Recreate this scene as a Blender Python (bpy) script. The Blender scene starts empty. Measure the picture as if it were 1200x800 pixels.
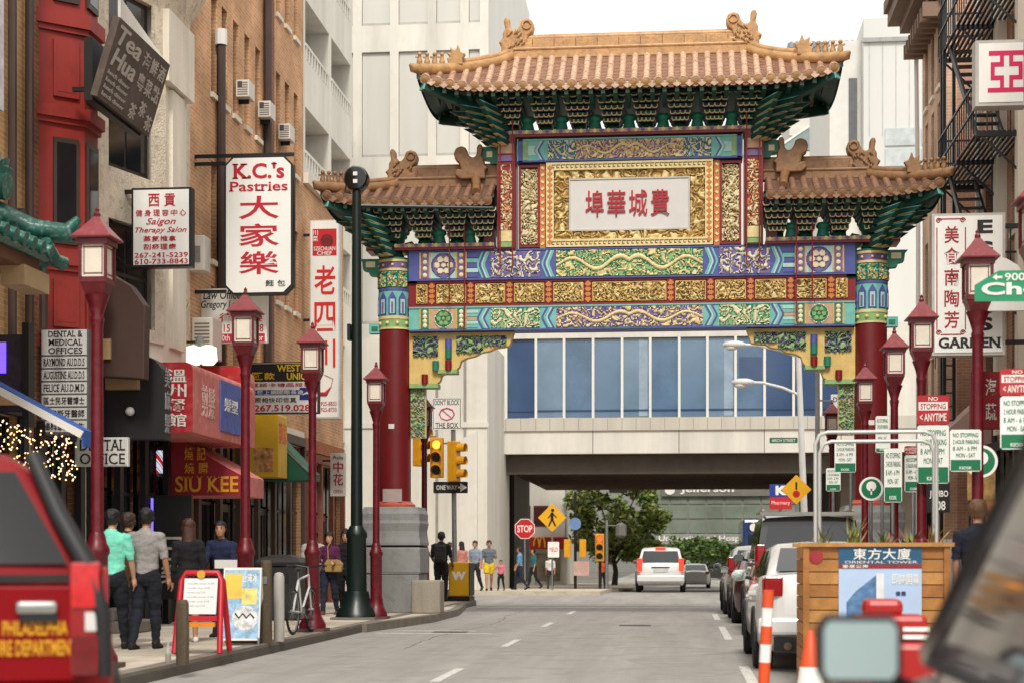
import bpy, bmesh, math, random
from mathutils import Vector, Matrix, Euler, noise
R = math.radians
rnd = random.Random(7)
scene = bpy.context.scene
COL = scene.collection

# ------------------------------------------------------------------ camera
FPX, HOR, CAMH = 2000.0, 652.0, 1.30          # focal length in 1200-px units, horizon row, eye height
YAW = math.atan(0.1); CY, SY = math.cos(YAW), math.sin(YAW)
cam = bpy.data.cameras.new('camera'); camo = bpy.data.objects.new('camera', cam); COL.objects.link(camo)
camo.location = (0, 0, CAMH); camo.rotation_euler = (R(90), 0, YAW)
cam.sensor_width = 36; cam.lens = 36 * FPX / 1200; cam.shift_y = (HOR - 400) / 1200
cam.clip_start = 0.1; cam.clip_end = 3000
cam.dof.use_dof = True; cam.dof.focus_distance = 33; cam.dof.aperture_fstop = 2.2
scene.camera = camo
# ------------------------------------------------------------------ sky, sun, exposure
SUN_EL, SUN_AZ = R(48), R(173)                # veiled sun behind the camera, slightly to the right of the street
world = bpy.data.worlds.new('World'); scene.world = world; world.use_nodes = True
nt = world.node_tree; nt.nodes.clear()
wo = nt.nodes.new('ShaderNodeOutputWorld'); bg = nt.nodes.new('ShaderNodeBackground')
sk = nt.nodes.new('ShaderNodeTexSky'); sk.sky_type = 'NISHITA'; sk.sun_disc = False
sk.sun_elevation = SUN_EL; sk.sun_rotation = SUN_AZ; sk.air_density = 1.0; sk.dust_density = 4
hs = nt.nodes.new('ShaderNodeHueSaturation'); hs.inputs['Saturation'].default_value = 0.25
mx = nt.nodes.new('ShaderNodeMix'); mx.data_type = 'RGBA'; mx.inputs[0].default_value = 0.93
mx.inputs[7].default_value = (8.6, 8.45, 8.1, 1)           # bright even cloud cover
bg.inputs['Strength'].default_value = 0.1
nt.links.new(sk.outputs[0], hs.inputs['Color']); nt.links.new(hs.outputs[0], mx.inputs[6])
nt.links.new(mx.outputs[2], bg.inputs['Color']); nt.links.new(bg.outputs[0], wo.inputs[0])
sl = bpy.data.lights.new('sun', 'SUN'); sl.energy = 1.8; sl.angle = R(13); sl.color = (1, .95, .86)
so = bpy.data.objects.new('sun', sl); COL.objects.link(so)
# sun_rotation 0 = +Y, clockwise seen from above
sdir = Vector((math.sin(SUN_AZ) * math.cos(SUN_EL), math.cos(SUN_AZ) * math.cos(SUN_EL), math.sin(SUN_EL)))
so.rotation_euler = sdir.to_track_quat('Z', 'Y').to_euler(); so.location = (0, -10, 40)
vs = scene.view_settings; vs.view_transform = 'Standard'; vs.look = 'None'; vs.gamma = 1; vs.exposure = 0.6
vs.use_curve_mapping = False
scene.cycles.max_bounces = 6; scene.cycles.diffuse_bounces = 3; scene.cycles.glossy_bounces = 3
scene.cycles.transmission_bounces = 4; scene.cycles.transparent_max_bounces = 6
scene.cycles.sample_clamp_indirect = 4; scene.cycles.use_denoising = True

# ------------------------------------------------------------------ measuring helpers (photo rows/columns -> metres on a known plane)
def dep(x, y): return -x * SY + y * CY
def wx(u, y): t = (u - 600) / FPX; return y * (t * CY - SY) / (CY + t * SY)
def wy(u, x): t = (u - 600) / FPX; return x * (CY + t * SY) / (t * CY - SY)
def wz(v, x, y): return CAMH + (HOR - v) * dep(x, y) / FPX
def gz(y):                                    # the street falls away gently past the crossing
    t = max(0, min(1, (y - 57) / 40)); return -0.55 * t * t * (3 - 2 * t)
SW = 0.14                                     # pavement height

# ------------------------------------------------------------------ naming / tagging
def tag(o, label=None, cat=None, group=None, kind=None):
    if label: o['label'] = label
    if cat: o['category'] = cat
    if group: o['group'] = group
    if kind: o['kind'] = kind
    return o
def thing(name, label, cat, loc=(0, 0, 0), rz=0.0, group=None):
    o = bpy.data.objects.new(name, None); o.empty_display_size = .2; COL.objects.link(o)
    o.location = loc; o.rotation_euler = (0, 0, rz)
    return tag(o, label, cat, group)
def part(name, mesh, parent, loc=(0, 0, 0), rot=(0, 0, 0), sc=(1, 1, 1)):
    o = bpy.data.objects.new(name, mesh); COL.objects.link(o); o.parent = parent
    o.location = loc; o.rotation_euler = rot; o.scale = sc
    return o
def copy_tree(o, parent=None):
    c = o.copy(); COL.objects.link(c); c.parent = parent
    for ch in list(o.children): copy_tree(ch, c)
    return c
def dup(o, loc, rz, label, sc=None):
    c = copy_tree(o); c.location = loc; c.rotation_euler = (0, 0, rz); c['label'] = label
    if sc: c.scale = sc
    return c

# ------------------------------------------------------------------ mesh builder
class MB:
    def __init__(s): s.v = []; s.f = []; s.m = []; s.k = 0
    def mat(s, k): s.k = k; return s
    def add(s, vs_, fs):
        b = len(s.v); s.v += [tuple(p) for p in vs_]
        for f in fs: s.f.append(tuple(i + b for i in f)); s.m.append(s.k)
        return s
    def box(s, x0, x1, y0, y1, z0, z1):
        return s.add([(x, y, z) for z in (z0, z1) for y in (y0, y1) for x in (x0, x1)],
                     [(0, 2, 3, 1), (4, 5, 7, 6), (0, 1, 5, 4), (2, 6, 7, 3), (0, 4, 6, 2), (1, 3, 7, 5)])
    def cb(s, c, d, m=None):                  # box by centre and size, optional matrix about the centre
        P = [Vector((sx * d[0] / 2, sy * d[1] / 2, sz * d[2] / 2)) for sz in (-1, 1) for sy in (-1, 1) for sx in (-1, 1)]
        if m is not None: P = [m @ p for p in P]
        return s.add([Vector(c) + p for p in P], [(0, 2, 3, 1), (4, 5, 7, 6), (0, 1, 5, 4), (2, 6, 7, 3), (0, 4, 6, 2), (1, 3, 7, 5)])
    def bar(s, a, b, w, h=None, up=(0, 0, 1)):
        a, b = Vector(a), Vector(b); h = h or w; d = b - a; L = d.length; d.normalize()
        u = Vector(up)
        if abs(d.dot(u)) > .98: u = Vector((1, 0, 0))
        r = d.cross(u).normalized(); u = r.cross(d)
        P = [p + r * (sx * w / 2) + u * (sz * h / 2) for p in (a, b) for sz in (-1, 1) for sx in (-1, 1)]
        return s.add(P, [(0, 2, 3, 1), (4, 5, 7, 6), (0, 1, 5, 4), (2, 6, 7, 3), (0, 4, 6, 2), (1, 3, 7, 5)])
    def prism(s, pts, ax, a0, a1):            # extrude a 2-D outline along an axis ('x': pts are (y,z); 'y': (x,z); 'z': (x,y))
        n = len(pts)
        def P(p, a): return {'x': (a, p[0], p[1]), 'y': (p[0], a, p[1]), 'z': (p[0], p[1], a)}[ax]
        V = [P(p, a0) for p in pts] + [P(p, a1) for p in pts]
        F = [(i, (i + 1) % n, n + (i + 1) % n, n + i) for i in range(n)] + [tuple(range(n - 1, -1, -1)), tuple(range(n, 2 * n))]
        return s.add(V, F)
    def cyl(s, a, b, r0, r1=None, n=12, caps=True):
        return s.tube([a, b], [r0, r0 if r1 is None else r1], n, caps)
    def tube(s, path, r, n=8, caps=True, closed=False):
        path = [Vector(p) for p in path]; k = len(path)
        rr = r if isinstance(r, (list, tuple)) else [r] * k
        base = len(s.v); V = []; F = []; ref = None
        for i, p in enumerate(path):
            if closed: d = path[(i + 1) % k] - path[i - 1]
            else: d = path[min(i + 1, k - 1)] - path[max(i - 1, 0)]
            if d.length < 1e-9: d = Vector((0, 0, 1))
            d.normalize()
            if ref is None: ref = Vector((0, 0, 1)) if abs(d.z) < .9 else Vector((1, 0, 0))
            u = ref - d * ref.dot(d)
            if u.length < 1e-6: u = d.orthogonal()
            u.normalize(); w = d.cross(u); ref = u
            for j in range(n):
                a = 2 * math.pi * j / n; V.append(p + u * (math.cos(a) * rr[i]) + w * (math.sin(a) * rr[i]))
        m = k if closed else k - 1
        for i in range(m):
            for j in range(n):
                i2 = (i + 1) % k
                F.append((i * n + j, i * n + (j + 1) % n, i2 * n + (j + 1) % n, i2 * n + j))
        if caps and not closed: F += [tuple(range(n - 1, -1, -1)), tuple(range((k - 1) * n, k * n))]
        return s.add(V, F)
    def lathe(s, prof, n=16, c=(0, 0, 0), caps=True):
        V = []; F = []; k = len(prof)
        for r, z in prof:
            for j in range(n):
                a = 2 * math.pi * j / n; V.append((c[0] + r * math.cos(a), c[1] + r * math.sin(a), c[2] + z))
        for i in range(k - 1):
            for j in range(n): F.append((i * n + j, i * n + (j + 1) % n, (i + 1) * n + (j + 1) % n, (i + 1) * n + j))
        if caps: F += [tuple(range(n - 1, -1, -1)), tuple(range((k - 1) * n, k * n))]
        return s.add(V, F)
    def sphere(s, c, r, nu=12, nv=8, sc=(1, 1, 1)):
        V = [(c[0], c[1], c[2] - r * sc[2])]; F = []
        for i in range(1, nv):
            t = math.pi * i / nv
            for j in range(nu):
                a = 2 * math.pi * j / nu
                V.append((c[0] + r * sc[0] * math.sin(t) * math.cos(a), c[1] + r * sc[1] * math.sin(t) * math.sin(a), c[2] - r * sc[2] * math.cos(t)))
        V.append((c[0], c[1], c[2] + r * sc[2])); L = len(V) - 1
        for j in range(nu):
            F.append((0, 1 + (j + 1) % nu, 1 + j)); F.append((L, L - nu + j, L - nu + (j + 1) % nu))
        for i in range(nv - 2):
            for j in range(nu):
                a = 1 + i * nu; F.append((a + j, a + (j + 1) % nu, a + nu + (j + 1) % nu, a + nu + j))
        return s.add(V, F)
    def loft(s, rings, caps=True, closed=True):
        n = len(rings[0]); V = [p for r in rings for p in r]; F = []
        for i in range(len(rings) - 1):
            for j in range(n if closed else n - 1):
                F.append((i * n + j, i * n + (j + 1) % n, (i + 1) * n + (j + 1) % n, (i + 1) * n + j))
        if caps and closed: F += [tuple(range(n - 1, -1, -1)), tuple(range((len(rings) - 1) * n, len(rings) * n))]
        return s.add(V, F)
    def grid(s, fn, nu, nv):                  # fn(u,v in 0..1) -> point
        V = [fn(i / nu, j / nv) for j in range(nv + 1) for i in range(nu + 1)]
        F = [(j * (nu + 1) + i, j * (nu + 1) + i + 1, (j + 1) * (nu + 1) + i + 1, (j + 1) * (nu + 1) + i) for j in range(nv) for i in range(nu)]
        return s.add(V, F)
    def xf(s, M, start=0):
        for i in range(start, len(s.v)): s.v[i] = tuple(M @ Vector(s.v[i]))
        return s
    def mesh(s, name, mats, smooth=False):
        me = bpy.data.meshes.new(name); me.from_pydata(s.v, [], s.f)
        for m in (mats if isinstance(mats, (list, tuple)) else [mats]): me.materials.append(m)
        if len(me.materials) > 1: me.polygons.foreach_set('material_index', s.m)
        bm = bmesh.new(); bm.from_mesh(me); bmesh.ops.recalc_face_normals(bm, faces=bm.faces); bm.to_mesh(me); bm.free()
        if smooth:
            me.polygons.foreach_set('use_smooth', [True] * len(me.polygons))
            if smooth is not True: me.set_sharp_from_angle(angle=R(smooth))
        me.update(); return me
    def build(s, name, mats, parent=None, loc=(0, 0, 0), rot=(0, 0, 0), smooth=False, bevel=0, seg=2):
        o = part(name, s.mesh(name, mats, smooth), parent, loc, rot)
        if bevel:
            b = o.modifiers.new('bevel', 'BEVEL'); b.width = bevel; b.segments = seg; b.limit_method = 'ANGLE'; b.angle_limit = R(35)
        return o
def B(*a): return MB().box(*a)

# ------------------------------------------------------------------ materials
def lin(c):
    return tuple(((x / 255) / 12.92 if x / 255 <= .04045 else ((x / 255 + .055) / 1.055) ** 2.4) for x in c)
MATS = {}
def M(name, rgb, rough=.6, metal=0.0, var=.15, scale=2.0, bump=0.0, bscale=30, streak=0.0, coat=0.0, emit=0.0, alpha=None, spec=.5, trans=0, dirt=None, dirtamt=0.0):
    if name in MATS: return MATS[name]
    m = bpy.data.materials.new(name); m.use_nodes = True; MATS[name] = m
    n = m.node_tree.nodes; L = m.node_tree.links; b = n['Principled BSDF']
    col = lin(rgb); b.inputs['Roughness'].default_value = rough; b.inputs['Metallic'].default_value = metal
    b.inputs['Specular IOR Level'].default_value = spec; b.inputs['Coat Weight'].default_value = coat
    if trans: b.inputs['Transmission Weight'].default_value = trans
    b.inputs['Base Color'].default_value = (*col, 1); m.diffuse_color = (*col, 1)
    g = n.new('ShaderNodeNewGeometry')
    if var > 0:
        t = n.new('ShaderNodeTexNoise'); t.inputs['Scale'].default_value = scale; t.inputs['Detail'].default_value = 5; t.inputs['Roughness'].default_value = .65
        mp = n.new('ShaderNodeMapping'); mp.inputs['Scale'].default_value = (1, 1, 1 if not streak else .12)
        L.new(g.outputs['Position'], mp.inputs[0]); L.new(mp.outputs[0], t.inputs['Vector'])
        cr = n.new('ShaderNodeValToRGB'); cr.color_ramp.elements[0].position = .28; cr.color_ramp.elements[1].position = .74
        lo = tuple(max(0, c * (1 - var * (1.6 if not streak else 1 + streak))) for c in col); hi = tuple(min(.95, c * (1 + var)) for c in col)
        cr.color_ramp.elements[0].color = (*lo, 1); cr.color_ramp.elements[1].color = (*hi, 1)
        L.new(t.outputs['Fac'], cr.inputs[0]); out = cr.outputs[0]
        if dirt is not None:
            t3 = n.new('ShaderNodeTexNoise'); t3.inputs['Scale'].default_value = scale * 2.7; t3.inputs['Detail'].default_value = 6; L.new(g.outputs['Position'], t3.inputs['Vector'])
            r3 = n.new('ShaderNodeValToRGB'); r3.color_ramp.elements[0].position = .52; r3.color_ramp.elements[1].position = .68
            r3.color_ramp.elements[1].color = (dirtamt,) * 3 + (1,); L.new(t3.outputs['Fac'], r3.inputs[0])
            mm = n.new('ShaderNodeMix'); mm.data_type = 'RGBA'; L.new(r3.outputs[0], mm.inputs[0]); L.new(out, mm.inputs[6]); mm.inputs[7].default_value = (*lin(dirt), 1); out = mm.outputs[2]
        L.new(out, b.inputs['Base Color'])
    if bump > 0:
        t2 = n.new('ShaderNodeTexNoise'); t2.inputs['Scale'].default_value = bscale; t2.inputs['Detail'].default_value = 4
        L.new(g.outputs['Position'], t2.inputs['Vector'])
        bp = n.new('ShaderNodeBump'); bp.inputs['Strength'].default_value = bump; bp.inputs['Distance'].default_value = .02
        L.new(t2.outputs['Fac'], bp.inputs['Height']); L.new(bp.outputs[0], b.inputs['Normal'])
    if emit: b.inputs['Emission Color'].default_value = (*col, 1); b.inputs['Emission Strength'].default_value = emit
    if alpha is not None: b.inputs['Alpha'].default_value = alpha
    return m
def brick_mat(name, c1, c2, mortar, bw=.21, bh=.075, dark=None):
    if name in MATS: return MATS[name]
    m = bpy.data.materials.new(name); m.use_nodes = True; MATS[name] = m
    n = m.node_tree.nodes; L = m.node_tree.links; b = n['Principled BSDF']; b.inputs['Roughness'].default_value = .85
    g = n.new('ShaderNodeNewGeometry'); sp = n.new('ShaderNodeSeparateXYZ'); L.new(g.outputs['Position'], sp.inputs[0])
    ad = n.new('ShaderNodeMath'); ad.operation = 'ADD'; L.new(sp.outputs[0], ad.inputs[0]); L.new(sp.outputs[1], ad.inputs[1])
    cb = n.new('ShaderNodeCombineXYZ'); L.new(ad.outputs[0], cb.inputs[0]); L.new(sp.outputs[2], cb.inputs[1])
    br = n.new('ShaderNodeTexBrick'); br.inputs['Scale'].default_value = 1; br.inputs['Brick Width'].default_value = bw; br.inputs['Row Height'].default_value = bh
    br.inputs['Mortar Size'].default_value = .008; br.inputs['Color1'].default_value = (*lin(c1), 1); br.inputs['Color2'].default_value = (*lin(c2), 1); br.inputs['Mortar'].default_value = (*lin(mortar), 1)
    L.new(cb.outputs[0], br.inputs['Vector'])
    t = n.new('ShaderNodeTexNoise'); t.inputs['Scale'].default_value = .9; t.inputs['Detail'].default_value = 6; L.new(g.outputs['Position'], t.inputs['Vector'])
    cr = n.new('ShaderNodeValToRGB'); cr.color_ramp.elements[0].position = .3; cr.color_ramp.elements[1].position = .7
    cr.color_ramp.elements[0].color = (.62, .6, .58, 1); cr.color_ramp.elements[1].color = (1.12, 1.1, 1.08, 1); L.new(t.outputs['Fac'], cr.inputs[0])
    mm = n.new('ShaderNodeMix'); mm.data_type = 'RGBA'; mm.blend_type = 'MULTIPLY'; mm.inputs[0].default_value = 1
    L.new(br.outputs['Color'], mm.inputs[6]); L.new(cr.outputs[0], mm.inputs[7]); L.new(mm.outputs[2], b.inputs['Base Color'])
    bp = n.new('ShaderNodeBump'); bp.inputs['Strength'].default_value = .7; bp.inputs['Distance'].default_value = .01; bp.invert = True
    L.new(br.outputs['Fac'], bp.inputs['Height']); L.new(bp.outputs[0], b.inputs['Normal'])
    return m
GLASS_DARK = M('dark window glass', (26, 30, 34), .08, var=.3, scale=1.2, spec=.6)
BLACK = M('black painted steel', (22, 22, 24), .45, var=.2, scale=8)
WHITE = M('white enamel', (226, 224, 218), .45, var=.05, scale=3, streak=.5)
STEEL = M('galvanised steel', (150, 152, 152), .42, .7, var=.15, scale=9)
RED_INK = M('red lettering', (186, 16, 44), .5, var=.06)
BLACK_INK = M('black lettering', (28, 26, 28), .5, var=.06)
WHITE_INK = M('white lettering', (232, 230, 224), .5, var=.04)
GOLD_INK = M('golden lettering', (222, 160, 34), .45, var=.1)

# ------------------------------------------------------------------ lettering
_tc = {}
def _cover(me, yy):                            # stretches of x that the glyphs cover at height yy
    iv = []
    for p in me.polygons:
        if abs(p.normal.z) < .5: continue
        P = [me.vertices[i].co for i in p.vertices]; xs = []
        for a, b in zip(P, P[1:] + P[:1]):
            if (a.y - yy) * (b.y - yy) < 0: xs.append(a.x + (b.x - a.x) * (yy - a.y) / (b.y - a.y))
        if len(xs) >= 2: iv.append((min(xs), max(xs)))
    iv.sort(); out = []
    for a, b in iv:
        if out and a <= out[-1][1] + .004: out[-1][1] = max(out[-1][1], b)
        else: out.append([a, b])
    return out
def _cover_hit(me, a, b, yy): return any(c < b and d > a for c, d in _cover(me, yy))
def text_mesh(body, bold=0.0, depth=.004, shear=0.0, serif=False):
    key = (body, bold, depth, shear, serif)
    if key in _tc: return _tc[key]
    c = bpy.data.curves.new('lettering', 'FONT'); c.body = body; c.size = 1; c.offset = bold; c.extrude = depth; c.shear = shear
    c.align_x = 'LEFT'; c.resolution_u = 3
    o = bpy.data.objects.new('tmp_lettering', c)
    me = bpy.data.meshes.new_from_object(o)
    bpy.data.objects.remove(o); bpy.data.curves.remove(c)
    if serif:
        bm = bmesh.new(); bm.from_mesh(me); H_ = text_mesh('H', bold)[4]; X_ = text_mesh('x', bold)[4]
        for yb, dy in ((-bold, 1), (H_, -1), (X_, -1)):
            for a, b in _cover(me, yb + dy * .03):
                if b - a < .24 and (dy < 0 or _cover_hit(me, a, b, .2)) and (dy > 0 or _cover_hit(me, a, b, yb - .2)) and not (yb == X_ and _cover_hit(me, a, b, X_ + .06)):
                    y0, y1 = sorted((yb - (.0 if dy > 0 else .0), yb + dy * .06)); pts = [(a - .06, y0), (b + .06, y0), (b + .06, y1), (a - .06, y1)]
                    f = [bm.verts.new((x, y, z)) for z in (-depth, depth) for x, y in pts]
                    for q in ((0, 1, 2, 3), (4, 5, 6, 7), (0, 1, 5, 4), (1, 2, 6, 5), (2, 3, 7, 6), (3, 0, 4, 7)): bm.faces.new([f[i] for i in q])
        bm.to_mesh(me); bm.free()
    xs = [v.co.x for v in me.vertices] or [0, 1]; ys = [v.co.y for v in me.vertices] or [0, 1]
    _tc[key] = (me, min(xs), max(xs), min(ys), max(ys)); return _tc[key]
def text(body, parent, rect, mat, y=-.01, bold=0.0, face='-y', depth=.004, shear=0.0, fit=True, name='lettering', serif=False):
    """Fit the words into rect (x0,x1,z0,z1) of the parent's local front (facing -y) or, for face '+x', (y0,y1,z0,z1)."""
    if any(ord(ch) > 0x2e80 for ch in body): bold = min(bold, .011)
    me0, a, b_, c, d = text_mesh(body, bold, depth, shear, serif)
    me = me0.copy(); me.materials.clear(); me.materials.append(mat)
    x0, x1, z0, z1 = rect; sx = (x1 - x0) / max(1e-6, b_ - a); sz = (z1 - z0) / max(1e-6, d - c)
    if not fit:
        s_ = min(sx, sz); cx, cz = (x0 + x1) / 2, (z0 + z1) / 2
        x0, z0 = cx - s_ * (b_ - a) / 2, cz - s_ * (d - c) / 2; sx = sz = s_
    for v in me.vertices:
        X = x0 + (v.co.x - a) * sx; Z = z0 + (v.co.y - c) * sz; D = v.co.z
        if face == '-y': v.co = (X, y - D, Z)
        else: v.co = (y + D, X, Z)
    return part(name, me, parent)
def vtext(chars, parent, rect, mat, y=-.01, bold=.01, gap=.12, **k):  # characters stacked downwards
    x0, x1, z0, z1 = rect; n = len(chars); h = (z1 - z0) / n
    for i, ch in enumerate(chars):
        text(ch, parent, (x0, x1, z1 - (i + 1) * h + h * gap / 2, z1 - i * h - h * gap / 2), mat, y, bold, **k)
def htext(chars, parent, rect, mat, y=-.01, bold=.01, gap=.12, **k):
    x0, x1, z0, z1 = rect; n = len(chars); w = (x1 - x0) / n
    for i, ch in enumerate(chars):
        text(ch, parent, (x0 + i * w + w * gap / 2, x0 + (i + 1) * w - w * gap / 2, z0, z1), mat, y, bold, **k)
# ================================================================== SETTING
ASPHALT = M('worn asphalt', (158, 154, 149), .9, var=.16, scale=.7, bump=.5, bscale=60, dirt=(132, 128, 123), dirtamt=.6)
for n_ in ASPHALT.node_tree.nodes:
    if n_.type == 'MAPPING': n_.inputs['Scale'].default_value = (2.2, .16, 1)
CONC = M('pavement concrete', (200, 189, 171), .9, var=.14, scale=1.1, bump=.35, bscale=40, dirt=(150, 139, 124), dirtamt=.55)
KERB = M('kerb granite', (128, 120, 110), .85, var=.22, scale=2.5, bump=.4, bscale=30)
PAINT = M('worn road paint', (214, 212, 205), .8, var=.16, scale=9, dirt=(140, 135, 130), dirtamt=.95)
KX, RKX, FL, FR = -5.5, 2.95, -9.0, 6.5        # kerbs and building lines
XS0, XS1 = 46.0, 57.5                          # the cross street
def strip(x0, x1, ys, dz=0.0):
    m = MB(); V = []; F = []
    for y in ys: V += [(x0, y, gz(y) + dz), (x1, y, gz(y) + dz)]
    for i in range(len(ys) - 1): F.append((2 * i, 2 * i + 1, 2 * i + 3, 2 * i + 2))
    return m.add(V, F)
ys_all = [-60, -20, 0, 20, 40, 57] + [57 + 2 * i for i in range(1, 21)] + [120, 160, 240, 400, 900]
tag(strip(-700, 700, ys_all, -.03).build('ground', M('far ground', (112, 108, 102), .95, var=.2, scale=.2)), kind='structure')
road = tag(strip(KX, RKX, ys_all, 0).build('road', ASPHALT), kind='structure')
tag(MB().add([(-90, XS0, -.004), (KX, XS0, -.004), (KX, XS1, -.004), (-90, XS1, -.004)], [(0, 1, 2, 3)]).add([(RKX, XS0, -.004), (90, XS0, -.004), (90, XS1, -.004), (RKX, XS1, -.004)], [(0, 1, 2, 3)]).build('cross_street', ASPHALT), kind='structure')
# painted lines
for y0 in (8, 17.6, 24.6, 31.6, 38.6):
    B(-2.63, -2.52, y0, y0 + 2.1, .002, .004).build('lane_dash', PAINT, road)
for y0, y1 in ((12, 20.4), (27.0, 32.0), (35.5, 39.0)):
    B(.66, .78, y0, y1, .002, .004).build('parking_line', PAINT, road)
B(-5.2, -3.2, 28.6, 28.75, .002, .004).build('faded_road_mark', PAINT, road)
B(-4.9, -3.6, 29.6, 29.74, .002, .004).build('faded_road_mark', PAINT, road)
B(-5.3, 2.7, 43.6, 43.95, .002, .004).build('stop_line', PAINT, road)
for k in range(2): B(-5.3, 2.7, 44.8 + 2.6 * k * 0 + k * .95, 44.95 + k * .95, .002, .004).build('crosswalk_line', PAINT, road)
for xx in (-4.0, -.9, 1.9): B(xx - .3, xx + .3, 33 + xx, 33.7 + xx, .001, .003).build('asphalt_patch', M('asphalt patch', (88, 85, 83), .9, var=.15, scale=3, bump=.4), road)

CRK = M('tar seal', (108, 104, 101), .7, var=.2)
for k, (x0, y0, x1, y1) in enumerate(((-3.9, 24, -3.7, 41), (-5.2, 33.0, 1.8, 32.4), (-4.6, 40.2, 2.4, 40.6))):
    rk = random.Random(k); n_ = 40; V = []; F = []
    for i in range(n_ + 1):
        f = i / n_; p = Vector((x0 + (x1 - x0) * f, y0 + (y1 - y0) * f, .0025)); d = Vector((y0 - y1, x1 - x0, 0)).normalized(); p += d * (rk.uniform(-.05, .05) + .12 * math.sin(f * 9 + k)); w = rk.uniform(.006, .016); V += [p - d * w, p + d * w]
    for i in range(n_): F.append((2 * i, 2 * i + 1, 2 * i + 3, 2 * i + 2))
    MB().add(V, F).build('tar_seal_line', CRK, road)
for k in range(5):
    rk = random.Random(50 + k); x, y = rk.uniform(-4.5, .2), rk.uniform(18, 42); pts = [(x + rk.uniform(.3, .6) * math.cos(a * .7), y + rk.uniform(.6, 1.4) * math.sin(a * .7)) for a in range(9)]
    MB().prism(pts, 'z', .0005, .0018).build('worn_patch', M('worn pale asphalt', (150, 146, 141), .9, var=.12, scale=3, bump=.4), road)
def pavement(name, x0, x1, y0, y1, kerb_x, slab_w=1.17, slab_l=1.5, first=6.0):
    p = tag(B(x0, x1, y0, y1, -.3, SW - .035).build(name, M('pavement bedding', (96, 90, 82), .95)), kind='structure')
    nx = round((x1 - x0 - .2) / slab_w); w = (x1 - x0 - .2) / nx; xa = x0 if kerb_x == x1 else x0 + .2
    ms = [None, None, None]
    for k in range(3):
        q = MB().box(.006, w - .006, .006, slab_l - .006, -.05, 0)
        ms[k] = q.mesh('paving_slab', [CONC, M('pavement concrete light', (210, 199, 181), .9, var=.12, scale=1.4, bump=.3, dirt=(158, 147, 132), dirtamt=.5), M('pavement concrete dark', (186, 176, 160), .9, var=.14, scale=1.2, bump=.3, dirt=(140, 130, 116), dirtamt=.6)][k])
    y = y0
    while y < y1 - .1:
        L = min(slab_l, y1 - y)
        for i in range(nx):
            part('paving_slab', ms[rnd.choice((0, 0, 1, 2))], p, (xa + i * w, y, SW - rnd.uniform(0, .006)), (0, 0, 0), (1, L / slab_l, 1))
        y += slab_l
    kx0 = x1 - .2 if kerb_x == x1 else x0
    y = y0; km = MB().box(.003, .197, .004, 2.396, -.3, 0).mesh('kerb_stone', KERB)
    while y < y1 - .1:
        L = min(2.4, y1 - y); part('kerb_stone', km, p, (kx0, y, SW + .004 + rnd.uniform(-.004, .004)), (0, 0, 0), (1, L / 2.4, 1)); y += 2.4
    return p
pavement('left_pavement', FL - .6, KX, 6, XS0 - .6, KX)
pavement('right_pavement', RKX, FR + .6, 8, XS0 - .6, RKX, 1.3)
for nm, pts in (('left_kerb_bulge', [(KX - .001, 29.0), (KX + .25, 31.2), (KX + .5, 33.6), (KX + .5, 37.2), (KX + .3, 39.5), (KX - .001, 42.5)]), ('right_kerb_bulge', [(RKX + .001, 32.5), (RKX - .3, 34.2), (RKX - .3, 44.6), (RKX + .001, XS0 - .7)])):
    bo = tag(MB().prism(pts, 'z', -.3, SW - .002).build(nm, CONC), kind='structure'); q = pts if nm[0] == 'l' else pts
    for a_, b_ in zip(q[:-1], q[1:]):
        if abs(a_[1] - b_[1]) > .5: MB().bar((a_[0], a_[1], SW - .14), (b_[0], b_[1], SW - .14), .18, .30).build('kerb_stone', KERB, bo)
def far_pave(name, x0, x1, y0, y1):
    ys = [y0 + (y1 - y0) * i / 10 for i in range(11)]
    m = strip(x0, x1, ys, SW)
    for xx in (x0, x1):
        V = []; F = []
        for y in ys: V += [(xx, y, gz(y) + SW), (xx, y, gz(y) - .3)]
        for i in range(10): F.append((2 * i, 2 * i + 1, 2 * i + 3, 2 * i + 2))
        m.add(V, F)
    m.box(x0 + .01, x1 - .01, y0 - .02, y0, -.4, SW - .002)
    return tag(m.build(name, CONC), kind='structure')
far_pave('far_left_pavement', -12, -2.75, XS1, 112)
far_pave('far_right_pavement', RKX, 12, XS1, 108)
far_pave('left_corner_pavement', -60, KX - 4.1, XS1, XS1 + 2.2) if False else None
# ================================================================== CEREMONIAL GATE
GX, GY = -1.1, 35.6
gate = thing('ceremonial_gate', 'tall painted Chinese gate with tiled roofs spanning the street on red columns', 'gate', (GX, GY, 0))
COLRED = M('gate column red', (114, 24, 29), .42, var=.12, scale=1.3, streak=.4, bump=.15, bscale=8, dirt=(96, 20, 25), dirtamt=.5)
GRED = M('gate lacquer red', (132, 20, 26), .4, var=.14, scale=5)
GOLD = M('gate gold leaf', (214, 174, 92), .42, .25, var=.22, scale=9, bump=.3, bscale=60)
GOLDP = M('gate pale gold', (230, 210, 152), .5, .1, var=.14, scale=9, bump=.2, bscale=60)
GOLDD = M('gate recess brown', (92, 62, 26), .6, var=.2, scale=10)
ORNG = M('gate orange gold', (206, 128, 66), .5, .1, var=.16, scale=12)
GGREEN = M('gate green paint', (34, 124, 98), .5, var=.16, scale=6)
GDKGRN = M('gate bracket green', (18, 74, 64), .55, var=.2, scale=6)
GDKBLU = M('gate bracket blue', (26, 34, 78), .55, var=.2, scale=6)
GBLUE = M('gate royal blue', (78, 88, 158), .5, var=.14, scale=6)
GTEAL = M('gate teal', (116, 188, 178), .5, var=.12, scale=8)
GPALE = M('gate pale teal', (176, 214, 206), .5, var=.1, scale=8)
GPURP = M('gate violet', (122, 98, 146), .5, var=.14, scale=8)
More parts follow.
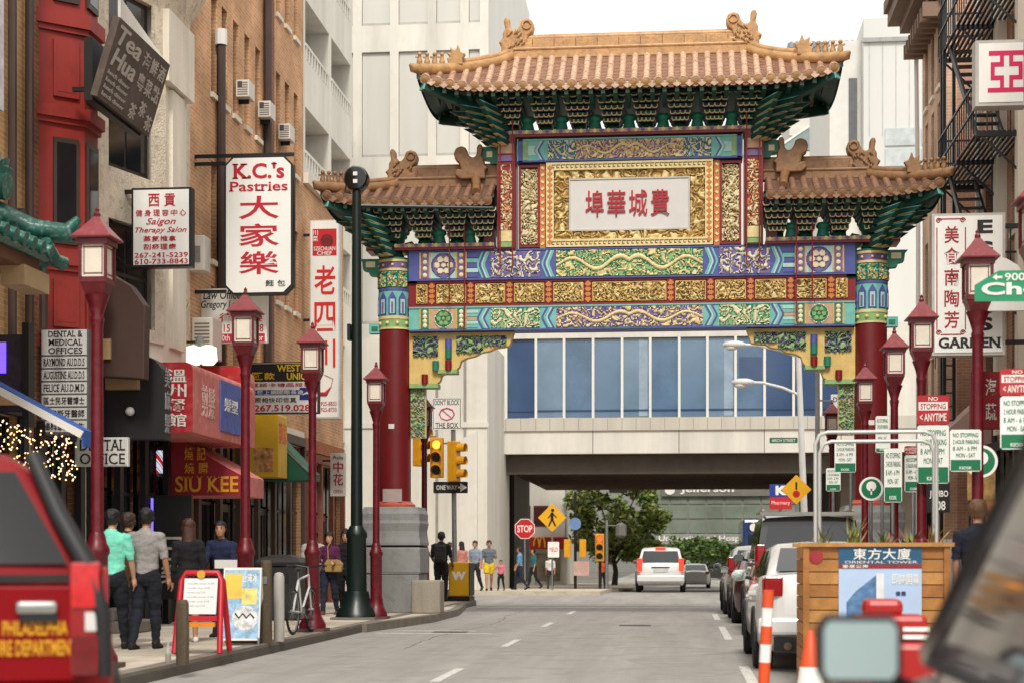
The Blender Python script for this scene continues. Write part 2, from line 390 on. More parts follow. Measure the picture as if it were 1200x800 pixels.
GPINK = M('gate pink tan', (198, 160, 132), .5, var=.12, scale=8)
GLIME = M('gate lime green', (140, 178, 116), .5, var=.14, scale=8)
GCREAM = M('gate cream', (232, 222, 186), .5, var=.1, scale=8)
TILE = M('glazed roof tile', (208, 174, 148), .42, var=.2, scale=5, bump=.3, bscale=25, dirt=(150, 104, 76), dirtamt=.6)  # rib highlights put into the colour as a paler tile
TILEP = M('pan roof tile', (150, 110, 86), .5, var=.22, scale=4, bump=.3, bscale=25, dirt=(112, 78, 60), dirtamt=.6)
RIDGE = M('glazed ridge ochre', (192, 148, 98), .4, var=.2, scale=4, bump=.35, bscale=20, dirt=(142, 94, 52), dirtamt=.5)
TILE2 = M('shaded weathered roof tile', (150, 114, 90), .5, var=.22, scale=5, bump=.3, bscale=25, dirt=(124, 84, 60), dirtamt=.6)  # side roofs darker: weathering plus the top roof's shade put into the colour
TILEP2 = M('shaded weathered pan tile', (112, 80, 62), .6, var=.22, scale=4, bump=.3, bscale=25)
RIDGE2 = M('shaded weathered ridge ochre', (148, 110, 74), .5, var=.22, scale=4, bump=.35, bscale=20, dirt=(118, 78, 46), dirtamt=.5)
STONE = M('grey granite', (142, 142, 140), .8, var=.12, scale=2, bump=.5, bscale=45, streak=.4, dirt=(112, 112, 112), dirtamt=.5)

# ---- relief panels: a fine grid whose raised faces are gold and whose ground is painted
def relief(w, h, fn, step=.028, depth=.03):
    nx, ny = max(4, int(w / step)), max(4, int(h / step)); m = MB(); V = []
    for j in range(ny + 1):
        for i in range(nx + 1):
            x, z = (i / nx - .5) * w, (j / ny - .5) * h
            V.append((x, -depth * fn(x, z)[0], z))
    b = 0; m.v = V
    for j in range(ny):
        for i in range(nx):
            x, z = ((i + .5) / nx - .5) * w, ((j + .5) / ny - .5) * h
            a = j * (nx + 1) + i; m.f.append((a, a + 1, a + nx + 2, a + nx + 1)); m.m.append(fn(x, z)[1])
    return m
def swirl(seed, k=3.4, bands=9, cut=.15):
    o = Vector((seed * 7.3, seed * 3.1, seed * 1.7))
    def f(x, z):
        p = Vector((x * k, z * k, 0)) + o
        q = p + Vector((noise.noise(p * 1.3), noise.noise(p * 1.3 + Vector((5, 2, 1))), 0)) * .7
        n_ = noise.noise(q) * bands; s = math.sin(n_ * 2.2 + math.atan2(z, abs(x) + .1) * 2)
        if s > cut: return (min(1, .4 + s * .7), 0)
        return (0, 1 if s > -.75 else 2)
    return f
def dragon(w, h, seed):
    sw = swirl(seed, 5.4, 9, .12)
    def f(x, z):
        ax = abs(x); t = ax / (w / 2)
        c = h * .26 * math.sin(t * 9.5 + .4) * (1 - .3 * t); d = abs(z - c) / (h * (.10 - .04 * t))
        if d < 1: return (1 - .4 * d * d, 0)
        if d < 1.5: return (0, 1)
        if math.hypot(ax, z) < h * .3: return (.6, 0) if math.sin(8 * math.atan2(z, x)) > -.1 and math.hypot(ax, z) > h * .1 else (0, 2)
        return sw(x, z)
    return f
def medal(r, n=6):
    def f(x, z):
        d = math.hypot(x, z) / r; a = math.atan2(z, x)
        if d < 1:
            if d > .9: return (.6, 2)
            if d < .2: return (.8, 0)
            if min(math.hypot(x / r - .52 * math.cos(k * math.pi / 3), z / r - .52 * math.sin(k * math.pi / 3)) for k in range(6)) < .245: return (.8, 0)
            return (0, 1)
        return (0, 3)
    return f
RELIEF_CACHE = {}
def put_relief(name, w, h, fn, mats, parent, loc, step=.028, depth=.03, key=None, rot=(0, 0, 0)):
    if key and key in RELIEF_CACHE: me = RELIEF_CACHE[key]
    else:
        me = relief(w, h, fn, step, depth).mesh(name, mats)
        if key: RELIEF_CACHE[key] = me
    return part(name, me, parent, loc, rot)

PX = 1 / 56.3
# ---- pedestals, columns, capitals
for s in (-1, 1):
    cx = 4.94 * s
    m = MB()
    m.box(cx - .60, cx + .60, -.60, .60, SW, SW + .80)
    m.build('pedestal_plinth', STONE, gate, bevel=.02)
    B(cx - .63, cx + .63, -.63, .63, SW + .815, SW + 1.36).build('pedestal_block', STONE, gate, bevel=.03)
    MB().lathe([(.8, 0), (.8, .03), (.76, .06)], 4).build('pedestal_joint', M('pedestal joint grey', (70, 70, 70), .9), gate, (cx, 0, SW + 1.34), (0, 0, R(45)))  # darker grey band at the joint
    prof = [(0, .89), (.06, .89), (.17, .86), (.3, .845), (.4, .87), (.46, .885), (.52, .86), (.66, .87), (.74, .82), (.80, .80)]
    MB().lathe([(r, z) for z, r in prof], 4).build('pedestal_moulding', STONE, gate, (cx, 0, SW + 1.40), (0, 0, R(45)), bevel=.012)
    MB().lathe([(.43, 0), (.43, .05), (.38, .09), (.36, .12)], 24).build('column_foot', M('foot ring terracotta', (176, 78, 62), .5, var=.15), gate, (cx, 0, 2.345), smooth=30)
    MB().lathe([(.335, 2.44), (.335, 4.0), (.33, 6.06)], 32).build('column', COLRED, gate, (cx, 0, 0), smooth=30)
    MB().box(-.2, .2, -.36, -.30, 2.45, 2.72).build('column_plate', M('pale plate', (168, 150, 146), .6, var=.2), gate, (cx, 0, 0))
    B(-.06, .06, -.345, -.33, 3.98, 4.08).build('column_sticker', WHITE, gate, (cx - .02, 0, 0))
    bands = [(6.06, 6.10, GOLDP, .35), (6.10, 6.27, GLIME, .34), (6.27, 6.33, GOLDP, .35), (6.33, 6.86, GTEAL, .34), (6.86, 6.92, GBLUE, .35), (6.92, 7.28, GGREEN, .34), (7.28, 7.33, GOLDP, .352), (7.33, 7.47, GPURP, .34), (7.47, 7.52, GOLDP, .352), (7.52, 7.56, GGREEN, .34)]
    for z0, z1, mt, r in bands:
        MB().lathe([(r, z0), (r, z1)], 32).build('capital_band', mt, gate, (cx, 0, 0), smooth=30)
    for k in range(10):                        # arched panels round the capital
        a = 2 * math.pi * k / 10 - math.pi / 2
        mm = MB().mat(0).box(-.085, .085, -.012, 0, 6.36, 6.70).prism([(-.085, 6.70), (.085, 6.70), (0, 6.84)], 'y', -.012, 0).mat(1).box(-.05, .05, -.02, -.012, 6.38, 6.68).mat(2).box(-.022, .022, -.027, -.02, 6.4, 6.62)
        mm.build('capital_arch', [GBLUE, GPALE, GPURP], gate, (cx + .34 * math.cos(a), .34 * math.sin(a), 0), (0, 0, a + math.pi / 2))
        sw_ = put_relief('capital_scroll', .2, .32, swirl(2, 6), [GOLD, GGREEN, GTEAL], gate, (cx + .342 * math.cos(a), .342 * math.sin(a), 7.1), .028, .025, 'capsc', (0, 0, a + math.pi / 2))
        MB().sphere((0, 0, 0), .03, 8, 6).build('capital_bead', GOLDP, gate, (cx + .345 * math.cos(a), .345 * math.sin(a), 7.4))
        MB().sphere((0, 0, 0), .04, 8, 6).build('capital_bead', GOLDP, gate, (cx + .345 * math.cos(a + .3), .345 * math.sin(a + .3), 6.185))
    # end tenons outside the column
    m = MB().mat(0).prism([(0, 7.2), (.22, 7.22), (.24, 7.3), (.36, 7.33), (.38, 7.5), (.44, 7.56), (0, 7.56)], 'y', -.13, .13).mat(1).box(.1, .3, -.15, .15, 7.38, 7.5)
    m.build('beam_tenon', [GGREEN, GCREAM], gate, (cx + s * .3, 0, 0), (0, 0, 0 if s > 0 else math.pi))
    MB().mat(0).box(0, .24, -.12, .12, 6.0, 6.2).mat(1).box(.05, .18, -.135, .135, 6.05, 6.14).build('beam_tenon', [GTEAL, GGREEN], gate, (cx + s * .3, 0, 0), (0, 0, 0 if s > 0 else math.pi))
    MB().lathe([(.16, 7.56), (.2, 7.62), (.15, 7.7), (.13, 7.86), (.24, 8.02), (.26, 8.1)], 16).build('capital_vase', GGREEN, gate, (cx, 0, 0), smooth=40)
    # green curved stay between column top and upper beam
    MB().prism([(-.3 * s, 7.0), (-.52 * s, 7.0), (-.52 * s, 7.75), (-.4 * s, 7.9), (-.24 * s, 7.86), (-.2 * s, 7.7), (-.3 * s, 7.6)], 'y', -.24, .24).build('column_stay', GDKGRN, gate, (cx, 0, 0), bevel=.01)

BT = .26                                       # beam half depth
def chev(parent, x, z0, z1, s, cols, w=.044):
    zc = (z0 + z1) / 2; q = (z1 - z0) * .28
    for i, mt in enumerate(cols):
        xo = x + s * i * w
        pts = [(xo, z0), (xo + s * .1, zc - q * .2), (xo, zc) if False else (xo + s * .1, zc + q * .2), (xo, z1)]
        m = MB(); V = []; 
        for (a, b) in pts: V += [(a, -BT - .014, b), (a + s * w * .9, -BT - .014, b)]
        for (a, b) in pts: V += [(a, -BT + .01, b), (a + s * w * .9, -BT + .01, b)]
        n_ = len(pts); F = [(2 * k, 2 * k + 1, 2 * k + 3, 2 * k + 2) for k in range(n_ - 1)]
        F += [(2 * k, 2 * k + 2, 2 * n_ + 2 * k + 2, 2 * n_ + 2 * k) for k in range(n_ - 1)] + [(2 * k + 1, 2 * n_ + 2 * k + 1, 2 * n_ + 2 * k + 3, 2 * k + 3) for k in range(n_ - 1)]
        m.add(V, F).build('chevron_stripe', mt, parent)
def painted_beam(z0, z1, half, scheme, sc=1.0):
    ground, base, chevs, sideg, boxc, medg, stripg = scheme
    bm_ = B(-half, half, -BT, BT, z0, z1).build('painted_beam', base, gate)
    B(-half - .002, half + .002, -BT - .02, BT + .02, z0 - .012, z0 + .018).build('beam_edge', GBLUE, bm_)
    B(-half - .002, half + .002, -BT - .02, BT + .02, z1 - .02, z1 + .012).build('beam_edge', ground[2], bm_)
    zc, h = (z0 + z1) / 2, (z1 - z0) - .07
    w = 2 * 85 * PX * sc
    put_relief('dragon_relief', w, h, dragon(w, h, scheme[0][3]), [GOLDP, ground[0], ground[1]], bm_, (0, -BT - .008, zc), .024)
    for s in (-1, 1):
        chev(bm_, s * 87 * PX * sc, z0 + .03, z1 - .03, s, chevs)
        if half * 56.3 > 150:
            w2 = 58 * PX
            put_relief('scroll_relief', w2, h, swirl(scheme[0][3] + 3, 4.6, 9, .05), [GCREAM, sideg[0], sideg[1]], bm_, (s * 133 * PX, -BT - .008, zc), .022)
            chev(bm_, s * 163 * PX, z0 + .03, z1 - .03, s, chevs)
            for k in range(5):                 # nested box stripes
                zz = z0 + .05 + (z1 - z0 - .1) * k / 5
                B(min(s * 177 * PX, s * 192 * PX), max(s * 177 * PX, s * 192 * PX), -BT - .012, -BT, zz, zz + (z1 - z0 - .1) / 5 * .8).build('box_stripe', boxc[k % len(boxc)], bm_)
            for xx in (197, 240):
                st = B(s * xx * PX - .11, s * xx * PX + .11, -BT - .012, -BT, z0 + .03, z1 - .03).build('vertical_strip', stripg, bm_)
                for k in range(4): MB().sphere((0, 0, 0), .05, 8, 6, (1, .5, 1)).build('strip_bead', GCREAM, st, (s * xx * PX, -BT - .015, z0 + .1 + k * (z1 - z0 - .2) / 3))
                for sx in (-.1, .1): B(s * xx * PX + sx - .016, s * xx * PX + sx + .016, -BT - .02, -BT - .012, z0 + .03, z1 - .03).build('strip_edge', GOLD, st)
            put_relief('medallion', .56, h, medal(h * .48), medg, bm_, (s * 218 * PX, -BT - .008, zc), .02)
        else:
            w2 = 24 * PX
            put_relief('scroll_relief', .56, h, swirl(scheme[0][3] + 5, 4, 9, .05), [GCREAM, sideg[0], sideg[1]], bm_, (s * 79 * PX, -BT - .010, zc), .022)
            chev(bm_, s * 99 * PX, z0 + .03, z1 - .03, s, chevs[:3], .04)
            B(s * 114 * PX - .1, s * 114 * PX + .1, -BT - .012, -BT, zc - .1, zc + .1).build('box_stripe', boxc[0], bm_)
            B(s * 121 * PX - .05, s * 121 * PX + .05, -BT - .014, -BT, z0 + .03, z1 - .03).build('vertical_strip', GLIME, bm_)
            B(s * 127 * PX - .045, s * 127 * PX + .045, -BT - .02, -BT, z0 - .01, z1 + .01).build('beam_end_cap', GBLUE, bm_)
    return bm_
painted_beam(6.02, 6.50, 4.60, ((GPURP, GBLUE, GTEAL, 1), GTEAL, [GBLUE, GPALE, GTEAL, GBLUE], (GGREEN, GLIME), [GTEAL, GPALE, GPINK], [GLIME, GGREEN, GCREAM, GPINK], GGREEN))
painted_beam(7.07, 7.68, 4.60, ((GGREEN, GLIME, GBLUE, 2), GBLUE, [GTEAL, GPALE, GBLUE, GTEAL], (GBLUE, GPURP), [GBLUE, GPALE, GBLUE, GTEAL], [GCREAM, GPURP, GBLUE, GPALE], GPURP))
painted_beam(9.50, 9.95, 2.33, ((GPURP, GPINK, GTEAL, 3), GTEAL, [GBLUE, GPALE, GTEAL], (GGREEN, GBLUE), [GPALE, GTEAL], None, GLIME), .74)
# ---- red row with carved gold panels
rr = B(-4.62, 4.62, -.2, .2, 6.53, 7.04).build('panel_rail', GRED, gate)
B(-4.63, 4.63, -.24, .24, 6.515, 6.56).build('rail_moulding', GRED, rr); B(-4.63, 4.63, -.24, .24, 7.01, 7.055).build('rail_moulding', GRED, rr)
pan = [(0, 84)] + [(s * (71 + 46 * k), 33) for s in (-1, 1) for k in range(4)] + [(s * 244, 11) for s in (-1, 1)]
for i, (c, w) in enumerate(pan):
    w_ = w * PX
    put_relief('carved_panel', w_, .37, swirl(i * 1.3 + 5, 7, 8, -.25), [GOLDP, GOLD, GOLDD], rr, (c * PX, -.225, 6.785), .02, .045)
    pm = MB()
    for a, b, c2, d in ((-w_ / 2 - .02, -w_ / 2, 6.59, 6.98), (w_ / 2, w_ / 2 + .02, 6.59, 6.98), (-w_ / 2, w_ / 2, 6.97, 6.985), (-w_ / 2, w_ / 2, 6.585, 6.6)): pm.box(a, b, -.24, -.2, c2, d)
    pm.build('panel_frame', GOLD, rr, (c * PX, 0, 0))
for s in (-1, 1):
    for k in range(5):
        xx = s * (48 + 46 * k) * PX
        ps = B(xx - .065, xx + .065, -.245, .245, 6.56, 7.01).build('rail_post', GRED, rr)
        for j in range(4): MB().cb((0, 0, 0), (.1, .02, .1), Matrix.Rotation(R(45), 3, 'Y')).build('rail_post_carving', ORNG, ps, (xx, -.25, 6.63 + j * .105))
# ---- centre bay: inscribed plaque, frame, side panels, hanging posts
BZ0, BZ1 = 7.70, 9.47; bzc = (BZ0 + BZ1) / 2; hb = BZ1 - BZ0
bay = B(-2.3, 2.3, -.12, .12, BZ0, BZ1).build('centre_bay_board', GRED, gate)
def frame(n, x0, x1, z0, z1, t, y0, y1, mt, par):
    m = MB()
    m.prism([(x0, z0), (x1, z0), (x1 - t, z0 + t), (x0 + t, z0 + t)], 'y', y0, y1).prism([(x0, z1), (x1, z1), (x1 - t, z1 - t), (x0 + t, z1 - t)], 'y', y0, y1)
    m.prism([(x0, z0 + .001), (x0, z1 - .001), (x0 + t, z1 - t), (x0 + t, z0 + t)], 'y', y0, y1).prism([(x1, z0 + .001), (x1, z1 - .001), (x1 - t, z1 - t), (x1 - t, z0 + t)], 'y', y0, y1)
    return m.build(n, mt, par)
f1 = frame('plaque_outer_frame', -1.72, 1.72, BZ0 + .01, BZ1 - .01, .16, -.3, -.1, GOLDP, bay)
m = MB()                                        # key-pattern fret on the outer frame
for zz in (BZ0 + .09, BZ1 - .09):
    for k in range(34):
        xx = -1.6 + k * .097; m.box(xx, xx + .05, -.309, -.299, zz - .035, zz - .02); m.box(xx, xx + .014, -.309, -.299, zz - .02, zz + .035); m.box(xx + .014, xx + .085, -.309, -.299, zz + .022, zz + .036)
m.build('key_fret', GOLDD, f1); f1.children[0]['kind'] = 'stuff'
for s in (-1, 1):
    for k in range(14): MB().cb((0, 0, 0), (.08, .02, .08), Matrix.Rotation(R(45), 3, 'Y')).build('frame_lozenge', ORNG, f1, (s * 1.64, -.305, BZ0 + .12 + k * .118))
f2w, f2h = 1.55, hb / 2 - .18
for (cx_, cz_, w_, h_, sd) in ((0, 9.212, 3.1, .165, 11), (0, 7.958, 3.1, .165, 12), (-1.405, bzc, .29, 1.08, 13), (1.405, bzc, .29, 1.08, 14)):
    put_relief('gilded_dragon_border', w_, h_, swirl(sd, 4.2, 8, -.3), [GOLDP, GOLD, M('gate deep gold', (150, 108, 48), .5, .2, var=.2)], bay, (cx_, -.2, cz_), .02, .06)
pl = B(-1.24, 1.24, -.24, -.12, 8.05, 9.12).build('inscription_board', M('plaque white', (212, 210, 206), .5, var=.04, scale=2), bay, bevel=.01)
frame('inscription_edge', -1.25, 1.25, 8.04, 9.13, .03, -.26, -.2, M('plaque edge', (196, 190, 178), .5), bay)
htext('埠華城費', pl, (-.94, .86, 8.33, 8.87), M('plaque red', (176, 14, 34), .5, var=.08), -.245, .006, .16, depth=.03)
for s in (-1, 1):
    ob = B(s * 1.80 - .055, s * 1.80 + .055, -.2, -.1, BZ0 + .01, BZ1 - .01).build('orange_stile', ORNG, bay)
    for k in range(12): MB().cb((0, 0, 0), (.07, .02, .05), Matrix.Rotation(R(35 * (1 if k % 2 else -1)), 3, 'Y')).build('stile_carving', GOLDP, ob, (s * 1.80, -.205, BZ0 + .1 + k * .143))
    put_relief('carved_side_panel', .36, hb - .2, swirl(21 + s, 6, 9, -.2), [GCREAM, GOLDP, GOLDD], bay, (s * 2.08, -.135, bzc), .022, .05)
    frame('side_panel_frame', s * 2.08 - .22, s * 2.08 + .22, BZ0 + .03, BZ1 - .03, .045, -.2, -.1, GRED, bay)
    hp = B(s * 2.55 - .19, s * 2.55 + .19, -.34, .34, 7.69, 10.0).build('hanging_post', GRED, gate)
    put_relief('post_relief', .26, 1.35, swirl(31 + s, 6, 9, .2), [GCREAM, ORNG, GRED], hp, (s * 2.55, -.35, 8.75), .022, .04)
    B(s * 2.55 - .14, s * 2.55 + .14, -.36, -.34, 7.72, 7.82).build('post_foot_band', GLIME, hp); B(s * 2.55 - .14, s * 2.55 + .14, -.37, -.34, 7.83, 8.06).build('post_gold_band', GOLDP, hp)
    B(s * 2.55 - .16, s * 2.55 + .16, -.365, -.34, 9.5, 9.62).build('post_violet_band', GPURP, hp); B(s * 2.55 - .16, s * 2.55 + .16, -.365, -.34, 9.66, 9.86).build('post_floral_band', GPINK, hp)
    MB().mat(0).prism([(0, 9.5), (.16, 9.5), (.18, 9.6), (.34, 9.62), (.36, 9.78), (.44, 9.86), (0, 9.86)], 'y', -.14, .14).mat(1).box(.12, .24, -.15, .15, 9.64, 9.76).build('beam_tenon', [GGREEN, GCREAM], hp, (s * 2.74, 0, 0), (0, 0, 0 if s > 0 else math.pi))
    # dark red closing board between side bracket row and post
    B(s * 2.92 - .1, s * 2.92 + .1, -.3, .3, 7.75, 8.6).build('closing_board', M('gate dark red', (92, 20, 34), .5, var=.2), gate)
# little cornice boards on top of beams
def cornice(x0, x1, z):
    c = B(x0, x1, -.34, .34, z, z + .05).build('bracket_sill', GRED, gate); B(x0, x1, -.36, .36, z + .053, z + .125).build('bracket_sill_band', GPINK, c)
    n_ = int((x1 - x0) / .14)
    for k in range(n_): MB().cb((0, 0, 0), (.07, .02, .07), Matrix.Rotation(R(45), 3, 'Y')).build('sill_lozenge', GPURP if k % 2 else GOLDP, c, (x0 + .07 + k * (x1 - x0) / n_, -.365, z + .09))
cornice(-2.75, 2.75, 10.0)
for s in (-1, 1): cornice(min(s * 2.8, s * 5.5), max(s * 2.8, s * 5.5), 7.695)

# ---- bracket sets
def tier(w, d, z, h, mats):
    m = MB(); n_ = 4; cw = w / n_
    m.mat(0).box(-w / 2 + .02, w / 2 - .02, -d + .04, d - .04, z + h * .25, z + h)
    for i in range(n_):
        x = -w / 2 + cw * (i + .5); q = cw * .46
        for y0_, y1_ in ((-d - .03, -d + .05), (d - .05, d + .03)):
            m.mat(0).prism([(x - q, z + h * .98), (x - q, z + h * .42), (x - q * .55, z), (x + q * .55, z), (x + q, z + h * .42), (x + q, z + h * .98)], 'y', y0_, y1_)
        y = -d - .034; m.mat(1)
        m.bar((x - q, y, z + h * .92), (x - q, y, z + h * .42), .015, .012, (0, 1, 0)); m.bar((x + q, y, z + h * .92), (x + q, y, z + h * .42), .015, .012, (0, 1, 0))
        m.bar((x - q, y, z + h * .44), (x - q * .55, y, z + .006), .02, .012, (0, 1, 0)); m.bar((x + q, y, z + h * .44), (x + q * .55, y, z + .006), .02, .012, (0, 1, 0)); m.box(x - q * .6, x + q * .6, y - .006, y + .006, z, z + .02)
    return m
def bracket_meshes(n_t, h, w0, w1, d0, d1):
    out = []
    for c in (GDKGRN, GDKBLU):
        out.append([tier(w0 + (w1 - w0) * i / (n_t - 1), d0 + (d1 - d0) * i / (n_t - 1), i * h, h * .86, None).mesh('bracket_arm', [GDKGRN if (i + (c is GDKBLU)) % 2 == 0 else GDKBLU if i % 3 else GDKGRN, GOLDP]) for i in range(n_t)])
    return out
bk_top = bracket_meshes(6, .100, .34, .69, .34, .98); bk_side = bracket_meshes(5, .108, .34, .62, .30, .76)
seat_m = MB().lathe([(.09, 0), (.15, .03), (.15, .1), (.11, .14)], 4).mesh('bracket_seat', GGREEN)
bkt_n = [0]
def bracket_set(x, z, meshes, h):
    bkt_n[0] += 1; r = part('bracket_set', seat_m, gate, (x, 0, z), (0, 0, 0))
    for i, me in enumerate(meshes[bkt_n[0] % 2]): part('bracket_arm', me, r, (0, 0, .12))
    return r
for k in range(8): bracket_set((-3.5 + k) * .70, 10.13, bk_top, .100)
vase = MB().lathe([(.10, 0), (.12, .03), (.09, .2), (.125, .24), (.13, .3), (.09, .36)], 12).mesh('bracket_vase', GGREEN, 40)
for k in range(7): part('bracket_vase', vase, gate, ((k - 3) * .70, -.22, 10.125), (0, 0, 0), (1.15, 1, .85))
for s in (-1, 1):
    for xx in (3.02, 3.62, 4.3, 4.95): bracket_set(s * xx, 7.83, bk_side, .108)
    for xx in (3.32, 3.96): part('bracket_vase', vase, gate, (s * xx, -.22, 7.82), (0, 0, 0), (1.15, 1, .85))

# ---- roofs
def roof(xc, L0, L1, W0, W1, D, ze, zr, spacing, ridge_h, rise, fig0, fig1, chi0, chi1, hip0, hip1, cs, mats=None):
    TILE, TILEP, RIDGE = mats or (globals()['TILE'], globals()['TILEP'], globals()['RIDGE'])
    """ridge from L0 to L1, eaves from W0 to W1 (x), depth D each side; hip0/hip1: hipped or butting end."""
    def end(x): return x < L0 if x < (L0 + L1) / 2 else x > L1
    def eave(x):
        up = 0; out = 0
        if hip0 and x < W0 + 1.5: t = (W0 + 1.5 - x) / 1.5; up = rise * t * t; out = .14 * t * t
        if hip1 and x > W1 - 1.5: t = (x - W1 + 1.5) / 1.5; up = rise * t * t; out = .14 * t * t
        return (D + out, ze + up)
    def hipz(x):                                # top of slope above x
        if x < L0: t = (L0 - x) / (L0 - W0)
        elif x > L1: t = (x - L1) / (W1 - L1)
        else: t = 0
        d, z = eave(x); ztip = ze + rise
        return d * t, zr + (ztip + .02 - zr) * (t ** .72)
    def slope(x, t, sgn):
        d, z = eave(x); yt, zt = hipz(x)
        return Vector((x, sgn * (d + (yt - d) * t), z + (zt - z) * (t ** 1.18)))
    # stepped pan-tile courses
    for sgn in (-1, 1):
        m = MB(); nx = int((W1 - W0) / .12); nc = 9
        for j in range(nc):
            V = []; F = []
            for i in range(nx + 1):
                x = W0 + (W1 - W0) * i / nx
                a = slope(x, j / nc, sgn); b = slope(x, (j + 1) / nc, sgn); V += [a + Vector((0, 0, .035)), b + Vector((0, 0, .004)), a]
            for i in range(nx): F += [(3 * i, 3 * i + 3, 3 * i + 4, 3 * i + 1), (3 * i, 3 * i + 2, 3 * i + 5, 3 * i + 3)]
            m.add(V, F)
        sh = m.build('pan_tile_field', TILEP, gate); sh['kind'] = 'stuff'
        m = MB(); V = []; F = []
        for i in range(nx + 1):
            x = W0 + (W1 - W0) * i / nx
            a = slope(x, 0, sgn); b = slope(x, 1, sgn); V += [a - Vector((0, 0, .06)), b - Vector((0, 0, .06)), a + Vector((0, 0, .03))]
        for i in range(nx): F += [(3 * i, 3 * i + 1, 3 * i + 4, 3 * i + 3), (3 * i, 3 * i + 3, 3 * i + 5, 3 * i + 2)]
        m.add(V, F).build('roof_soffit', GDKGRN, gate)
    n = int((W1 - W0 - .16) / spacing); off = (W1 - W0 - n * spacing) / 2
    rows = [W0 + off + spacing * k for k in range(n + 1)]
    for x in rows:
        for sgn in (-1, 1):
            P0 = [slope(x, t / 8, sgn) + Vector((0, 0, .02)) for t in range(9)]
            if (P0[0] - P0[-1]).length < .12: continue
            path = []; rad = []
            for i in range(8):                  # short overlapping barrel tiles
                path += [P0[i], P0[i] + (P0[i + 1] - P0[i]) * .96]; rad += [.074, .064]
            if sgn > 0: path, rad = P0, [.068] * 9
            MB().tube(path, rad, 8 if sgn < 0 else 6).build('barrel_tile_row', TILE, gate, smooth=50)
            if sgn < 0:
                d = (P0[0] - P0[1]).normalized()
                MB().mat(0).tube([P0[0] - d * .02, P0[0] + d * .045], [.105, .105], 14).mat(1).tube([P0[0] + d * .045, P0[0] + d * .056], [.075, .05], 10).build('eave_tile_disc', [TILE, RIDGE], gate, (0, 0, -.03), smooth=40)
    # drip tiles between rows, rafters beneath
    dm = MB().prism([(-.1, .03), (.1, .03), (.085, -.05), (0, -.11), (-.085, -.05)], 'y', -.02, .02).mesh('drip_tile', TILE)
    rm = MB().mat(0).box(-.045, .045, -.28, .7, -.045, .045).mat(1).box(-.036, .036, -.29, -.28, -.045, .045)
    rm = rm.mesh('rafter', [GDKGRN, M('rafter end green', (92, 122, 96), .5, var=.2)])
    for a, b in zip(rows[:-1], rows[1:]):
        x = (a + b) / 2; P = slope(x, 0, -1); part('drip_tile', dm, gate, P + Vector((0, -.015, -.02)))
        part('rafter', rm, gate, P + Vector((0, .36, -.17)), (R(-4), 0, 0))
    ex = [W0 + .05 + (W1 - W0 - .1) * i / 40 for i in range(41)]
    fb = MB(); V = []; F = []
    for x in ex: p = slope(x, 0, -1); V += [p + Vector((0, .03, -.1)), p + Vector((0, .03, -.03)), p + Vector((0, .09, -.1)), p + Vector((0, .09, -.03))]
    for i in range(40): F += [(4 * i, 4 * i + 4, 4 * i + 5, 4 * i + 1), (4 * i, 4 * i + 2, 4 * i + 6, 4 * i + 4), (4 * i + 2, 4 * i + 3, 4 * i + 7, 4 * i + 6)]
    fb.add(V, F).build('eave_fascia', M('fascia red', (104, 24, 28), .5, var=.2), gate)
    # soffit deck over brackets
    m = MB(); m.box(max(W0 + .9, W0), min(W1 - .9, W1), -D + .45, D - .45, ze - .12, ze - .06); m.build('eave_deck', GDKGRN, gate)
    # ridge
    rz = zr + .02
    rd = B(L0, L1, -.13, .13, rz - .08, rz + ridge_h * .35).build('ridge', RIDGE, gate, bevel=.02)
    B(L0, L1, -.09, .09, rz + ridge_h * .35, rz + ridge_h * .82).build('ridge_web', RIDGE, rd, bevel=.01)
    MB().tube([(L0, 0, rz + ridge_h * .88), (L1, 0, rz + ridge_h * .88)], .085, 12).build('ridge_cap', RIDGE, rd, smooth=40)
    MB().tube([(L0, -.12, rz + ridge_h * .3), (L1, -.12, rz + ridge_h * .3)], .035, 8).build('ridge_bead', RIDGE, rd, smooth=40)
    for k in range(int((L1 - L0) / .45)): B(L0 + .4 + k * .45 - .006, L0 + .4 + k * .45 + .006, -.097, .097, rz + ridge_h * .36, rz + ridge_h * .8).build('ridge_joint', M('ridge joint', (120, 80, 44), .7), rd)
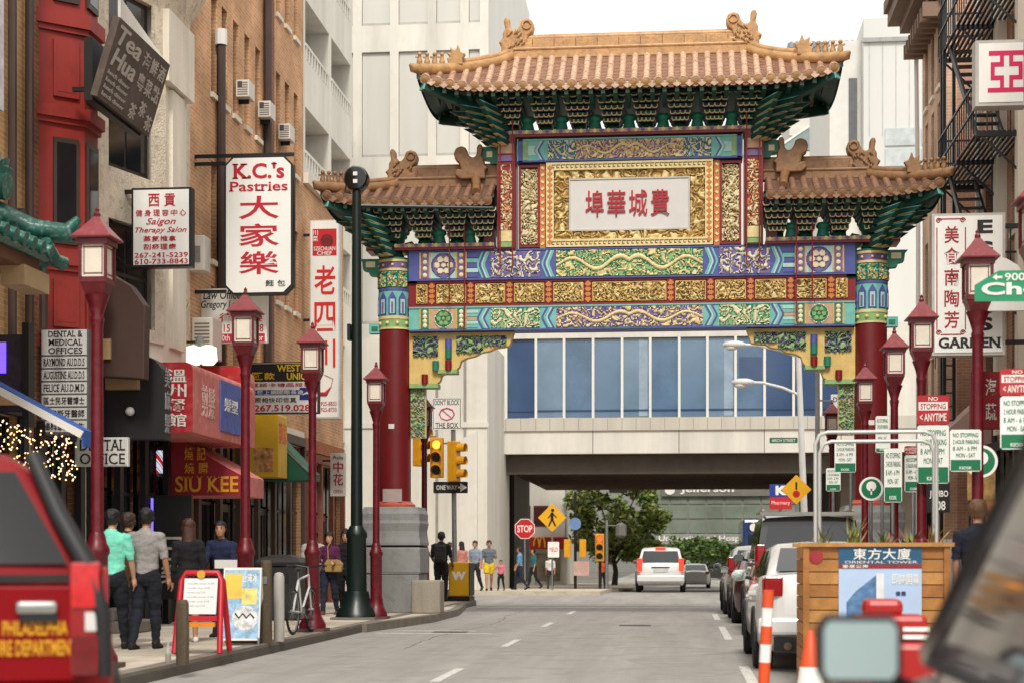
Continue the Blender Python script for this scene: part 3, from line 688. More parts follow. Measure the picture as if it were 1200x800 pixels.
    # hips
    for hp, s, Lx, Wx in ((hip0, -1, L0, W0), (hip1, 1, L1, W1)):
        if not hp: continue
        for sgn in (-1, 1):
            path = []
            for i in range(9):
                x = Lx + (Wx - Lx) * i / 8 * .985; yt, zt = hipz(x); path.append(Vector((x, sgn * yt, zt + .07 + .05 * (i / 8) ** 3)))
            hr = MB().tube(path, [.12] * 9, 8).build('hip_ridge', RIDGE, gate, smooth=50)
            MB().tube([p + Vector((0, 0, .12)) for p in path[:6]], .07, 8).build('hip_ridge_cap', RIDGE, hr, smooth=50)
            if sgn < 0:
                d_ = (path[-1] - path[-2]).normalized()
                MB().tube([path[-1] - d_ * .02, path[-1] + d_ * .12 + Vector((0, 0, .02)), path[-1] + d_ * .2 + Vector((0, 0, .1))], [.11, .1, .03], 8).build('hip_end_tile', RIDGE, hr, smooth=50)
                # beast at the middle and small figures toward the tip
                q = path[5]; bm2 = MB().prism([(-.16, -.02), (.13, -.02), (.17, .12), (.1, .14), (.17, .22), (.08, .22), (.1, .34), (-.02, .27), (-.06, .4), (-.12, .24), (-.22, .2), (-.15, .1)], 'y', -.07, .07)
                bm2.build('hip_beast', RIDGE, hr, q + Vector((0, 0, .08)), (0, 0, 0 if s > 0 else math.pi), bevel=.02)
                for k in range(4):
                    t = .76 + .075 * k; i = t * 8; a = int(i); q = path[a] + (path[min(a + 1, 8)] - path[a]) * (i - a)
                    fg = MB().lathe([(.055, 0), (.06, .06), (.035, .12), (.045, .15)], 8).sphere((0, 0, .2), .045, 8, 6).bar((.02, 0, .12), (.09 * s, 0, .15), .035)
                    fg.build('ridge_figure', RIDGE, hr, q + Vector((0, 0, .1)), smooth=50)
        # hip end slope
        d, zt = eave(Wx); A0 = Vector((Wx, -d, zt)); A1 = Vector((Wx, d, zt)); T = Vector((Lx, 0, zr))
        m = MB(); V = []; F = []
        for i in range(11):
            f_ = i / 10; yy = (f_ * 2 - 1); zz = zt - rise * (1 - yy * yy) * .8
            V += [Vector((Wx - s * .02, yy * d, zz)), T + Vector((0, 0, 0)), Vector((Wx - s * .02, yy * d, zz - .1))]
        for i in range(10): F += [(3 * i, 3 * i + 3, 3 * i + 1), (3 * i, 3 * i + 2, 3 * i + 5, 3 * i + 3)]
        m.add(V, F).build('hip_end_tiles', TILEP, gate)
        MB().add([(p[0] - s * .03, p[1] * .97, p[2] - .07) for p in V], F).build('hip_end_soffit', GDKGRN, gate)
        # corner beam and fanned cantilever arms, painted green
        for sgn in (-1, 1):
            tip = Vector((Wx - s * .12, sgn * (d - .1), zt - .16)); root = Vector((cs[0 if s < 0 else 1], sgn * .3, ze - .42))
            MB().mat(0).bar(root, tip, .16, .2).mat(1).bar(tip - (tip - root).normalized() * .01, tip + (tip - root).normalized() * .02, .17, .21).build('corner_beam', [GDKGRN, GTEAL], gate)
            for k in range(5):
                for ang in (12, 38, 64):
                    base = Vector((cs[0 if s < 0 else 1] - s * .12, sgn * .22, ze - .92 + k * .145)); L_ = .5 + .19 * k
                    dd = Vector((s * math.cos(R(ang)), sgn * math.sin(R(ang)), 0))
                    wm = MB().mat(0).prism([(0, -.05), (L_ * .6, -.06), (L_ * .85, -.03), (L_, .065), (L_ * .86, .05), (L_ * .5, .045), (0, .05)], 'y', -.05, .05).mat(1).prism([(L_ * .45, .047), (L_ * .86, .052), (L_, .067), (L_ * .86, .07), (L_ * .45, .064)], 'y', -.052, .052).mat(2).prism([(L_ * .3, -.062), (L_ * .6, -.064), (L_ * .85, -.034), (L_ * .6, -.05)], 'y', -.054, .054)  # teal top strip: edge paint plus a highlight put into the colour
                    wm.build('cantilever_arm', [GDKGRN, GTEAL, GOLDP], gate, base, (0, 0, math.atan2(dd.y, dd.x)))
    # ridge-end dragons
    out = [(-.3, 0), (.22, 0), (.34, .1), (.3, .22), (.2, .2), (.24, .34), (.33, .42), (.36, .54), (.31, .65), (.2, .69), (.1, .65), (.07, .55), (.02, .47), (-.06, .44), (-.12, .5), (-.13, .66), (-.16, .72), (-.23, .72), (-.25, .64), (-.22, .48), (-.27, .42), (-.27, .3), (-.36, .22), (-.3, .18)]
    for ch, x, s, sc_ in ((chi0, L0, 1, 1.0), (chi1, L1, -1, 1.0)):
        if not ch: continue
        cm = MB().prism([(a * s, b) for a, b in out], 'y', -.13, .13)
        c_ = cm.build('ridge_dragon', RIDGE, gate, (x + .06 * s, 0, rz + ridge_h * .12), bevel=.035, seg=3); c_.scale = (ch, 1, ch)
        rm2 = MB()
        for k in range(16):
            a, r_ = rnd.uniform(-.2, .18), rnd.uniform(.06, .4); rm2.tube([(a * s, -.135, r_), ((a + .05) * s, -.155, r_ + .05), ((a + .02) * s, -.135, r_ + .1)], [.012, .03, .01], 6)
        rm2.tube([(s * (.21 + .08 * math.cos(t * .5)), -.145, .55 + .08 * math.sin(t * .5)) for t in range(13)], .022, 6)
        rm2.build('dragon_scales', RIDGE, c_, smooth=60)
roof(0, -2.42, 2.42, -4.25, 4.25, 1.35, 10.80, 11.74, .247, .42, .20, 1, 1, 1.05, 1.05, True, True, (-2.6, 2.6))
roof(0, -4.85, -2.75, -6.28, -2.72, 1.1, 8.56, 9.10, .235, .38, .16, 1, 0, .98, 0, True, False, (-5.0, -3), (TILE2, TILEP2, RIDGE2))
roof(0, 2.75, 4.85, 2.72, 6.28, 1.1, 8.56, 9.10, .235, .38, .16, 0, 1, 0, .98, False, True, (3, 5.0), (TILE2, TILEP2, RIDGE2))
for s in (-1, 1):                              # inner dragons sit on the side ridges near the posts, facing outward
    out = [(-.3, 0), (.22, 0), (.34, .1), (.3, .22), (.2, .2), (.24, .34), (.33, .42), (.36, .54), (.31, .65), (.2, .69), (.1, .65), (.07, .55), (.02, .47), (-.06, .44), (-.12, .5), (-.13, .66), (-.16, .72), (-.23, .72), (-.25, .64), (-.22, .48), (-.27, .42), (-.27, .3), (-.36, .22), (-.3, .18)]
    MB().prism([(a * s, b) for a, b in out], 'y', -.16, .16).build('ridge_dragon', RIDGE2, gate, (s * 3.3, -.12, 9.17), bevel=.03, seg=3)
    for t_ in (0,):
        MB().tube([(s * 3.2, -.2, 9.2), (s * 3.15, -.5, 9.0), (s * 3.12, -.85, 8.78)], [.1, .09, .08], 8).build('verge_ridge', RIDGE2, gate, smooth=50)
    # thin red banner rods
    for xx, z0, z1 in ((2.40, 7.3, 10.4), (2.66, 7.3, 10.9), (3.4, 6.1, 8.2), (3.72, 6.6, 8.4)):
        MB().cyl((s * xx, -.48, z0), (s * xx, -.48, z1), .014, .014, 6).build('banner_rod', GRED, gate)
        MB().tube([(s * xx, -.48, z0), (s * xx + s * .05, -.48, z0 - .14), (s * xx + s * .09, -.48, z0 - .02)], .013, 6).build('banner_hook', GRED, gate)

# ---- carved corner brackets under the lower beam
for s in (-1, 1):
    cb = MB().prism([(s * 4.62, 6.0), (s * 2.40, 6.0), (s * 2.5, 5.70), (s * 2.62, 5.68), (s * 2.8, 5.66), (s * 2.92, 5.6), (s * 3.1, 5.57), (s * 3.22, 5.5), (s * 3.4, 5.46), (s * 3.52, 5.4), (s * 3.56, 5.28), (s * 3.64, 5.19), (s * 3.82, 5.16), (s * 3.93, 5.1), (s * 3.97, 4.98), (s * 4.08, 4.9), (s * 4.3, 4.87), (s * 4.62, 4.85)], 'y', -.12, .12).build('corner_bracket', M('bracket yellow', (218, 186, 112), .5, var=.12, scale=4), gate, bevel=.01)
    def br_rel(x0, x1, z0, z1, sd):
        put_relief('bracket_carving', x1 - x0, z1 - z0, swirl(sd, 6, 9, 0), [GLIME, GPURP, GDKBLU], cb, ((x0 + x1) / 2, -.125, (z0 + z1) / 2), .022, .05)
    xs = sorted((s * 4.54, s * 4.0)); br_rel(xs[0], xs[1], 5.5, 5.92, 41)
    xs = sorted((s * 3.62, s * 3.05)); br_rel(xs[0], xs[1], 5.56, 5.92, 42)
    xs = sorted((s * 3.04, s * 2.56)); br_rel(xs[0], xs[1], 5.7, 5.92, 43)
    for (cx_, cz_, mt) in ((3.78, 5.75, GBLUE), (3.78, 5.55, GGREEN), (4.05, 5.3, GGREEN), (3.78, 5.3, GRED), (4.28, 5.02, GRED)):
        MB().cyl((s * cx_, -.18, cz_ - .1), (s * cx_, -.18, cz_ + .1), .07, .07, 10).build('bracket_knob', mt, cb, smooth=40)
    MB().box(min(s * 3.6, s * 4.0), max(s * 3.6, s * 4.0), -.2, .2, 5.14, 5.22).build('bracket_step', GLIME, cb); MB().box(min(s * 4.0, s * 4.6), max(s * 4.0, s * 4.6), -.2, .2, 4.84, 4.93).build('bracket_step', GLIME, cb)
    put_relief('bracket_tail', .3, 1.0, swirl(47, 6, 9, 0), [GLIME, GPURP, GPINK], gate, (s * 4.44, -.06, 4.33), .026, .05)
    B(s * 4.44 - .16, s * 4.44 + .16, -.05, .1, 3.8, 4.84).build('bracket_tail_board', GOLDP, gate)
# ================================================================== LEFT SIDE OF THE STREET
BR_TAN = brick_mat('tan brick', (206, 150, 104), (222, 170, 124), (228, 198, 164))
BR_OCH = brick_mat('ochre brick', (196, 150, 96), (212, 168, 114), (220, 190, 148))
BR_DRK = brick_mat('brown brick', (128, 80, 58), (148, 96, 70), (160, 120, 96))
STUC = M('rough cream stucco', (226, 212, 190), .92, var=.12, scale=3, bump=1.0, bscale=28, dirt=(168, 150, 126), dirtamt=.5)
STUCL = M('smooth stone trim', (232, 223, 206), .85, var=.1, scale=3, bump=.3, bscale=20, streak=.6)
BAYRED = M('bay window red paint', (150, 40, 30), .6, var=.12, scale=1.2, streak=.6, bump=.1, dirt=(112, 32, 26), dirtamt=.4)
DKBR = M('dark brown metal', (66, 48, 42), .5, var=.15, scale=3)
CORN = M('cornice maroon', (112, 62, 50), .7, var=.18)
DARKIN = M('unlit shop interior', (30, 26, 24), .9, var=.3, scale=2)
FRAME = M('bronze window frame', (58, 46, 40), .5, var=.15)
SHUT = M('roller shutter', (92, 84, 76), .6, .3, var=.2, scale=3)

def wall_hole_grid(m, fx, y0, y1, z0, z1, holes, thick=.3, s=1):
    """Wall on plane x=fx facing +x (s=1) or -x (s=-1), spanning y/z, with rectangular openings cut as real reveals."""
    ys = sorted({y0, y1, *[a for h in holes for a in h[:2]]}); zs = sorted({z0, z1, *[a for h in holes for a in h[2:4]]})
    ys = [y for y in ys if y0 <= y <= y1]; zs = [z for z in zs if z0 <= z <= z1]
    for a, b in zip(ys[:-1], ys[1:]):
        run = None
        for c, d in zip(zs[:-1], zs[1:]):
            ym, zm = (a + b) / 2, (c + d) / 2
            if any(h[0] < ym < h[1] and h[2] < zm < h[3] for h in holes):
                if run: m.box(min(fx, fx - s * thick), max(fx, fx - s * thick), a, b, run[0], run[1]); run = None
            else: run = (run[0], d) if run else (c, d)
        if run: m.box(min(fx, fx - s * thick), max(fx, fx - s * thick), a, b, run[0], run[1])
def window_x(parent, fx, h, s=1, rail=True, mat=None, glass=None):
    y0, y1, z0, z1 = h; x = fx - s * .16; fr = MB(); t = .07
    for a, b, c, d in ((y0, y0 + t, z0, z1), (y1 - t, y1, z0, z1), (y0 + t, y1 - t, z0, z0 + t), (y0 + t, y1 - t, z1 - t, z1)): fr.box(x - .04, x + .04, a, b, c, d)
    if rail: fr.box(x - .03, x + .05, y0 + t, y1 - t, (z0 + z1) / 2 - .04, (z0 + z1) / 2 + .04)
    w = fr.build('window', mat or FRAME, parent)
    B(x - .012, x + .012, y0 + t, y1 - t, z0 + t, z1 - t).build('pane', glass or GLASS_DARK, w)
    B(min(fx - s * .1, fx + s * .06), max(fx - s * .1, fx + s * .06), y0 - .06, y1 + .06, z0 - .1, z0 - .003).build('sill', STUCL if mat is None else mat, w)
    return w
def building(name, label, fx, y0, y1, z1, depth, mat, holes, s=1, z0=0.0, rail=True, cat='building', wmat=None, base=None):
    t = thing(name, label, cat, (0, 0, 0)); m = MB(); wall_hole_grid(m, fx, y0, y1, z0, z1, holes, .3, s)
    xb0, xb1 = sorted((fx - s * .3, fx - s * depth))
    w = m.build('wall', mat, t)
    B(xb0, xb1, y0 + .001, y0 + .3, z0, z1).build('side_wall', mat, t); B(xb0, xb1, y1 - .3, y1 - .001, z0, z1).build('side_wall', mat, t)
    B(xb0 if s > 0 else xb1 - .3, xb0 + .3 if s > 0 else xb1, y0 + .3, y1 - .3, z0, z1).build('rear_wall', mat, t)
    B(xb0, xb1, y0 + .3, y1 - .3, z1 - .3, z1 - .05).build('roof', M('flat roof felt', (80, 78, 76), .9), t)
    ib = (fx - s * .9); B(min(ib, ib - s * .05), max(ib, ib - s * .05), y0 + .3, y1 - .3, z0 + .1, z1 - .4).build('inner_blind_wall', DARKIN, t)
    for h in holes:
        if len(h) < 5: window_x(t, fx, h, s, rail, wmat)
    return t
def shopfront(t, fx, y0, y1, ztop, bays, s=1, frame=None, doors=(1,), stall=.5, glassm=None):
    """Ground-floor front: pilasters, stall risers, big panes, doors with handles, transoms."""
    fm = frame or BLACK; n = bays; w = (y1 - y0) / n
    for i in range(n + 1):
        yy = y0 + i * w; B(min(fx, fx + s * .1), max(fx, fx + s * .1), yy - .09, yy + .09, SW, ztop).build('pilaster', fm, t)
    for i in range(n):
        a, b = y0 + i * w + .1, y0 + (i + 1) * w - .1; x = fx - s * .12
        if i in doors:
            d = MB(); d.box(x - .03, x + .03, a + .05, a + .13, SW + .05, 2.35).box(x - .03, x + .03, b - .13, b - .05, SW + .05, 2.35).box(x - .03, x + .03, a + .13, b - .13, SW + .05, SW + .3).box(x - .03, x + .03, a + .13, b - .13, 2.2, 2.35)
            dd = d.build('door', fm, t); B(x - .01, x + .01, a + .13, b - .13, SW + .3, 2.2).build('door_pane', GLASS_DARK, dd)
            MB().cyl((x + s * .07, a + .2, 1.0), (x + s * .07, a + .2, 1.4), .015, .015, 8).build('handle', STEEL, dd)
            B(x - .01, x + .01, a, b, 2.4, ztop - .1).build('transom_pane', GLASS_DARK, t)
        else:
            B(min(x - s * .05, x + s * .05), max(x - s * .05, x + s * .05), a, b, SW, SW + stall).build('stall_riser', fm, t)
            sw = B(x - .012, x + .012, a, b, SW + stall, ztop - .1).build('shop_window', glassm or GLASS_DARK, t)
            B(x - .03, x + .03, a, b, 2.3, 2.36).build('mullion', fm, sw); B(x - .03, x + .03, (a + b) / 2 - .02, (a + b) / 2 + .02, SW + stall, ztop - .1).build('mullion', fm, sw)
    B(min(fx, fx + s * .12), max(fx, fx + s * .12), y0, y1, ztop - .1, ztop + .1).build('fascia', fm, t)

# -- 1 ochre brick house at the near end
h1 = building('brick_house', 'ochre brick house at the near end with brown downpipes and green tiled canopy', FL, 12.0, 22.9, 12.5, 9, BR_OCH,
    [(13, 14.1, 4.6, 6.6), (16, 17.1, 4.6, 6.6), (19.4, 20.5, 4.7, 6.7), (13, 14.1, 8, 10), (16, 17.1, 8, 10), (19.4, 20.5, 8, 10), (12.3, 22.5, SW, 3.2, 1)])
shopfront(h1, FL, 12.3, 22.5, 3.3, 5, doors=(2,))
for yy in (22.0, 22.6): MB().cyl((FL + .1, yy, 3.6), (FL + .1, yy, 12.4), .06, .06, 10).build('downpipe', DKBR, h1)
MB().tube([(FL + .1, 22.3, 6.0), (FL + .14, 22.35, 5.6), (FL + .3, 22.45, 5.45), (FL + .34, 22.5, 5.2), (FL + .34, 22.5, 4.4)], .06, 8).build('downpipe_bend', DKBR, h1)
# green tiled pagoda canopy, corner pointing down the street
gc = thing('tiled_canopy', 'green glazed tile canopy corner projecting over the pavement from the ochre brick house', 'canopy', (FL, -.95, -.78))
GT = M('green glazed tile', (36, 94, 84), .3, var=.3, scale=6, bump=.3, bscale=20, dirt=(130, 166, 154), dirtamt=.5)
B(.003, 1.15, 14, 21.2, 5.55, 5.7).build('canopy_soffit', M('canopy timber', (104, 66, 44), .7), gc)
m = MB().prism([(.003, 5.7), (1.2, 5.7), (1.28, 5.75), (.5, 6.1), (.003, 6.35)], 'y', 14, 21.3); m.build('tile_bed', GT, gc)
for k in range(26):
    y = 14.15 + k * .28; MB().tube([(.1, y, 6.37), (.5, y, 6.15), (.95, y, 5.93), (1.33, y, 5.8)], [.075, .075, .08, .085], 8).build('barrel_tile', GT, gc, smooth=50)
for k in range(5):
    x = .2 + k * .26; MB().tube([(x, 21.15, 6.3 - .3 * x), (x + .02, 21.4, 6.0 - .2 * x), (x + .05, 21.62, 5.74)], [.08, .09, .095], 8).build('barrel_tile', GT, gc, smooth=50)
MB().tube([(.02, 21.2, 6.5), (.5, 21.3, 6.36), (1.0, 21.38, 6.12), (1.4, 21.5, 6.1), (1.52, 21.55, 6.28)], [.15, .15, .14, .12, .05], 10).build('hip_roll', GT, gc, smooth=50)
MB().tube([(.1, 21.2, 6.72), (.75, 21.2, 6.62)], [.16, .17], 12).build('ridge_roll', GT, gc, smooth=50)
MB().prism([(-.22, 0), (.2, 0), (.26, .16), (.16, .18), (.2, .34), (.06, .26), (.0, .52), (-.1, .26), (-.24, .34), (-.2, .15)], 'y', -.08, .08).build('ridge_ornament', GT, gc, (.62, 21.2, 6.74), bevel=.03).scale = (.7, 1, .7)
B(.9, 1.2, 20.6, 21.4, 5.32, 5.56).build('canopy_bracket', M('canopy tan', (176, 148, 110), .7), gc)
# tall neon blade sign at the very edge of the view
ns = thing('neon_sign', 'tall narrow blade sign edged with violet and yellow bulbs on the ochre brick house', 'sign', (FL, 19.15, 0))
B(.78, 1.1, -.12, .12, 6.5, 10.4).build('sign_box', M('neon box white', (214, 208, 214), .5, var=.2, scale=8), ns)
B(.003, .78, -.03, .03, 9.9, 9.96).build('bracket', BLACK, ns); B(.003, .78, -.03, .03, 6.8, 6.86).build('bracket', BLACK, ns)
bl = [MB().sphere((0, 0, 0), .05, 8, 6).mesh('bulb', M('bulb ' + n_, c, .3, emit=1.2)) for n_, c in (('violet', (150, 70, 220)), ('yellow', (240, 220, 110)), ('pink', (230, 120, 200)))]
for k in range(40):
    for x in (.84, 1.05): part('bulb', bl[(k + int(x > 1)) % 3], ns, (x, -.14, 6.58 + k * .096))
# lower shop signs: dark blade panels lit violet, blue canvas awning, string lights
aw = thing('blue_awning', 'faded blue canvas awning with white valance under hanging string lights', 'awning', (FL, 0, 0))
AWB = M('blue canvas', (44, 92, 170), .8, var=.12, scale=4, bump=.2)
m = MB(); m.prism([(.003, 3.70), (.003, 3.74), (1.65, 2.86), (1.65, 2.78)], 'y', 20.35, 20.8); m.build('canvas', AWB, aw)
B(1.65, 1.67, 20.35, 20.8, 2.66, 2.86).build('valance', AWB, aw)
MB().bar((.02, 20.33, 3.66), (1.66, 20.33, 2.8), .03, .09).build('white_trim', WHITE, aw)
sl_ = thing('string_lights', 'warm white string lights hanging in a thick curtain below the blue awning', 'lights', (FL, 0, 0))
WARM = M('warm fairy bulb', (255, 206, 140), .4, emit=2.6, var=0)
bm_ = MB().sphere((0, 0, 0), .0095, 6, 4).mesh('bulb', WARM)
for k in range(298):
    x = rnd.uniform(.15, 1.6); part('bulb', bm_, sl_, (x, rnd.uniform(20.2, 20.34), rnd.uniform(2.3 + (1.6 - x) * .22 - .1, 2.75 + (1.6 - x) * .25)))
for k in range(24): x = .15 + k * .062; MB().cyl((x, 20.3, 2.35 + (1.6 - x) * .2), (x, 20.3, 2.8 + (1.6 - x) * .3), .003, .003, 4).build('wire', BLACK, sl_)
vs1 = thing('violet_sign', 'dark shop sign panels glowing violet beside the medical directory', 'sign', (FL, 21.6, 0))
B(.003, .42, -.06, .06, 3.2, 4.2).build('panel', M('dark sign panel', (48, 40, 60), .5, var=.4, scale=9), vs1); B(.43, .52, -.1, .1, 3.0, 4.35).build('edge_post', BLACK, vs1)
B(.05, .2, -.075, -.06, 3.7, 4.1).build('neon_panel', M('violet neon', (96, 70, 235), .4, emit=1.6, var=.3, scale=12), vs1)
B(.02, .4, -.08, -.06, 3.28, 3.4).build('tan_strip', M('tan strip', (196, 160, 120), .6), vs1)

# -- 2 red bay-window house
h2 = building('bay_window_house', 'red painted bay window house with brown brick wall beside the stucco front', FL, 22.9, 24.9, 13.5, 9, BR_DRK, [(23.1, 24.7, SW, 3.0, 1)])
shopfront(h2, FL, 23.1, 24.7, 3.1, 2, doors=(1,))
by0, by1, pr = 23.2, 24.6, .5
def bay_outline(o=0.0): return [(FL + .001, by0 - o), (FL + pr + o, by0 + .45 - o * .4), (FL + pr + o, by1 - .4 + o * .4), (FL + .001, by1 + o)]
for z0_, z1_, o, nm in ((4.4, 5.34, 0, 'bay_wall'), (5.34, 5.42, .05, 'bay_band'), (5.42, 5.6, .1, 'bay_band'), (5.6, 7.42, 0, 'bay_wall'), (7.42, 7.5, .05, 'bay_band'), (7.5, 7.66, .1, 'bay_band'), (7.66, 8.72, 0, 'bay_wall'), (8.72, 8.8, .05, 'bay_band'), (8.8, 9.0, .1, 'bay_band'), (9.0, 13.2, 0, 'bay_wall'), (13.2, 13.6, .14, 'bay_band'), (4.25, 4.4, .06, 'bay_band')):
    MB().prism(bay_outline(o), 'z', z0_, z1_).build(nm, BAYRED, h2)
def bay_panel(t0, t1, z0_, z1_, name, mt, sub=True):     # panel or window on the facet that looks down the street toward the viewer
    a, b = Vector((FL, by0, 0)), Vector((FL + pr, by0 + .45, 0)); n_ = Vector((b.y - a.y, -(b.x - a.x), 0)).normalized(); d = (b - a)
    def Q(t, off, z): p = a + d * t + n_ * off; return (p.x, p.y, z)
    V = [Q(t0, .004, z0_), Q(t1, .004, z0_), Q(t1, .004, z1_), Q(t0, .004, z1_)]; V += [Q(t0, .04, z0_), Q(t1, .04, z0_), Q(t1, .04, z1_), Q(t0, .04, z1_)]
    o = MB().add(V, [(0, 1, 5, 4), (1, 2, 6, 5), (2, 3, 7, 6), (3, 0, 4, 7), (4, 5, 6, 7)]).build(name, mt, h2)
    if sub:
        V = [Q(t0 + .07, .045, z0_ + .07), Q(t1 - .07, .045, z0_ + .07), Q(t1 - .07, .045, z1_ - .07), Q(t0 + .07, .045, z1_ - .07)]
        MB().add(V, [(0, 1, 2, 3)]).build('pane' if sub == 'pane' else 'panel_field', GLASS_DARK if sub == 'pane' else BAYRED, o)
    return o
bay_panel(.3, .86, 4.55, 5.22, 'bay_panel', BAYRED); bay_panel(.3, .86, 5.72, 7.22, 'bay_window', FRAME, 'pane')
bay_panel(.3, .86, 7.8, 8.6, 'bay_panel', BAYRED); bay_panel(.3, .86, 9.15, 11.0, 'bay_window', FRAME, 'pane')
for z0_, z1_ in ((5.72, 7.22), (9.15, 11.0)):
    w_ = B(FL + pr + .003, FL + pr + .04, by0 + .52, by1 - .47, z0_, z1_).build('bay_window', FRAME, h2); B(FL + pr + .041, FL + pr + .045, by0 + .56, by1 - .51, z0_ + .08, z1_ - .08).build('pane', GLASS_DARK, w_)
for z0_, z1_ in ((4.55, 5.22), (7.8, 8.6)): B(FL + pr + .003, FL + pr + .03, by0 + .52, by1 - .47, z0_, z1_).build('bay_panel', BAYRED, h2)
MB().cyl((FL + pr + .12, 24.1, 8.0), (FL + pr + .12, 24.1, 8.55), .14, .1, 12).build('wall_lantern', M('pale lantern', (200, 196, 192), .5), h2)
B(FL + .003, FL + .25, 24.7, 24.88, 4.0, 13.4).build('corner_pier', BLACK, h2)

# -- 3 cream stucco house with overhanging oriel
h3 = building('stucco_house', 'rough cream stucco house with flared oriel top and tall dark windows', FL, 24.9, 30.6, 14.2, 9, STUC, [(25.2, 30.3, SW, 3.6, 1), (29.4, 30.2, 7.2, 9.4), (29.4, 30.2, 4.6, 6.6)], rail=True)
shopfront(h3, FL, 25.2, 30.3, 3.7, 4, doors=(0, 2))
oo = lambda o: [(FL + .001, 25.3 - o), (FL + .55 + o, 27.2 - o * .3), (FL + .55 + o, 28.5 + o), (FL + .001, 29.0 + o)]
MB().prism(oo(0), 'z', 4.45, 4.75).build('oriel_base', STUCL, h3)
def facet(t0, t1, z0_, z1_, name, mt, off0=-.02, off1=.05, par=None):
    a, b = Vector((FL, 25.3, 0)), Vector((FL + .55, 27.2, 0)); n_ = Vector((b.y - a.y, -(b.x - a.x), 0)).normalized(); d = b - a
    def Q(t, off, z): p = a + d * t + n_ * off; return (p.x, p.y, z)
    V = [Q(t, o, z) for o in (off0, off1) for (t, z) in ((t0, z0_), (t1, z0_), (t1, z1_), (t0, z1_))]
    return MB().add(V, [(0, 1, 5, 4), (1, 2, 6, 5), (2, 3, 7, 6), (3, 0, 4, 7), (4, 5, 6, 7), (0, 3, 2, 1)]).build(name, mt, par or h3)
facet(-.02, .2, 4.75, 10.2, 'oriel_pier', STUC); facet(.84, 1.0, 4.75, 10.2, 'oriel_pier', STUC); facet(.2, .84, 6.55, 7.35, 'oriel_spandrel', STUC); facet(.2, .84, 4.75, 4.95, 'oriel_spandrel', STUC)
for z0_, z1_ in ((4.95, 6.55), (7.35, 10.2)):
    w_ = facet(.2, .84, z0_, z1_, 'oriel_window', FRAME, -.16, -.1)
    zz = [z0_ + .08, (z0_ + z1_) / 2, z1_ - .06]
    for a_, b_ in zip(zz[:-1], zz[1:]):
        for t0, t1 in ((.25, .51), (.54, .8)): facet(t0, t1, a_ + .04, b_ - .03, 'pane', GLASS_DARK, -.11, -.085, w_)
B(FL + .2, FL + .55, 27.2, 28.5, 4.75, 10.2).build('oriel_front', STUCL, h3)
B(FL + .55, FL + .62, 27.5, 28.2, 4.75, 9.0).build('oriel_pilaster', STUCL, h3)
MB().prism(oo(.16), 'z', 9.0, 10.2).build('oriel_block', STUCL, h3) if False else MB().box(FL + .3, FL + .68, 27.1, 28.55, 9.05, 10.22).build('oriel_block', STUCL, h3)
rings = []
for o, z in ((.0, 10.2), (.05, 10.4), (.28, 10.9), (.5, 11.1), (.52, 11.35)): rings.append([(x, y, z) for x, y in oo(o)])
MB().loft(rings).build('flared_cornice', STUC, h3)
MB().prism(oo(.56), 'z', 11.36, 11.5).build('cornice_band', CORN, h3)
MB().prism(oo(.1), 'z', 11.5, 14.0).build('oriel_upper', STUCL, h3)
# dark brown box by the stucco house, over the shop
bb = thing('brown_box_sign', 'blank dark brown metal box sign below the salon sign', 'sign', (FL, 24.95, 0))
MB().prism([(.3, 4.0), (1.0, 3.95), (1.02, 5.05), (.8, 5.35), (.3, 5.65)], 'y', -.15, .1).build('sign_box', M('brown sheet metal', (72, 50, 42), .55, var=.12, scale=1.5), bb, bevel=.02)
B(.3, .5, -.2, -.152, 4.25, 4.55).build('label_plate', M('tan plate', (190, 160, 110), .6), bb); B(.003, .3, 0, .05, 4.5, 4.56).build('bracket', BLACK, bb)

# -- 4 long tan brick building
z4 = 17.5; hs4 = []
for k, y in enumerate((32.0, 32.75, 33.6, 34.5, 35.4, 36.35, 37.25, 38.1, 39.0)):
    for z0_ in (4.6, 7.0, 10.2, 13.4): hs4.append((y, y + .42, z0_, z0_ + 1.9)) if not (z0_ < 5 and k > 5) else None
h4 = building('long_brick_building', 'long tan brick building with narrow windows and brown downpipes behind the bakery sign', FL, 30.6, 40.0, z4, 9, BR_TAN, [(30.9, 39.8, SW, 3.9, 1)] + hs4, rail=False)
shopfront(h4, FL, 30.9, 39.8, 4.0, 6, frame=M('brown shop timber', (74, 52, 40), .6, var=.2), doors=(1, 3))
for yy, z0_, z1_ in ((32.35, 4.2, 11.2), (36.1, 4.2, 17.4)): MB().cyl((FL + .1, yy, z0_), (FL + .1, yy, z1_), .09, .09, 10).build('downpipe', DKBR, h4)
MB().cyl((FL + .1, 32.35, 11.2), (FL + .1, 32.35, 11.5), .12, .12, 10).build('vent_cap', WHITE, h4)
B(FL + .001, FL + .12, 36.3, 36.6, 4.2, 17.4).build('brick_pilaster', BR_DRK, h4)
B(FL + .001, FL + .05, 31.5, 39.9, 4.1, 4.25).build('belt_course', STUCL, h4)
AC = M('air conditioner beige', (216, 210, 200), .55, var=.08)
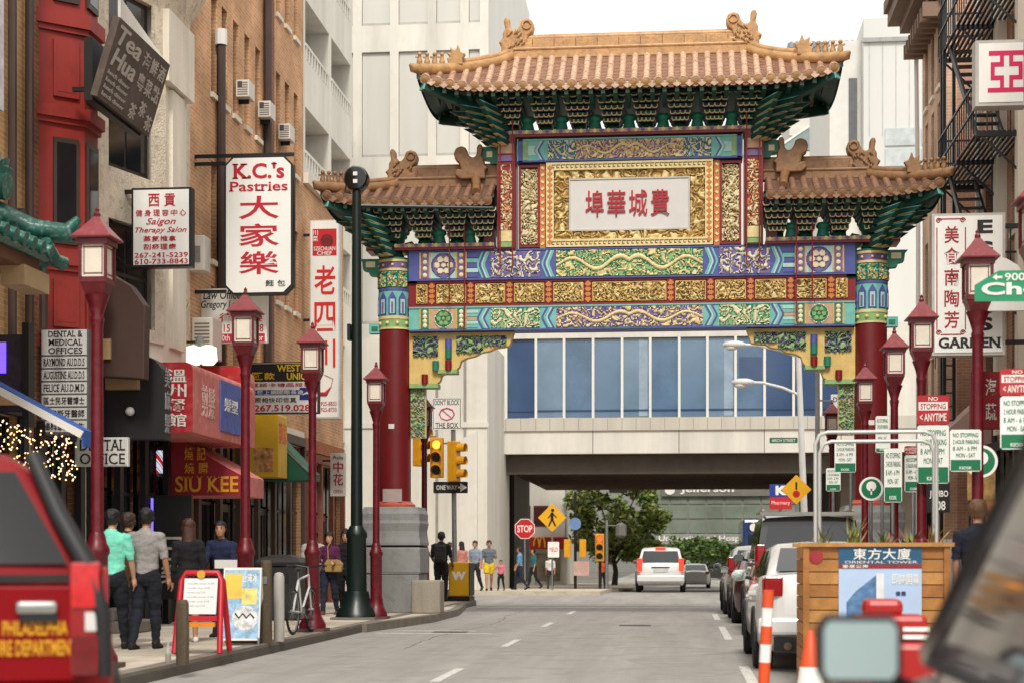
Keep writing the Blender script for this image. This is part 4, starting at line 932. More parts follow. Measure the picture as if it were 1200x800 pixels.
for i, (u, v, lab) in enumerate(((291, 107, 'window air conditioner highest on the long brick wall'), (316, 131, 'window air conditioner beside the brown downpipe on the long brick wall'), (339, 157, 'small window air conditioner at the far end of the long brick wall'), (237, 297, 'white meter box on the brick wall left of the bakery sign'))):
    y = wy(u, FL + .2); z = wz(v, FL + .2, y); ac = thing('air_conditioner' if i < 3 else 'meter_box', lab, 'air conditioner' if i < 3 else 'box', (FL, y, z))
    if i < 3:
        ac.scale = (.72, .72, .78); B(.003, .38, -.32, .32, -.22, .22).build('case', AC, ac, bevel=.015)
        for k in range(6): B(.05, .34, -.327, -.32, -.17 + k * .06, -.14 + k * .06).build('louvre', M('louvre grey', (120, 116, 110), .6), ac)
        B(.05, .18, -.33, -.321, .02, .18).build('grille', M('grille dark', (66, 64, 62), .6), ac); B(.003, .3, -.02, .02, -.34, -.22).build('support', BLACK, ac)
    else: B(.003, .3, -.2, .2, -.35, .3).build('case', AC, ac, bevel=.02); B(.08, .22, -.206, -.2, -.2, .1).build('cover_plate', STEEL, ac)
t = thing('outdoor_unit', 'beige outdoor air conditioning unit on the wall behind the law office sign', 'air conditioner', (FL, 31.0, 4.95)); B(.003, .4, -.32, .32, 0, .75).build('case', AC, t, bevel=.02)
for k in range(9): B(.06, .34, -.327, -.32, .1 + k * .065, .13 + k * .065).build('louvre', MATS['louvre grey'], t)
# -- 5 lower brick corner building
h5 = building('corner_brick_building', 'low tan brick corner building with blank upper wall beside the gate', FL, 40.0, 44.8, 10.2, 9, BR_TAN, [(40.3, 44.5, SW, 3.6, 1), (41.0, 41.5, 5.2, 7.4), (43.2, 43.7, 5.2, 7.4)], rail=False)
shopfront(h5, FL, 40.3, 44.5, 3.7, 3, frame=M('corner brick pier', (140, 84, 60), .8, var=.2, scale=4), doors=(1,))
B(FL - .1, FL + .12, 40.0, 44.9, 10.2, 10.45).build('parapet_cap', STUCL, h5)
B(FL + .001, FL + .06, 40.1, 44.7, 3.85, 4.15).build('soldier_course', M('orange soldier brick', (168, 98, 58), .8, var=.15, scale=8), h5)
# steps
for (yy, lab) in ((25.8, 'worn stone door step of the stucco house'),):
    st = thing('door_steps', lab, 'steps', (FL, yy, SW))
    B(.003, .75, -.6, .6, 0, .18).build('lower_step', KERB, st, bevel=.02); B(.003, .4, -.6, .6, .182, .36).build('upper_step', KERB, st, bevel=.02)
# ================================================================== SIGNS ON THE LEFT
def sign_at(name, label, u0, u1, v0, v1, y, th=.18, frame_m=None, face_m=None, fr=.05, cat='sign', oct_=0.0, bars=(), bar_from=FL):
    """Double-sided hanging box sign square to the street on plane Y=y; returns (thing, w, h) with local origin at its lower left front."""
    x0, x1 = wx(u0, y), wx(u1, y); xm = (x0 + x1) / 2; z1, z0 = wz(v0, xm, y), wz(v1, xm, y); w, h = x1 - x0, z1 - z0
    t = thing(name, label, cat, (x0, y, z0))
    o = oct_; pts = [(o, 0), (w - o, 0), (w, o), (w, h - o), (w - o, h), (o, h), (0, h - o), (0, o)] if o else [(0, 0), (w, 0), (w, h), (0, h)]
    MB().prism(pts, 'y', 0, th).build('cabinet', frame_m or BLACK, t)
    q = fr; o2 = o; pf = [(o2 + q * .4, q), (w - o2 - q * .4, q), (w - q, o2 + q * .4), (w - q, h - o2 - q * .4), (w - o2 - q * .4, h - q), (o2 + q * .4, h - q), (q, h - o2 - q * .4), (q, o2 + q * .4)] if o else [(q, q), (w - q, q), (w - q, h - q), (q, h - q)]
    MB().prism(pf, 'y', -.012, .003).build('sign_face', face_m or WHITE, t)
    MB().prism(pf, 'y', th - .003, th + .012).build('rear_face', face_m or WHITE, t)
    for zf in bars: B(bar_from - x0 + .003, (0 if zf <= 1 else w), th / 2 - .03, th / 2 + .03, zf * h - .03 if zf <= 1 else h + .01, zf * h + .03 if zf <= 1 else h + .07).build('bracket_bar', BLACK, t)
    return t, w, h
SIGNW = M('sign face white', (238, 238, 233), .4, var=.04, scale=2.5, streak=1.2)
# leaning restaurant signboard, parallel to the street, its top leaning out over the pavement
BRW = M('weathered brown board', (88, 74, 66), .7, var=.18, scale=3, dirt=(112, 98, 88), dirtamt=.5); PALE = M('faded pale lettering', (186, 176, 166), .6, var=.15, scale=10)
t = thing('leaning_signboard', 'weathered brown signboard with faded pale lettering leaning out from the red bay house', 'sign', (-7.74, 22.3, 7.52))
bd = B(0, .1, 0, 2.25, 0, 1.1).build('board', BRW, t); bd.rotation_euler = (0, R(17), 0)
bd.location = (-.2, 0, 0)
for k in range(30): MB().prism([(.1, 1.1), (.06, 1.1), (-.02, 1.1 + .26 * (1 - k / 34)), (.02, 1.1 + .26 * (1 - k / 34))], 'y', .02 + k * .0745, .075 + k * .0745).build('pale_top_rib', M('board pale top', (212, 206, 196), .7, var=.1), bd)
for k, wd in enumerate(('Tea', 'Hua')): text(wd, bd, (.1, 1.05, .78 - k * .3, 1.04 - k * .3), PALE, .104, .02, face='+x', shear=.25)
for k in range(3): text('海鮮酒'[k], bd, (1.2 + k * .34, 1.48 + k * .34, .78, 1.0), PALE, .104, .02, face='+x')
for k in range(3): text('粵菜點'[k], bd, (1.2 + k * .34, 1.48 + k * .34, .46, .7), PALE, .104, .02, face='+x')
for k in range(4): text('lunch dinner', bd, (.1, 1.0, .36 - k * .1, .42 - k * .1), PALE, .104, .004, face='+x', shear=.2)
for a_, b_ in ((1.55, .16), (1.2, .04), (1.9, .04)): text('茶', bd, (a_, a_ + .28, b_, b_ + .22), PALE, .104, .02, face='+x')
B(-.78, -.1, .9, .96, .3, .36).build('hanger', BLACK, t); B(-.78, -.1, 2.0, 2.06, .3, .36).build('hanger', BLACK, t)
B(-.32, -.2, .1, 2.15, -.05, .8).build('dark_backing', BLACK, t)  # black sheet standing in for the shaded gap behind the board
# salon sign
t, w, h = sign_at('salon_sign', 'white salon sign with red script and phone numbers in a black frame', 154, 224, 220, 313, 26.0, .2, BLACK, SIGNW, .035, bars=(.97, .03))
f_ = lambda a, b, c, d: (w * a, w * b, h * (1 - d), h * (1 - c))
htext('西貢', t, f_(.25, .78, .08, .24), RED_INK, -.016, .015, .3); htext('健身理容中心', t, f_(.06, .94, .28, .36), RED_INK, -.016, .005, .25)
text('Saigon', t, f_(.25, .75, .385, .49), RED_INK, -.016, .002, shear=.35); text('Therapy Salon', t, f_(.07, .93, .50, .585), RED_INK, -.016, .002, shear=.35)
htext('蒸氣推拿', t, f_(.2, .76, .61, .68), RED_INK, -.016, .02, .12); htext('刮痧理療', t, f_(.2, .76, .71, .78), RED_INK, -.016, .02, .12)
text('267-241-5239', t, f_(.06, .95, .82, .88), RED_INK, -.016, .004, serif=True); text('610-733-8843', t, f_(.06, .95, .90, .96), RED_INK, -.016, .004, serif=True)
MB().bar((FL - t.location.x + .003, .1, h * .75), (-.15, .1, h * .97), .03).build('brace', BLACK, t); MB().bar((FL - t.location.x + .003, .1, h * .25), (-.15, .1, h * .05), .03).build('brace', BLACK, t)
B(FL - t.location.x + .003, FL - t.location.x + .06, .07, .13, -.05, h + .05).build('wall_bar', BLACK, t)
# bakery sign
t, w, h = sign_at('bakery_sign', "tall white bakery sign with clipped corners and large red characters", 263, 343, 183, 345, 30.8, .22, BLACK, SIGNW, .035, oct_=.16, bars=(2, .96, .03))
text("K.C.'s", t, f_(.12, .88, .05, .165), RED_INK, -.016, .025, serif=True); text('Pastries', t, f_(.07, .93, .185, .255), RED_INK, -.016, .012, serif=True)
for k, c_ in enumerate('大家樂'): text(c_, t, f_(.22, .8, .29 + k * .2, .455 + k * .2), RED_INK, -.016, .022)
htext('麵包', t, f_(.58, .92, .9, .945), BLACK_INK, -.016, .002, .3)
# Szechuan blade sign
t, w, h = sign_at('blade_sign', 'tall narrow white blade sign with chilli pepper and brushed red characters', 363, 398, 258, 490, 39.9, .25, M('pale grey cabinet', (206, 204, 198), .5), SIGNW, .03, bars=(.93, .5, .08))
B(w * .1, w * .9, -.018, -.012, h * .82, h * .955).build('red_panel', M('poster red', (196, 20, 30), .5, var=.1), t)
MB().prism([(w * (.58 + .22 * math.cos(a * .524)), h * (.895) + w * .22 * math.sin(a * .524)) for a in range(12)], 'y', -.022, -.018).build('chef_emblem', M('emblem dark red', (120, 14, 20), .5, var=.4, scale=20), t)
text('SZECHUAN', t, f_(.14, .86, .135, .155), WHITE_INK, -.022, .01); text('CHEF', t, f_(.25, .75, .158, .178), WHITE_INK, -.022, .01); vtext('川菜', t, f_(.1, .28, .05, .11), WHITE_INK, -.022, .01)
for k, c_ in enumerate('老四川'): text(c_, t, f_(.16, .86, .23 + k * .185, .375 + k * .185), M('vermilion ink', (214, 26, 26), .5, var=.08), -.02, .03)
MB().tube([(w * .72, -.018, h * .16), (w * .55, -.018, h * .125), (w * .35, -.018, h * .125), (w * .2, -.018, h * .15)], [.012, .05, .045, .01], 6).build('chilli_emblem', RED_INK, t)
MB().tube([(w * .72, -.018, h * .16), (w * .78, -.018, h * .2), (w * .5, -.018, h * .22)], .008, 5).build('chilli_stalk', RED_INK, t)
text('215-925-8833', t, f_(.12, .9, .915, .935), RED_INK, -.018, .0); text('215-925-8733', t, f_(.12, .9, .945, .965), RED_INK, -.018, .0)
# law office sign
t, w, h = sign_at('law_office_sign', 'white and red law office sign partly behind a lamp post', 232, 313, 338, 402, 31.35, .12, WHITE, SIGNW, .02, bars=(.9,))
text('Law Office', t, f_(.08, .62, .03, .2), BLACK_INK, -.016, .004, shear=.2); text('Gregory Lee', t, f_(.05, .6, .22, .4), BLACK_INK, -.016, .004, shear=.2)
htext('律師樓', t, f_(.3, .95, .45, .62), RED_INK, -.016, .01); text('215 238 0588', t, f_(.3, .95, .66, .8), RED_INK, -.016, .005)
B(w * .3, w * .97, -.018, -.012, h * .02, h * .17).build('red_strip', RED_INK, t); text('10th & 2nd Floor', t, f_(.32, .95, .85, .96), WHITE_INK, -.021, .004)
# money transfer sign
t, w, h = sign_at('money_transfer_sign', 'black and yellow money transfer sign over blue and red printed strips', 290, 373, 424, 484, 33.4, .2, BLACK, SIGNW, .02, bars=(.5,))
B(w * .02, w * .98, -.017, -.012, h * .62, h * .97).build('black_panel', BLACK, t)
text('WESTERN', t, f_(.42, .98, .05, .185), M('sign yellow', (240, 196, 20), .45, var=.05), -.021, .02); text('UNION', t, f_(.56, .93, .21, .35), MATS['sign yellow'], -.021, .02); htext('匯款', t, f_(.06, .4, .2, .34), MATS['sign yellow'], -.021, .02)
htext('電話卡禮品服務', t, f_(.04, .92, .41, .48), RED_INK, -.017, .01); B(w * .03, w * .8, -.016, -.012, h * .36, h * .46).build('blue_strip', M('print blue', (40, 70, 150), .5, var=.3, scale=14), t)
htext('手機上網國際長途', t, f_(.04, .8, .545, .63), WHITE_INK, -.019, .01); B(w * .74, w * .95, -.02, -.012, h * .26, h * .5).build('blue_logo_panel', M('logo blue', (24, 40, 130), .5, var=.1), t)
MB().prism([(w * .77, h * .35), (w * .84, h * .42), (w * .92, h * .35), (w * .84, h * .38)], 'y', -.024, -.02).build('logo_mark', WHITE_INK, t)
text('267.519.0288', t, f_(.1, .97, .83, .96), RED_INK, -.017, .02); htext('照相快印傳真', t, f_(.1, .7, .69, .79), BLACK_INK, -.017, .005)
# medical directory
t, w, h = sign_at('medical_directory', 'grey office directory board with eight stacked name plates', 48, 104, 386, 510, 23.15, .1, M('directory frame', (92, 90, 92), .5), M('directory ground', (120, 118, 118), .5), .02)
rows_ = [('DENTAL &', 'MEDICAL', 'OFFICES'), ('RAYMOND AU.D.D.S',), ('AUGUSTINE AU.D.D.S',), ('FELICE AU.D.M.D',), ('區士民牙醫博士',), ('區奧斯牙醫師',), ('婦科家庭醫生',)]
zz = 1.0
for r_ in rows_:
    hh = .245 if len(r_) > 1 else .115; pz1, pz0 = h * zz - .008, h * (zz - hh) + .008
    pl_ = B(.02, w - .02, -.03, -.012, pz0, pz1).build('name_plate', M('plate pale grey', (208, 206, 204), .5, var=.05), t)
    for i, ln in enumerate(r_):
        H_ = (pz1 - pz0) / len(r_); text(ln, pl_, (.05, w - .05, pz1 - (i + 1) * H_ + H_ * .16, pz1 - i * H_ - H_ * .16) if len(r_) == 1 else (.12, w - .08 - .0 * i, pz1 - (i + 1) * H_ + H_ * .14, pz1 - i * H_ - H_ * .14), BLACK_INK, -.034, .004, serif=True)
    zz -= hh + .006
t, w, h = sign_at('dental_office_sign', 'white dental office sign with black capitals over the dark doorway', 88, 150, 512, 546, 24.4, .08, WHITE, M('office sign white', (214, 212, 206), .5), .015)
text('DENTAL', t, f_(.1, .95, .08, .45), BLACK_INK, -.016, .004, serif=True); text('OFFICE', t, f_(.1, .95, .55, .92), BLACK_INK, -.016, .004, serif=True)
B(FL - t.location.x + .003, 0, .02, .06, h * .7, h * .78).build('bracket_bar', BLACK, t); B(FL - t.location.x + .003, 0, .02, .06, h * .2, h * .28).build('bracket_bar', BLACK, t)

# awnings: box profiles with a rounded front, running along the facade; the end faces the viewer
def box_awning(name, label, u0, u1, v0, v1, y0, y1, mat, endm=None, round_=.4, frontm=None):
    xa, xb = FL + .003, wx(u1, y0); z1, z0 = wz(v0, xb, y0), wz(v1, xb, y0); r = round_
    t = thing(name, label, 'awning', (FL, y0, 0)); W = xb - FL
    pts = [(.003, z0), (W, z0), (W, z1 - r)] + [(W - r + r * math.cos(a), z1 - r + r * math.sin(a)) for a in (R(25), R(50), R(75))] + [(W - r, z1), (.003, z1)]
    MB().prism(pts, 'y', 0, y1 - y0).build('awning_cover', mat, t)
    MB().prism(pts, 'y', -.02, -.003).build('awning_end', endm or mat, t)
    return t, W, z0, z1
BLKC = M('black awning vinyl', (30, 29, 31), .5, var=.15, scale=3); REDC = M('red awning vinyl', (178, 26, 34), .55, var=.12, scale=2, dirt=(206, 110, 110), dirtamt=.3)
PINKC = M('sun faded red vinyl', (206, 116, 110), .7, var=.12, scale=2, dirt=(222, 160, 150), dirtamt=.5); YELC = M('yellow sign vinyl', (224, 178, 40), .6, var=.1)
t, W, z0, z1 = box_awning('black_awning', 'black rounded vinyl awning over the dark doorway beside the red shop sign', 118, 192, 416, 514, 25.4, 25.75, BLKC, round_=.35)
for k in range(3): text('髮廊美'[k], t, (.05, .3, z0 + .1 + k * .35, z0 + .4 + k * .35), M('silver letter', (150, 148, 150), .4), W + .004, .01, face='+x')
B(.25, .75, -.16, -.02, z0 + .75, z0 + 1.05).build('tan_lamp_panel', M('tan lamp panel', (176, 146, 108), .6), t)
MB().sphere((.62, -.1, z0 + .42), .07, 10, 8).build('bulb', M('frosted bulb', (226, 222, 214), .3), t)
t, W, z0, z1 = box_awning('red_shop_awning', 'red box awning with white characters on its end and faded pink front', 190, 226, 424, 506, 27.0, 31.0, PINKC, REDC, .12)
vtext('溫州餐館'[:4], t, (W - .42, W - .1, z0 + .08, z1 - .1), WHITE_INK, -.024, .03, .1)
fb_ = B(W + .003, W + .03, 1.6, 2.9, z0 + .15, z1 - .12).build('blue_poster', M('poster blue', (84, 102, 176), .6, var=.2, scale=5), t); text('髮型', fb_, (1.8, 2.7, z0 + .5, z1 - .4), WHITE_INK, W + .032, .01, face='+x')
text('剪髮', t, (.5, 1.3, z0 + .3, z1 - .3), M('faded pink letter', (226, 190, 180), .6), W + .005, .01, face='+x')
t, W, z0, z1 = box_awning('second_red_awning', 'faded red rounded awning beyond the blue poster', 226, 292, 428, 512, 31.3, 31.75, PINKC, REDC, .3)
# sloping restaurant awning
t = thing('restaurant_awning', 'sloping crimson restaurant awning with golden lettering on its end', 'awning', (FL, 29.3, 0))
zt, zb = wz(517, FL + .6, 29.3), wz(580, FL + 1.2, 29.3); ex = wx(283, 29.3) - FL
MB().prism([(.003, zt), (.25, zt), (ex, zb + .35), (ex, zb), (.003, zb)], 'y', 0, 1.6).build('awning_cover', PINKC, t); MB().prism([(.003, zt), (.25, zt), (ex, zb + .35), (ex, zb), (.003, zb)], 'y', -.02, -.003).build('awning_end', M('crimson canvas', (142, 22, 38), .7, var=.12), t)
text('SIU KEE', t, (.12, ex - .05, zb + .06, zb + .34), GOLD_INK, -.024, .015, serif=True); htext('燒記', t, (.25, .7, zb + .62, zb + .85), GOLD_INK, -.024, .012, .3); htext('燒臘', t, (.25, .75, zb + .39, zb + .58), GOLD_INK, -.024, .012, .3)
# yellow shop sign, green awning
t, W, z0, z1 = box_awning('yellow_shop_sign', 'yellow printed shop sign box under the money transfer sign', 290, 326, 484, 558, 34.9, 35.7, YELC, YELC, .05)
for k in range(2): text('麵家'[k], t, (.06 + k * .36, .38 + k * .36, z0 + .7, z1 - .15), M('orange print', (226, 120, 70), .6), W + .004, .01, face='+x')
B(.1, W - .1, -.03, -.02, z0 + .1, z0 + .6).build('photo_panel', M('food photo print', (222, 150, 90), .6, var=.5, scale=9), t)
t = thing('green_awning', 'small dark green sloping awning past the yellow shop sign', 'awning', (FL, 36.0, 0))
zt, zb = wz(500, FL + .4, 36.0), wz(562, FL + .9, 36.0); MB().prism([(.003, zt), (.1, zt), (1.05, zb + .15), (1.05, zb), (.003, zb)], 'y', 0, 1.0).build('awning_cover', M('green canvas', (20, 84, 62), .7, var=.15), t)
MB().bar((.01, -.01, zt), (1.06, -.01, zb + .13), .03, .03).build('frame_pipe', STEEL, t)
# small white sign on the corner pier
y = 41.6; t, w, h = sign_at('pier_sign', 'small white sign with red flower print on the brick pier', 387, 405, 530, 581, y, .06, WHITE, SIGNW, .01)
text('中', t, f_(.2, .85, .2, .45), RED_INK, -.016, .03); text('花', t, f_(.2, .85, .48, .75), RED_INK, -.016, .03); text('Asia', t, f_(.15, .85, .06, .15), BLACK_INK, -.016, 0); text('OPEN', t, f_(.2, .8, .85, .93), RED_INK, -.016, 0)
B(FL - t.location.x + .003, 0, .02, .04, h * .8, h * .84).build('bracket_bar', BLACK, t)
# floodlights
t = thing('floodlight', 'pair of lit white floodlights above the red shop awning', 'light', (wx(234, 29.4), 29.4, wz(414, wx(234, 29.4), 29.4)))
LIT = M('lit diffuser', (236, 255, 214), .4, emit=1.1, var=0)
for k in (-.11, .15): MB().lathe([(.1, -.2), (.17, -.12), (.15, .1), (.05, .14)], 12).build('lamp_head', LIT, t, (k, 0, 0), smooth=40)
MB().lathe([(.06, .1), (.1, .16), (.05, .3)], 10).build('housing', M('lamp housing grey', (110, 112, 110), .5), t); MB().bar((FL - t.location.x + .003, 0, .2), (0, 0, .2), .04).build('arm', BLACK, t)
MB().tube([(-.2, 0, .1), (-.35, 0, .5), (-.2, 0, .9), (-.4, 0, 1.1)], .012, 5).build('cable', M('yellow cable', (196, 190, 90), .6), t)
# barber poles and lit shop strips
for k, (u, lab) in enumerate(((186, 'lit barber pole in front of the black awning doorway'), (206, 'lit barber pole nearer the restaurant awning'))):
    y = 29.2 + k * .6; xx = wx(u, y); zc = wz(541, xx, y); t = thing('barber_pole', lab, 'barber pole', (xx, y, zc))
    bpm = bpy.data.materials.new('barber stripes'); bpm.use_nodes = True; n = bpm.node_tree.nodes; L = bpm.node_tree.links; b_ = n['Principled BSDF']
    g = n.new('ShaderNodeTexCoord'); wv = n.new('ShaderNodeTexWave'); wv.bands_direction = 'DIAGONAL'; wv.inputs['Scale'].default_value = 2.2; L.new(g.outputs['Object'], wv.inputs['Vector'])
    cr = n.new('ShaderNodeValToRGB'); cr.color_ramp.interpolation = 'CONSTANT'; e = cr.color_ramp.elements; e[0].color = (*lin((200, 30, 40)), 1); e[1].position = .25; e[1].color = (.85, .87, .95, 1)
    q = e.new(.6); q.color = (*lin((40, 60, 170)), 1); q = e.new(.78); q.color = (.85, .87, .95, 1)
    L.new(wv.outputs[0], cr.inputs[0]); L.new(cr.outputs[0], b_.inputs['Base Color']); L.new(cr.outputs[0], b_.inputs['Emission Color']); b_.inputs['Emission Strength'].default_value = .5
    MB().cyl((0, 0, -.2), (0, 0, .2), .1, .1, 16).build('striped_cylinder', bpm, t, smooth=40); MB().lathe([(.13, -.26), (.13, -.2)], 16).build('base_cap', STEEL, t); MB().lathe([(.13, .2), (.1, .27), (.03, .3)], 16).build('top_cap', STEEL, t); B(FL - xx + .003, 0, -.02, .02, .2, .24).build('arm', BLACK, t)
t = thing('led_door_board', 'black board with pale characters and a violet light strip by the doorway', 'sign', (wx(203, 28.0), 28.0, SW))
B(-.32, .32, 0, .06, .45, 2.2).build('board', BLACK, t, bevel=.01); text('子', t, (-.2, .25, 1.1, 1.5), PALE, -.006, .04); text('樂', t, (-.22, .25, .7, 1.07), PALE, -.006, .04)
B(-.38, -.35, -.02, .02, .3, 2.15).build('violet_strip', M('violet led', (110, 90, 240), .4, emit=1.3), t); B(-.3, -.25, .01, .05, 0, .45).build('leg', BLACK, t); B(.25, .3, .01, .05, 0, .45).build('leg', BLACK, t)
# ================================================================== RIGHT SIDE OF THE STREET
BR_MAU = brick_mat('mauve brick', (178, 134, 112), (194, 150, 126), (202, 172, 150)); BR_PNK = brick_mat('pink tan brick', (206, 168, 140), (220, 184, 156), (222, 196, 172))
A = thing('cornice_building', 'pink brick corner building with a heavy bracketed cornice at right', 'building', (0, 0, 0)); ax, ay0, ay1, ah = 6.3, 42.1, 45.9, 17.5
m = MB(); holes = [(y, y + .5, z, z + 1.8) for y in (42.7, 43.8, 44.9) for z in (4.5, 7.6, 10.7, 12.9)]
wall_hole_grid(m, ax, ay0, ay1, 0, ah, holes + [(42.4, 45.6, SW, 3.3)], .3, -1); m.build('street_wall', BR_PNK, A)
for h in holes: window_x(A, ax, h, -1, False)
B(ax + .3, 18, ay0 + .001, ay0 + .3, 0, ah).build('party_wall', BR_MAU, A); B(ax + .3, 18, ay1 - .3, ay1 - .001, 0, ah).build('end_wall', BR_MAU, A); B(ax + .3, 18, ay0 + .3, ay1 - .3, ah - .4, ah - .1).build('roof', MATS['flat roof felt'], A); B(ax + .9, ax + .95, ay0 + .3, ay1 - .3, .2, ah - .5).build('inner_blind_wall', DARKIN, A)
for o, z0_, z1_ in ((.12, 14.75, 14.95), (.3, 14.95, 15.2), (.55, 15.2, 15.45), (.85, 15.45, 15.8), (.95, 15.8, 16.1)): B(ax - o, ax - .002, ay0 - .1 * o, ay1 + o * .6, z0_, z1_).build('cornice_step', M('brown cornice', (132, 106, 88), .7, var=.15), A)
for k in range(9): B(ax - .5, ax - .003, ay0 + .1 + k * .44, ay0 + .25 + k * .44, 14.4, 14.749).build('cornice_bracket', MATS['brown cornice'], A)
shopfront(A, ax, 42.4, 45.6, 3.4, 3, s=-1, doors=(1,))
MB().tube([(ax - .15, 45.95, 16), (ax - .15, 46.0, 14.6), (ax - .1, 46.0, 10), (ax - .1, 46.0, .2)], .06, 8).build('downpipe', WHITE, A)
Bd = building('fire_escape_building', 'tan brick building at right carrying the black fire escape and hanging signs', 6.6, 24.0, 38.9, 15.0, 10, BR_MAU, [(y, y + 1.0, z, z + 1.9) for y in (26, 29, 32, 34.2, 37.2) for z in (4.6, 7.8, 11.0)] + [(24.3, 38.6, SW, 3.5, 1)], s=-1, rail=True)
shopfront(Bd, 6.6, 24.3, 38.6, 3.6, 7, s=-1, doors=(1, 4))
for yy in (33.6, 35.9): B(6.38, 6.599, yy - .16, yy + .16, 3.8, 15).build('pale_pilaster', STUCL, Bd)
for yy in (36.6, 38.6): MB().cyl((6.5, yy, 3.7), (6.5, yy, 15), .06, .06, 8).build('downpipe', WHITE if yy > 37 else DKBR, Bd)
Bn = building('near_right_building', 'brown brick building at the near right end of the street', 6.6, 12.0, 23.8, 12.0, 10, BR_DRK, [(13 + 2.4 * k, 14 + 2.4 * k, 5, 7) for k in range(4)] + [(12.3, 23.5, SW, 3.5, 1)], s=-1)
shopfront(Bn, 6.6, 12.3, 23.5, 3.6, 5, s=-1, doors=(1,))
# fire escape
fe = thing('fire_escape', 'black iron fire escape with railings and stair flights on the right brick front', 'fire escape', (0, 0, 0)); X0_, X1_ = 5.62, 6.597; fy0, fy1 = 33.6, 38.4
def rail_run(y0, y1, z, x, par):
    m = MB()
    for zz in (.45, .95): m.box(x - .018, x + .018, y0, y1, z + zz - .02, z + zz + .02)
    par_ = m.build('railing', BLACK, par)
    n_ = int((y1 - y0) / .28); bm_ = MB().box(-.011, .011, -.011, .011, 0, .95).mesh('baluster', BLACK)
    for k in range(n_ + 1): part('baluster', bm_, par_, (x, y0 + (y1 - y0) * k / n_, z))
for z in (12.3, 9.5, 6.7):
    pf = MB()
    for k in range(10): pf.box(X0_ + .02 + k * .098, X0_ + .075 + k * .098, fy0, fy1, z - .03, z)
    d_ = pf.build('platform_slats', BLACK, fe)
    for yy in (fy0, (fy0 + fy1) / 2, fy1): B(X0_, X1_, yy - .03, yy + .03, z - .12, z - .031).build('platform_beam', BLACK, fe); MB().bar((X0_ + .1, yy, z - .1), (X1_, yy, z - .95), .04).build('platform_brace', BLACK, fe)
    rail_run(fy0, fy1, z + .001, X0_, fe)
    for yy in (fy0, fy1):
        m = MB()
        for zz in (.45, .95): m.box(X0_, X1_, yy - .018, yy + .018, z + zz - .02, z + zz + .02)
        q = m.build('end_railing', BLACK, fe)
        for k in range(4): B(X0_ + .2 + k * .22, X0_ + .222 + k * .22, yy - .011, yy + .011, z, z + .95).build('baluster', BLACK, q)
for z in (9.5, 6.7):
    for x in (5.75, 6.25): MB().bar((x, 34.2, z), (x, 37.6, z + 2.75), .05, .16).build('stair_stringer', BLACK, fe)
    for k in range(11): f_2 = (k + .5) / 11; B(5.75, 6.25, 34.1 + 3.4 * f_2, 34.32 + 3.4 * f_2, z + 2.75 * f_2, z + 2.75 * f_2 + .025).build('stair_tread', BLACK, fe)
for x, y in ((5.66, 38.2), (5.66, 37.85), (5.95, 38.42)): B(x - .035, x + .035, y - .035, y + .035, 3.6, 15.5).build('upright', BLACK, fe)
for k in range(14): B(5.66, 5.95, 38.42 - .012, 38.42 + .012, 4.0 + k * .3, 4.03 + k * .3).build('ladder_rung', BLACK, fe)
MB().tube([(6.28, 42.08, 14.5), (5.9, 40.5, 9.0), (5.62, 38.9, 5.5)], .012, 5).build('guy_wire', BLACK, fe)
# signs
def rsign(name, label, u0, u1, v0, v1, y, **k):
    t, w, h = sign_at(name, label, u0, u1, v0, v1, y, **k); return t, w, h
t, w, h = rsign('white_box_sign', 'large white box sign with one magenta brushed character on the fire escape building', 1143, 1203, 47, 124, 31.3, th=.35, frame_m=M('grey cabinet', (186, 182, 176), .5), face_m=SIGNW, fr=.06)
text('亞', t, (w * .24, w * .98, h * .2, h * .83), M('magenta ink', (206, 12, 84), .5, var=.06), -.016, .022)
B(w, 6.597 - t.location.x, .1, .2, h * .8, h * .85).build('bracket_bar', BLACK, t); B(w, 6.597 - t.location.x, .1, .2, h * .2, h * .25).build('bracket_bar', BLACK, t)
f_ = lambda a, b, c, d: (w * a, w * b, h * (1 - d), h * (1 - c))
t, w, h = rsign('restaurant_sign', 'tall white restaurant sign with red fret border and black stencil capitals', 1092, 1178, 250, 416, 31.5, th=.3, frame_m=M('grey cabinet', (186, 182, 176), .5), face_m=SIGNW, fr=.05)
MAR = M('maroon ink', (158, 22, 40), .5, var=.06)
for k, c_ in enumerate('美食南陶芳'): text(c_, t, f_(.17, .37, .09 + k * .15, .21 + k * .15), MAR, -.016, .012)
for c_, a_ in (('E', .05), ('G', .2), ('R', .34), ('E', .48), ('S', .62), ('S', .735)): text(c_, t, f_(.62, .83, a_, a_ + .095), BLACK_INK, -.016, .04, serif=True)
text('GARDEN', t, f_(.09, .94, .875, .95), BLACK_INK, -.016, .03, serif=True)
for (a, b, c, d) in ((.06, .075, .1, .82), (.45, .465, .1, .82), (.12, .4, .035, .043), (.12, .4, .85, .858)): B(w * a, w * b, -.018, -.011, h * (1 - d), h * (1 - c)).build('fret_line', MAR, t)
for sx, sz in ((.09, .05), (.42, .05), (.09, .84), (.42, .84)):
    MB().tube([(w * sx + .05 * math.cos(a * .6) * (1 - a / 20), -.016, h * (1 - sz) + .05 * math.sin(a * .6) * (1 - a / 20)) for a in range(18)], .009, 5).build('fret_curl', MAR, t)
B(w, 6.597 - t.location.x, .1, .2, h * .9, h * .93).build('bracket_bar', BLACK, t); B(w, 6.597 - t.location.x, .1, .2, h * .08, h * .11).build('bracket_bar', BLACK, t)
ar = thing('arched_sign', 'white arch topped sign with magenta letters in front of the restaurant sign', 'sign', (wx(1150, 31.0), 31.0, wz(345, 5, 31.0)))
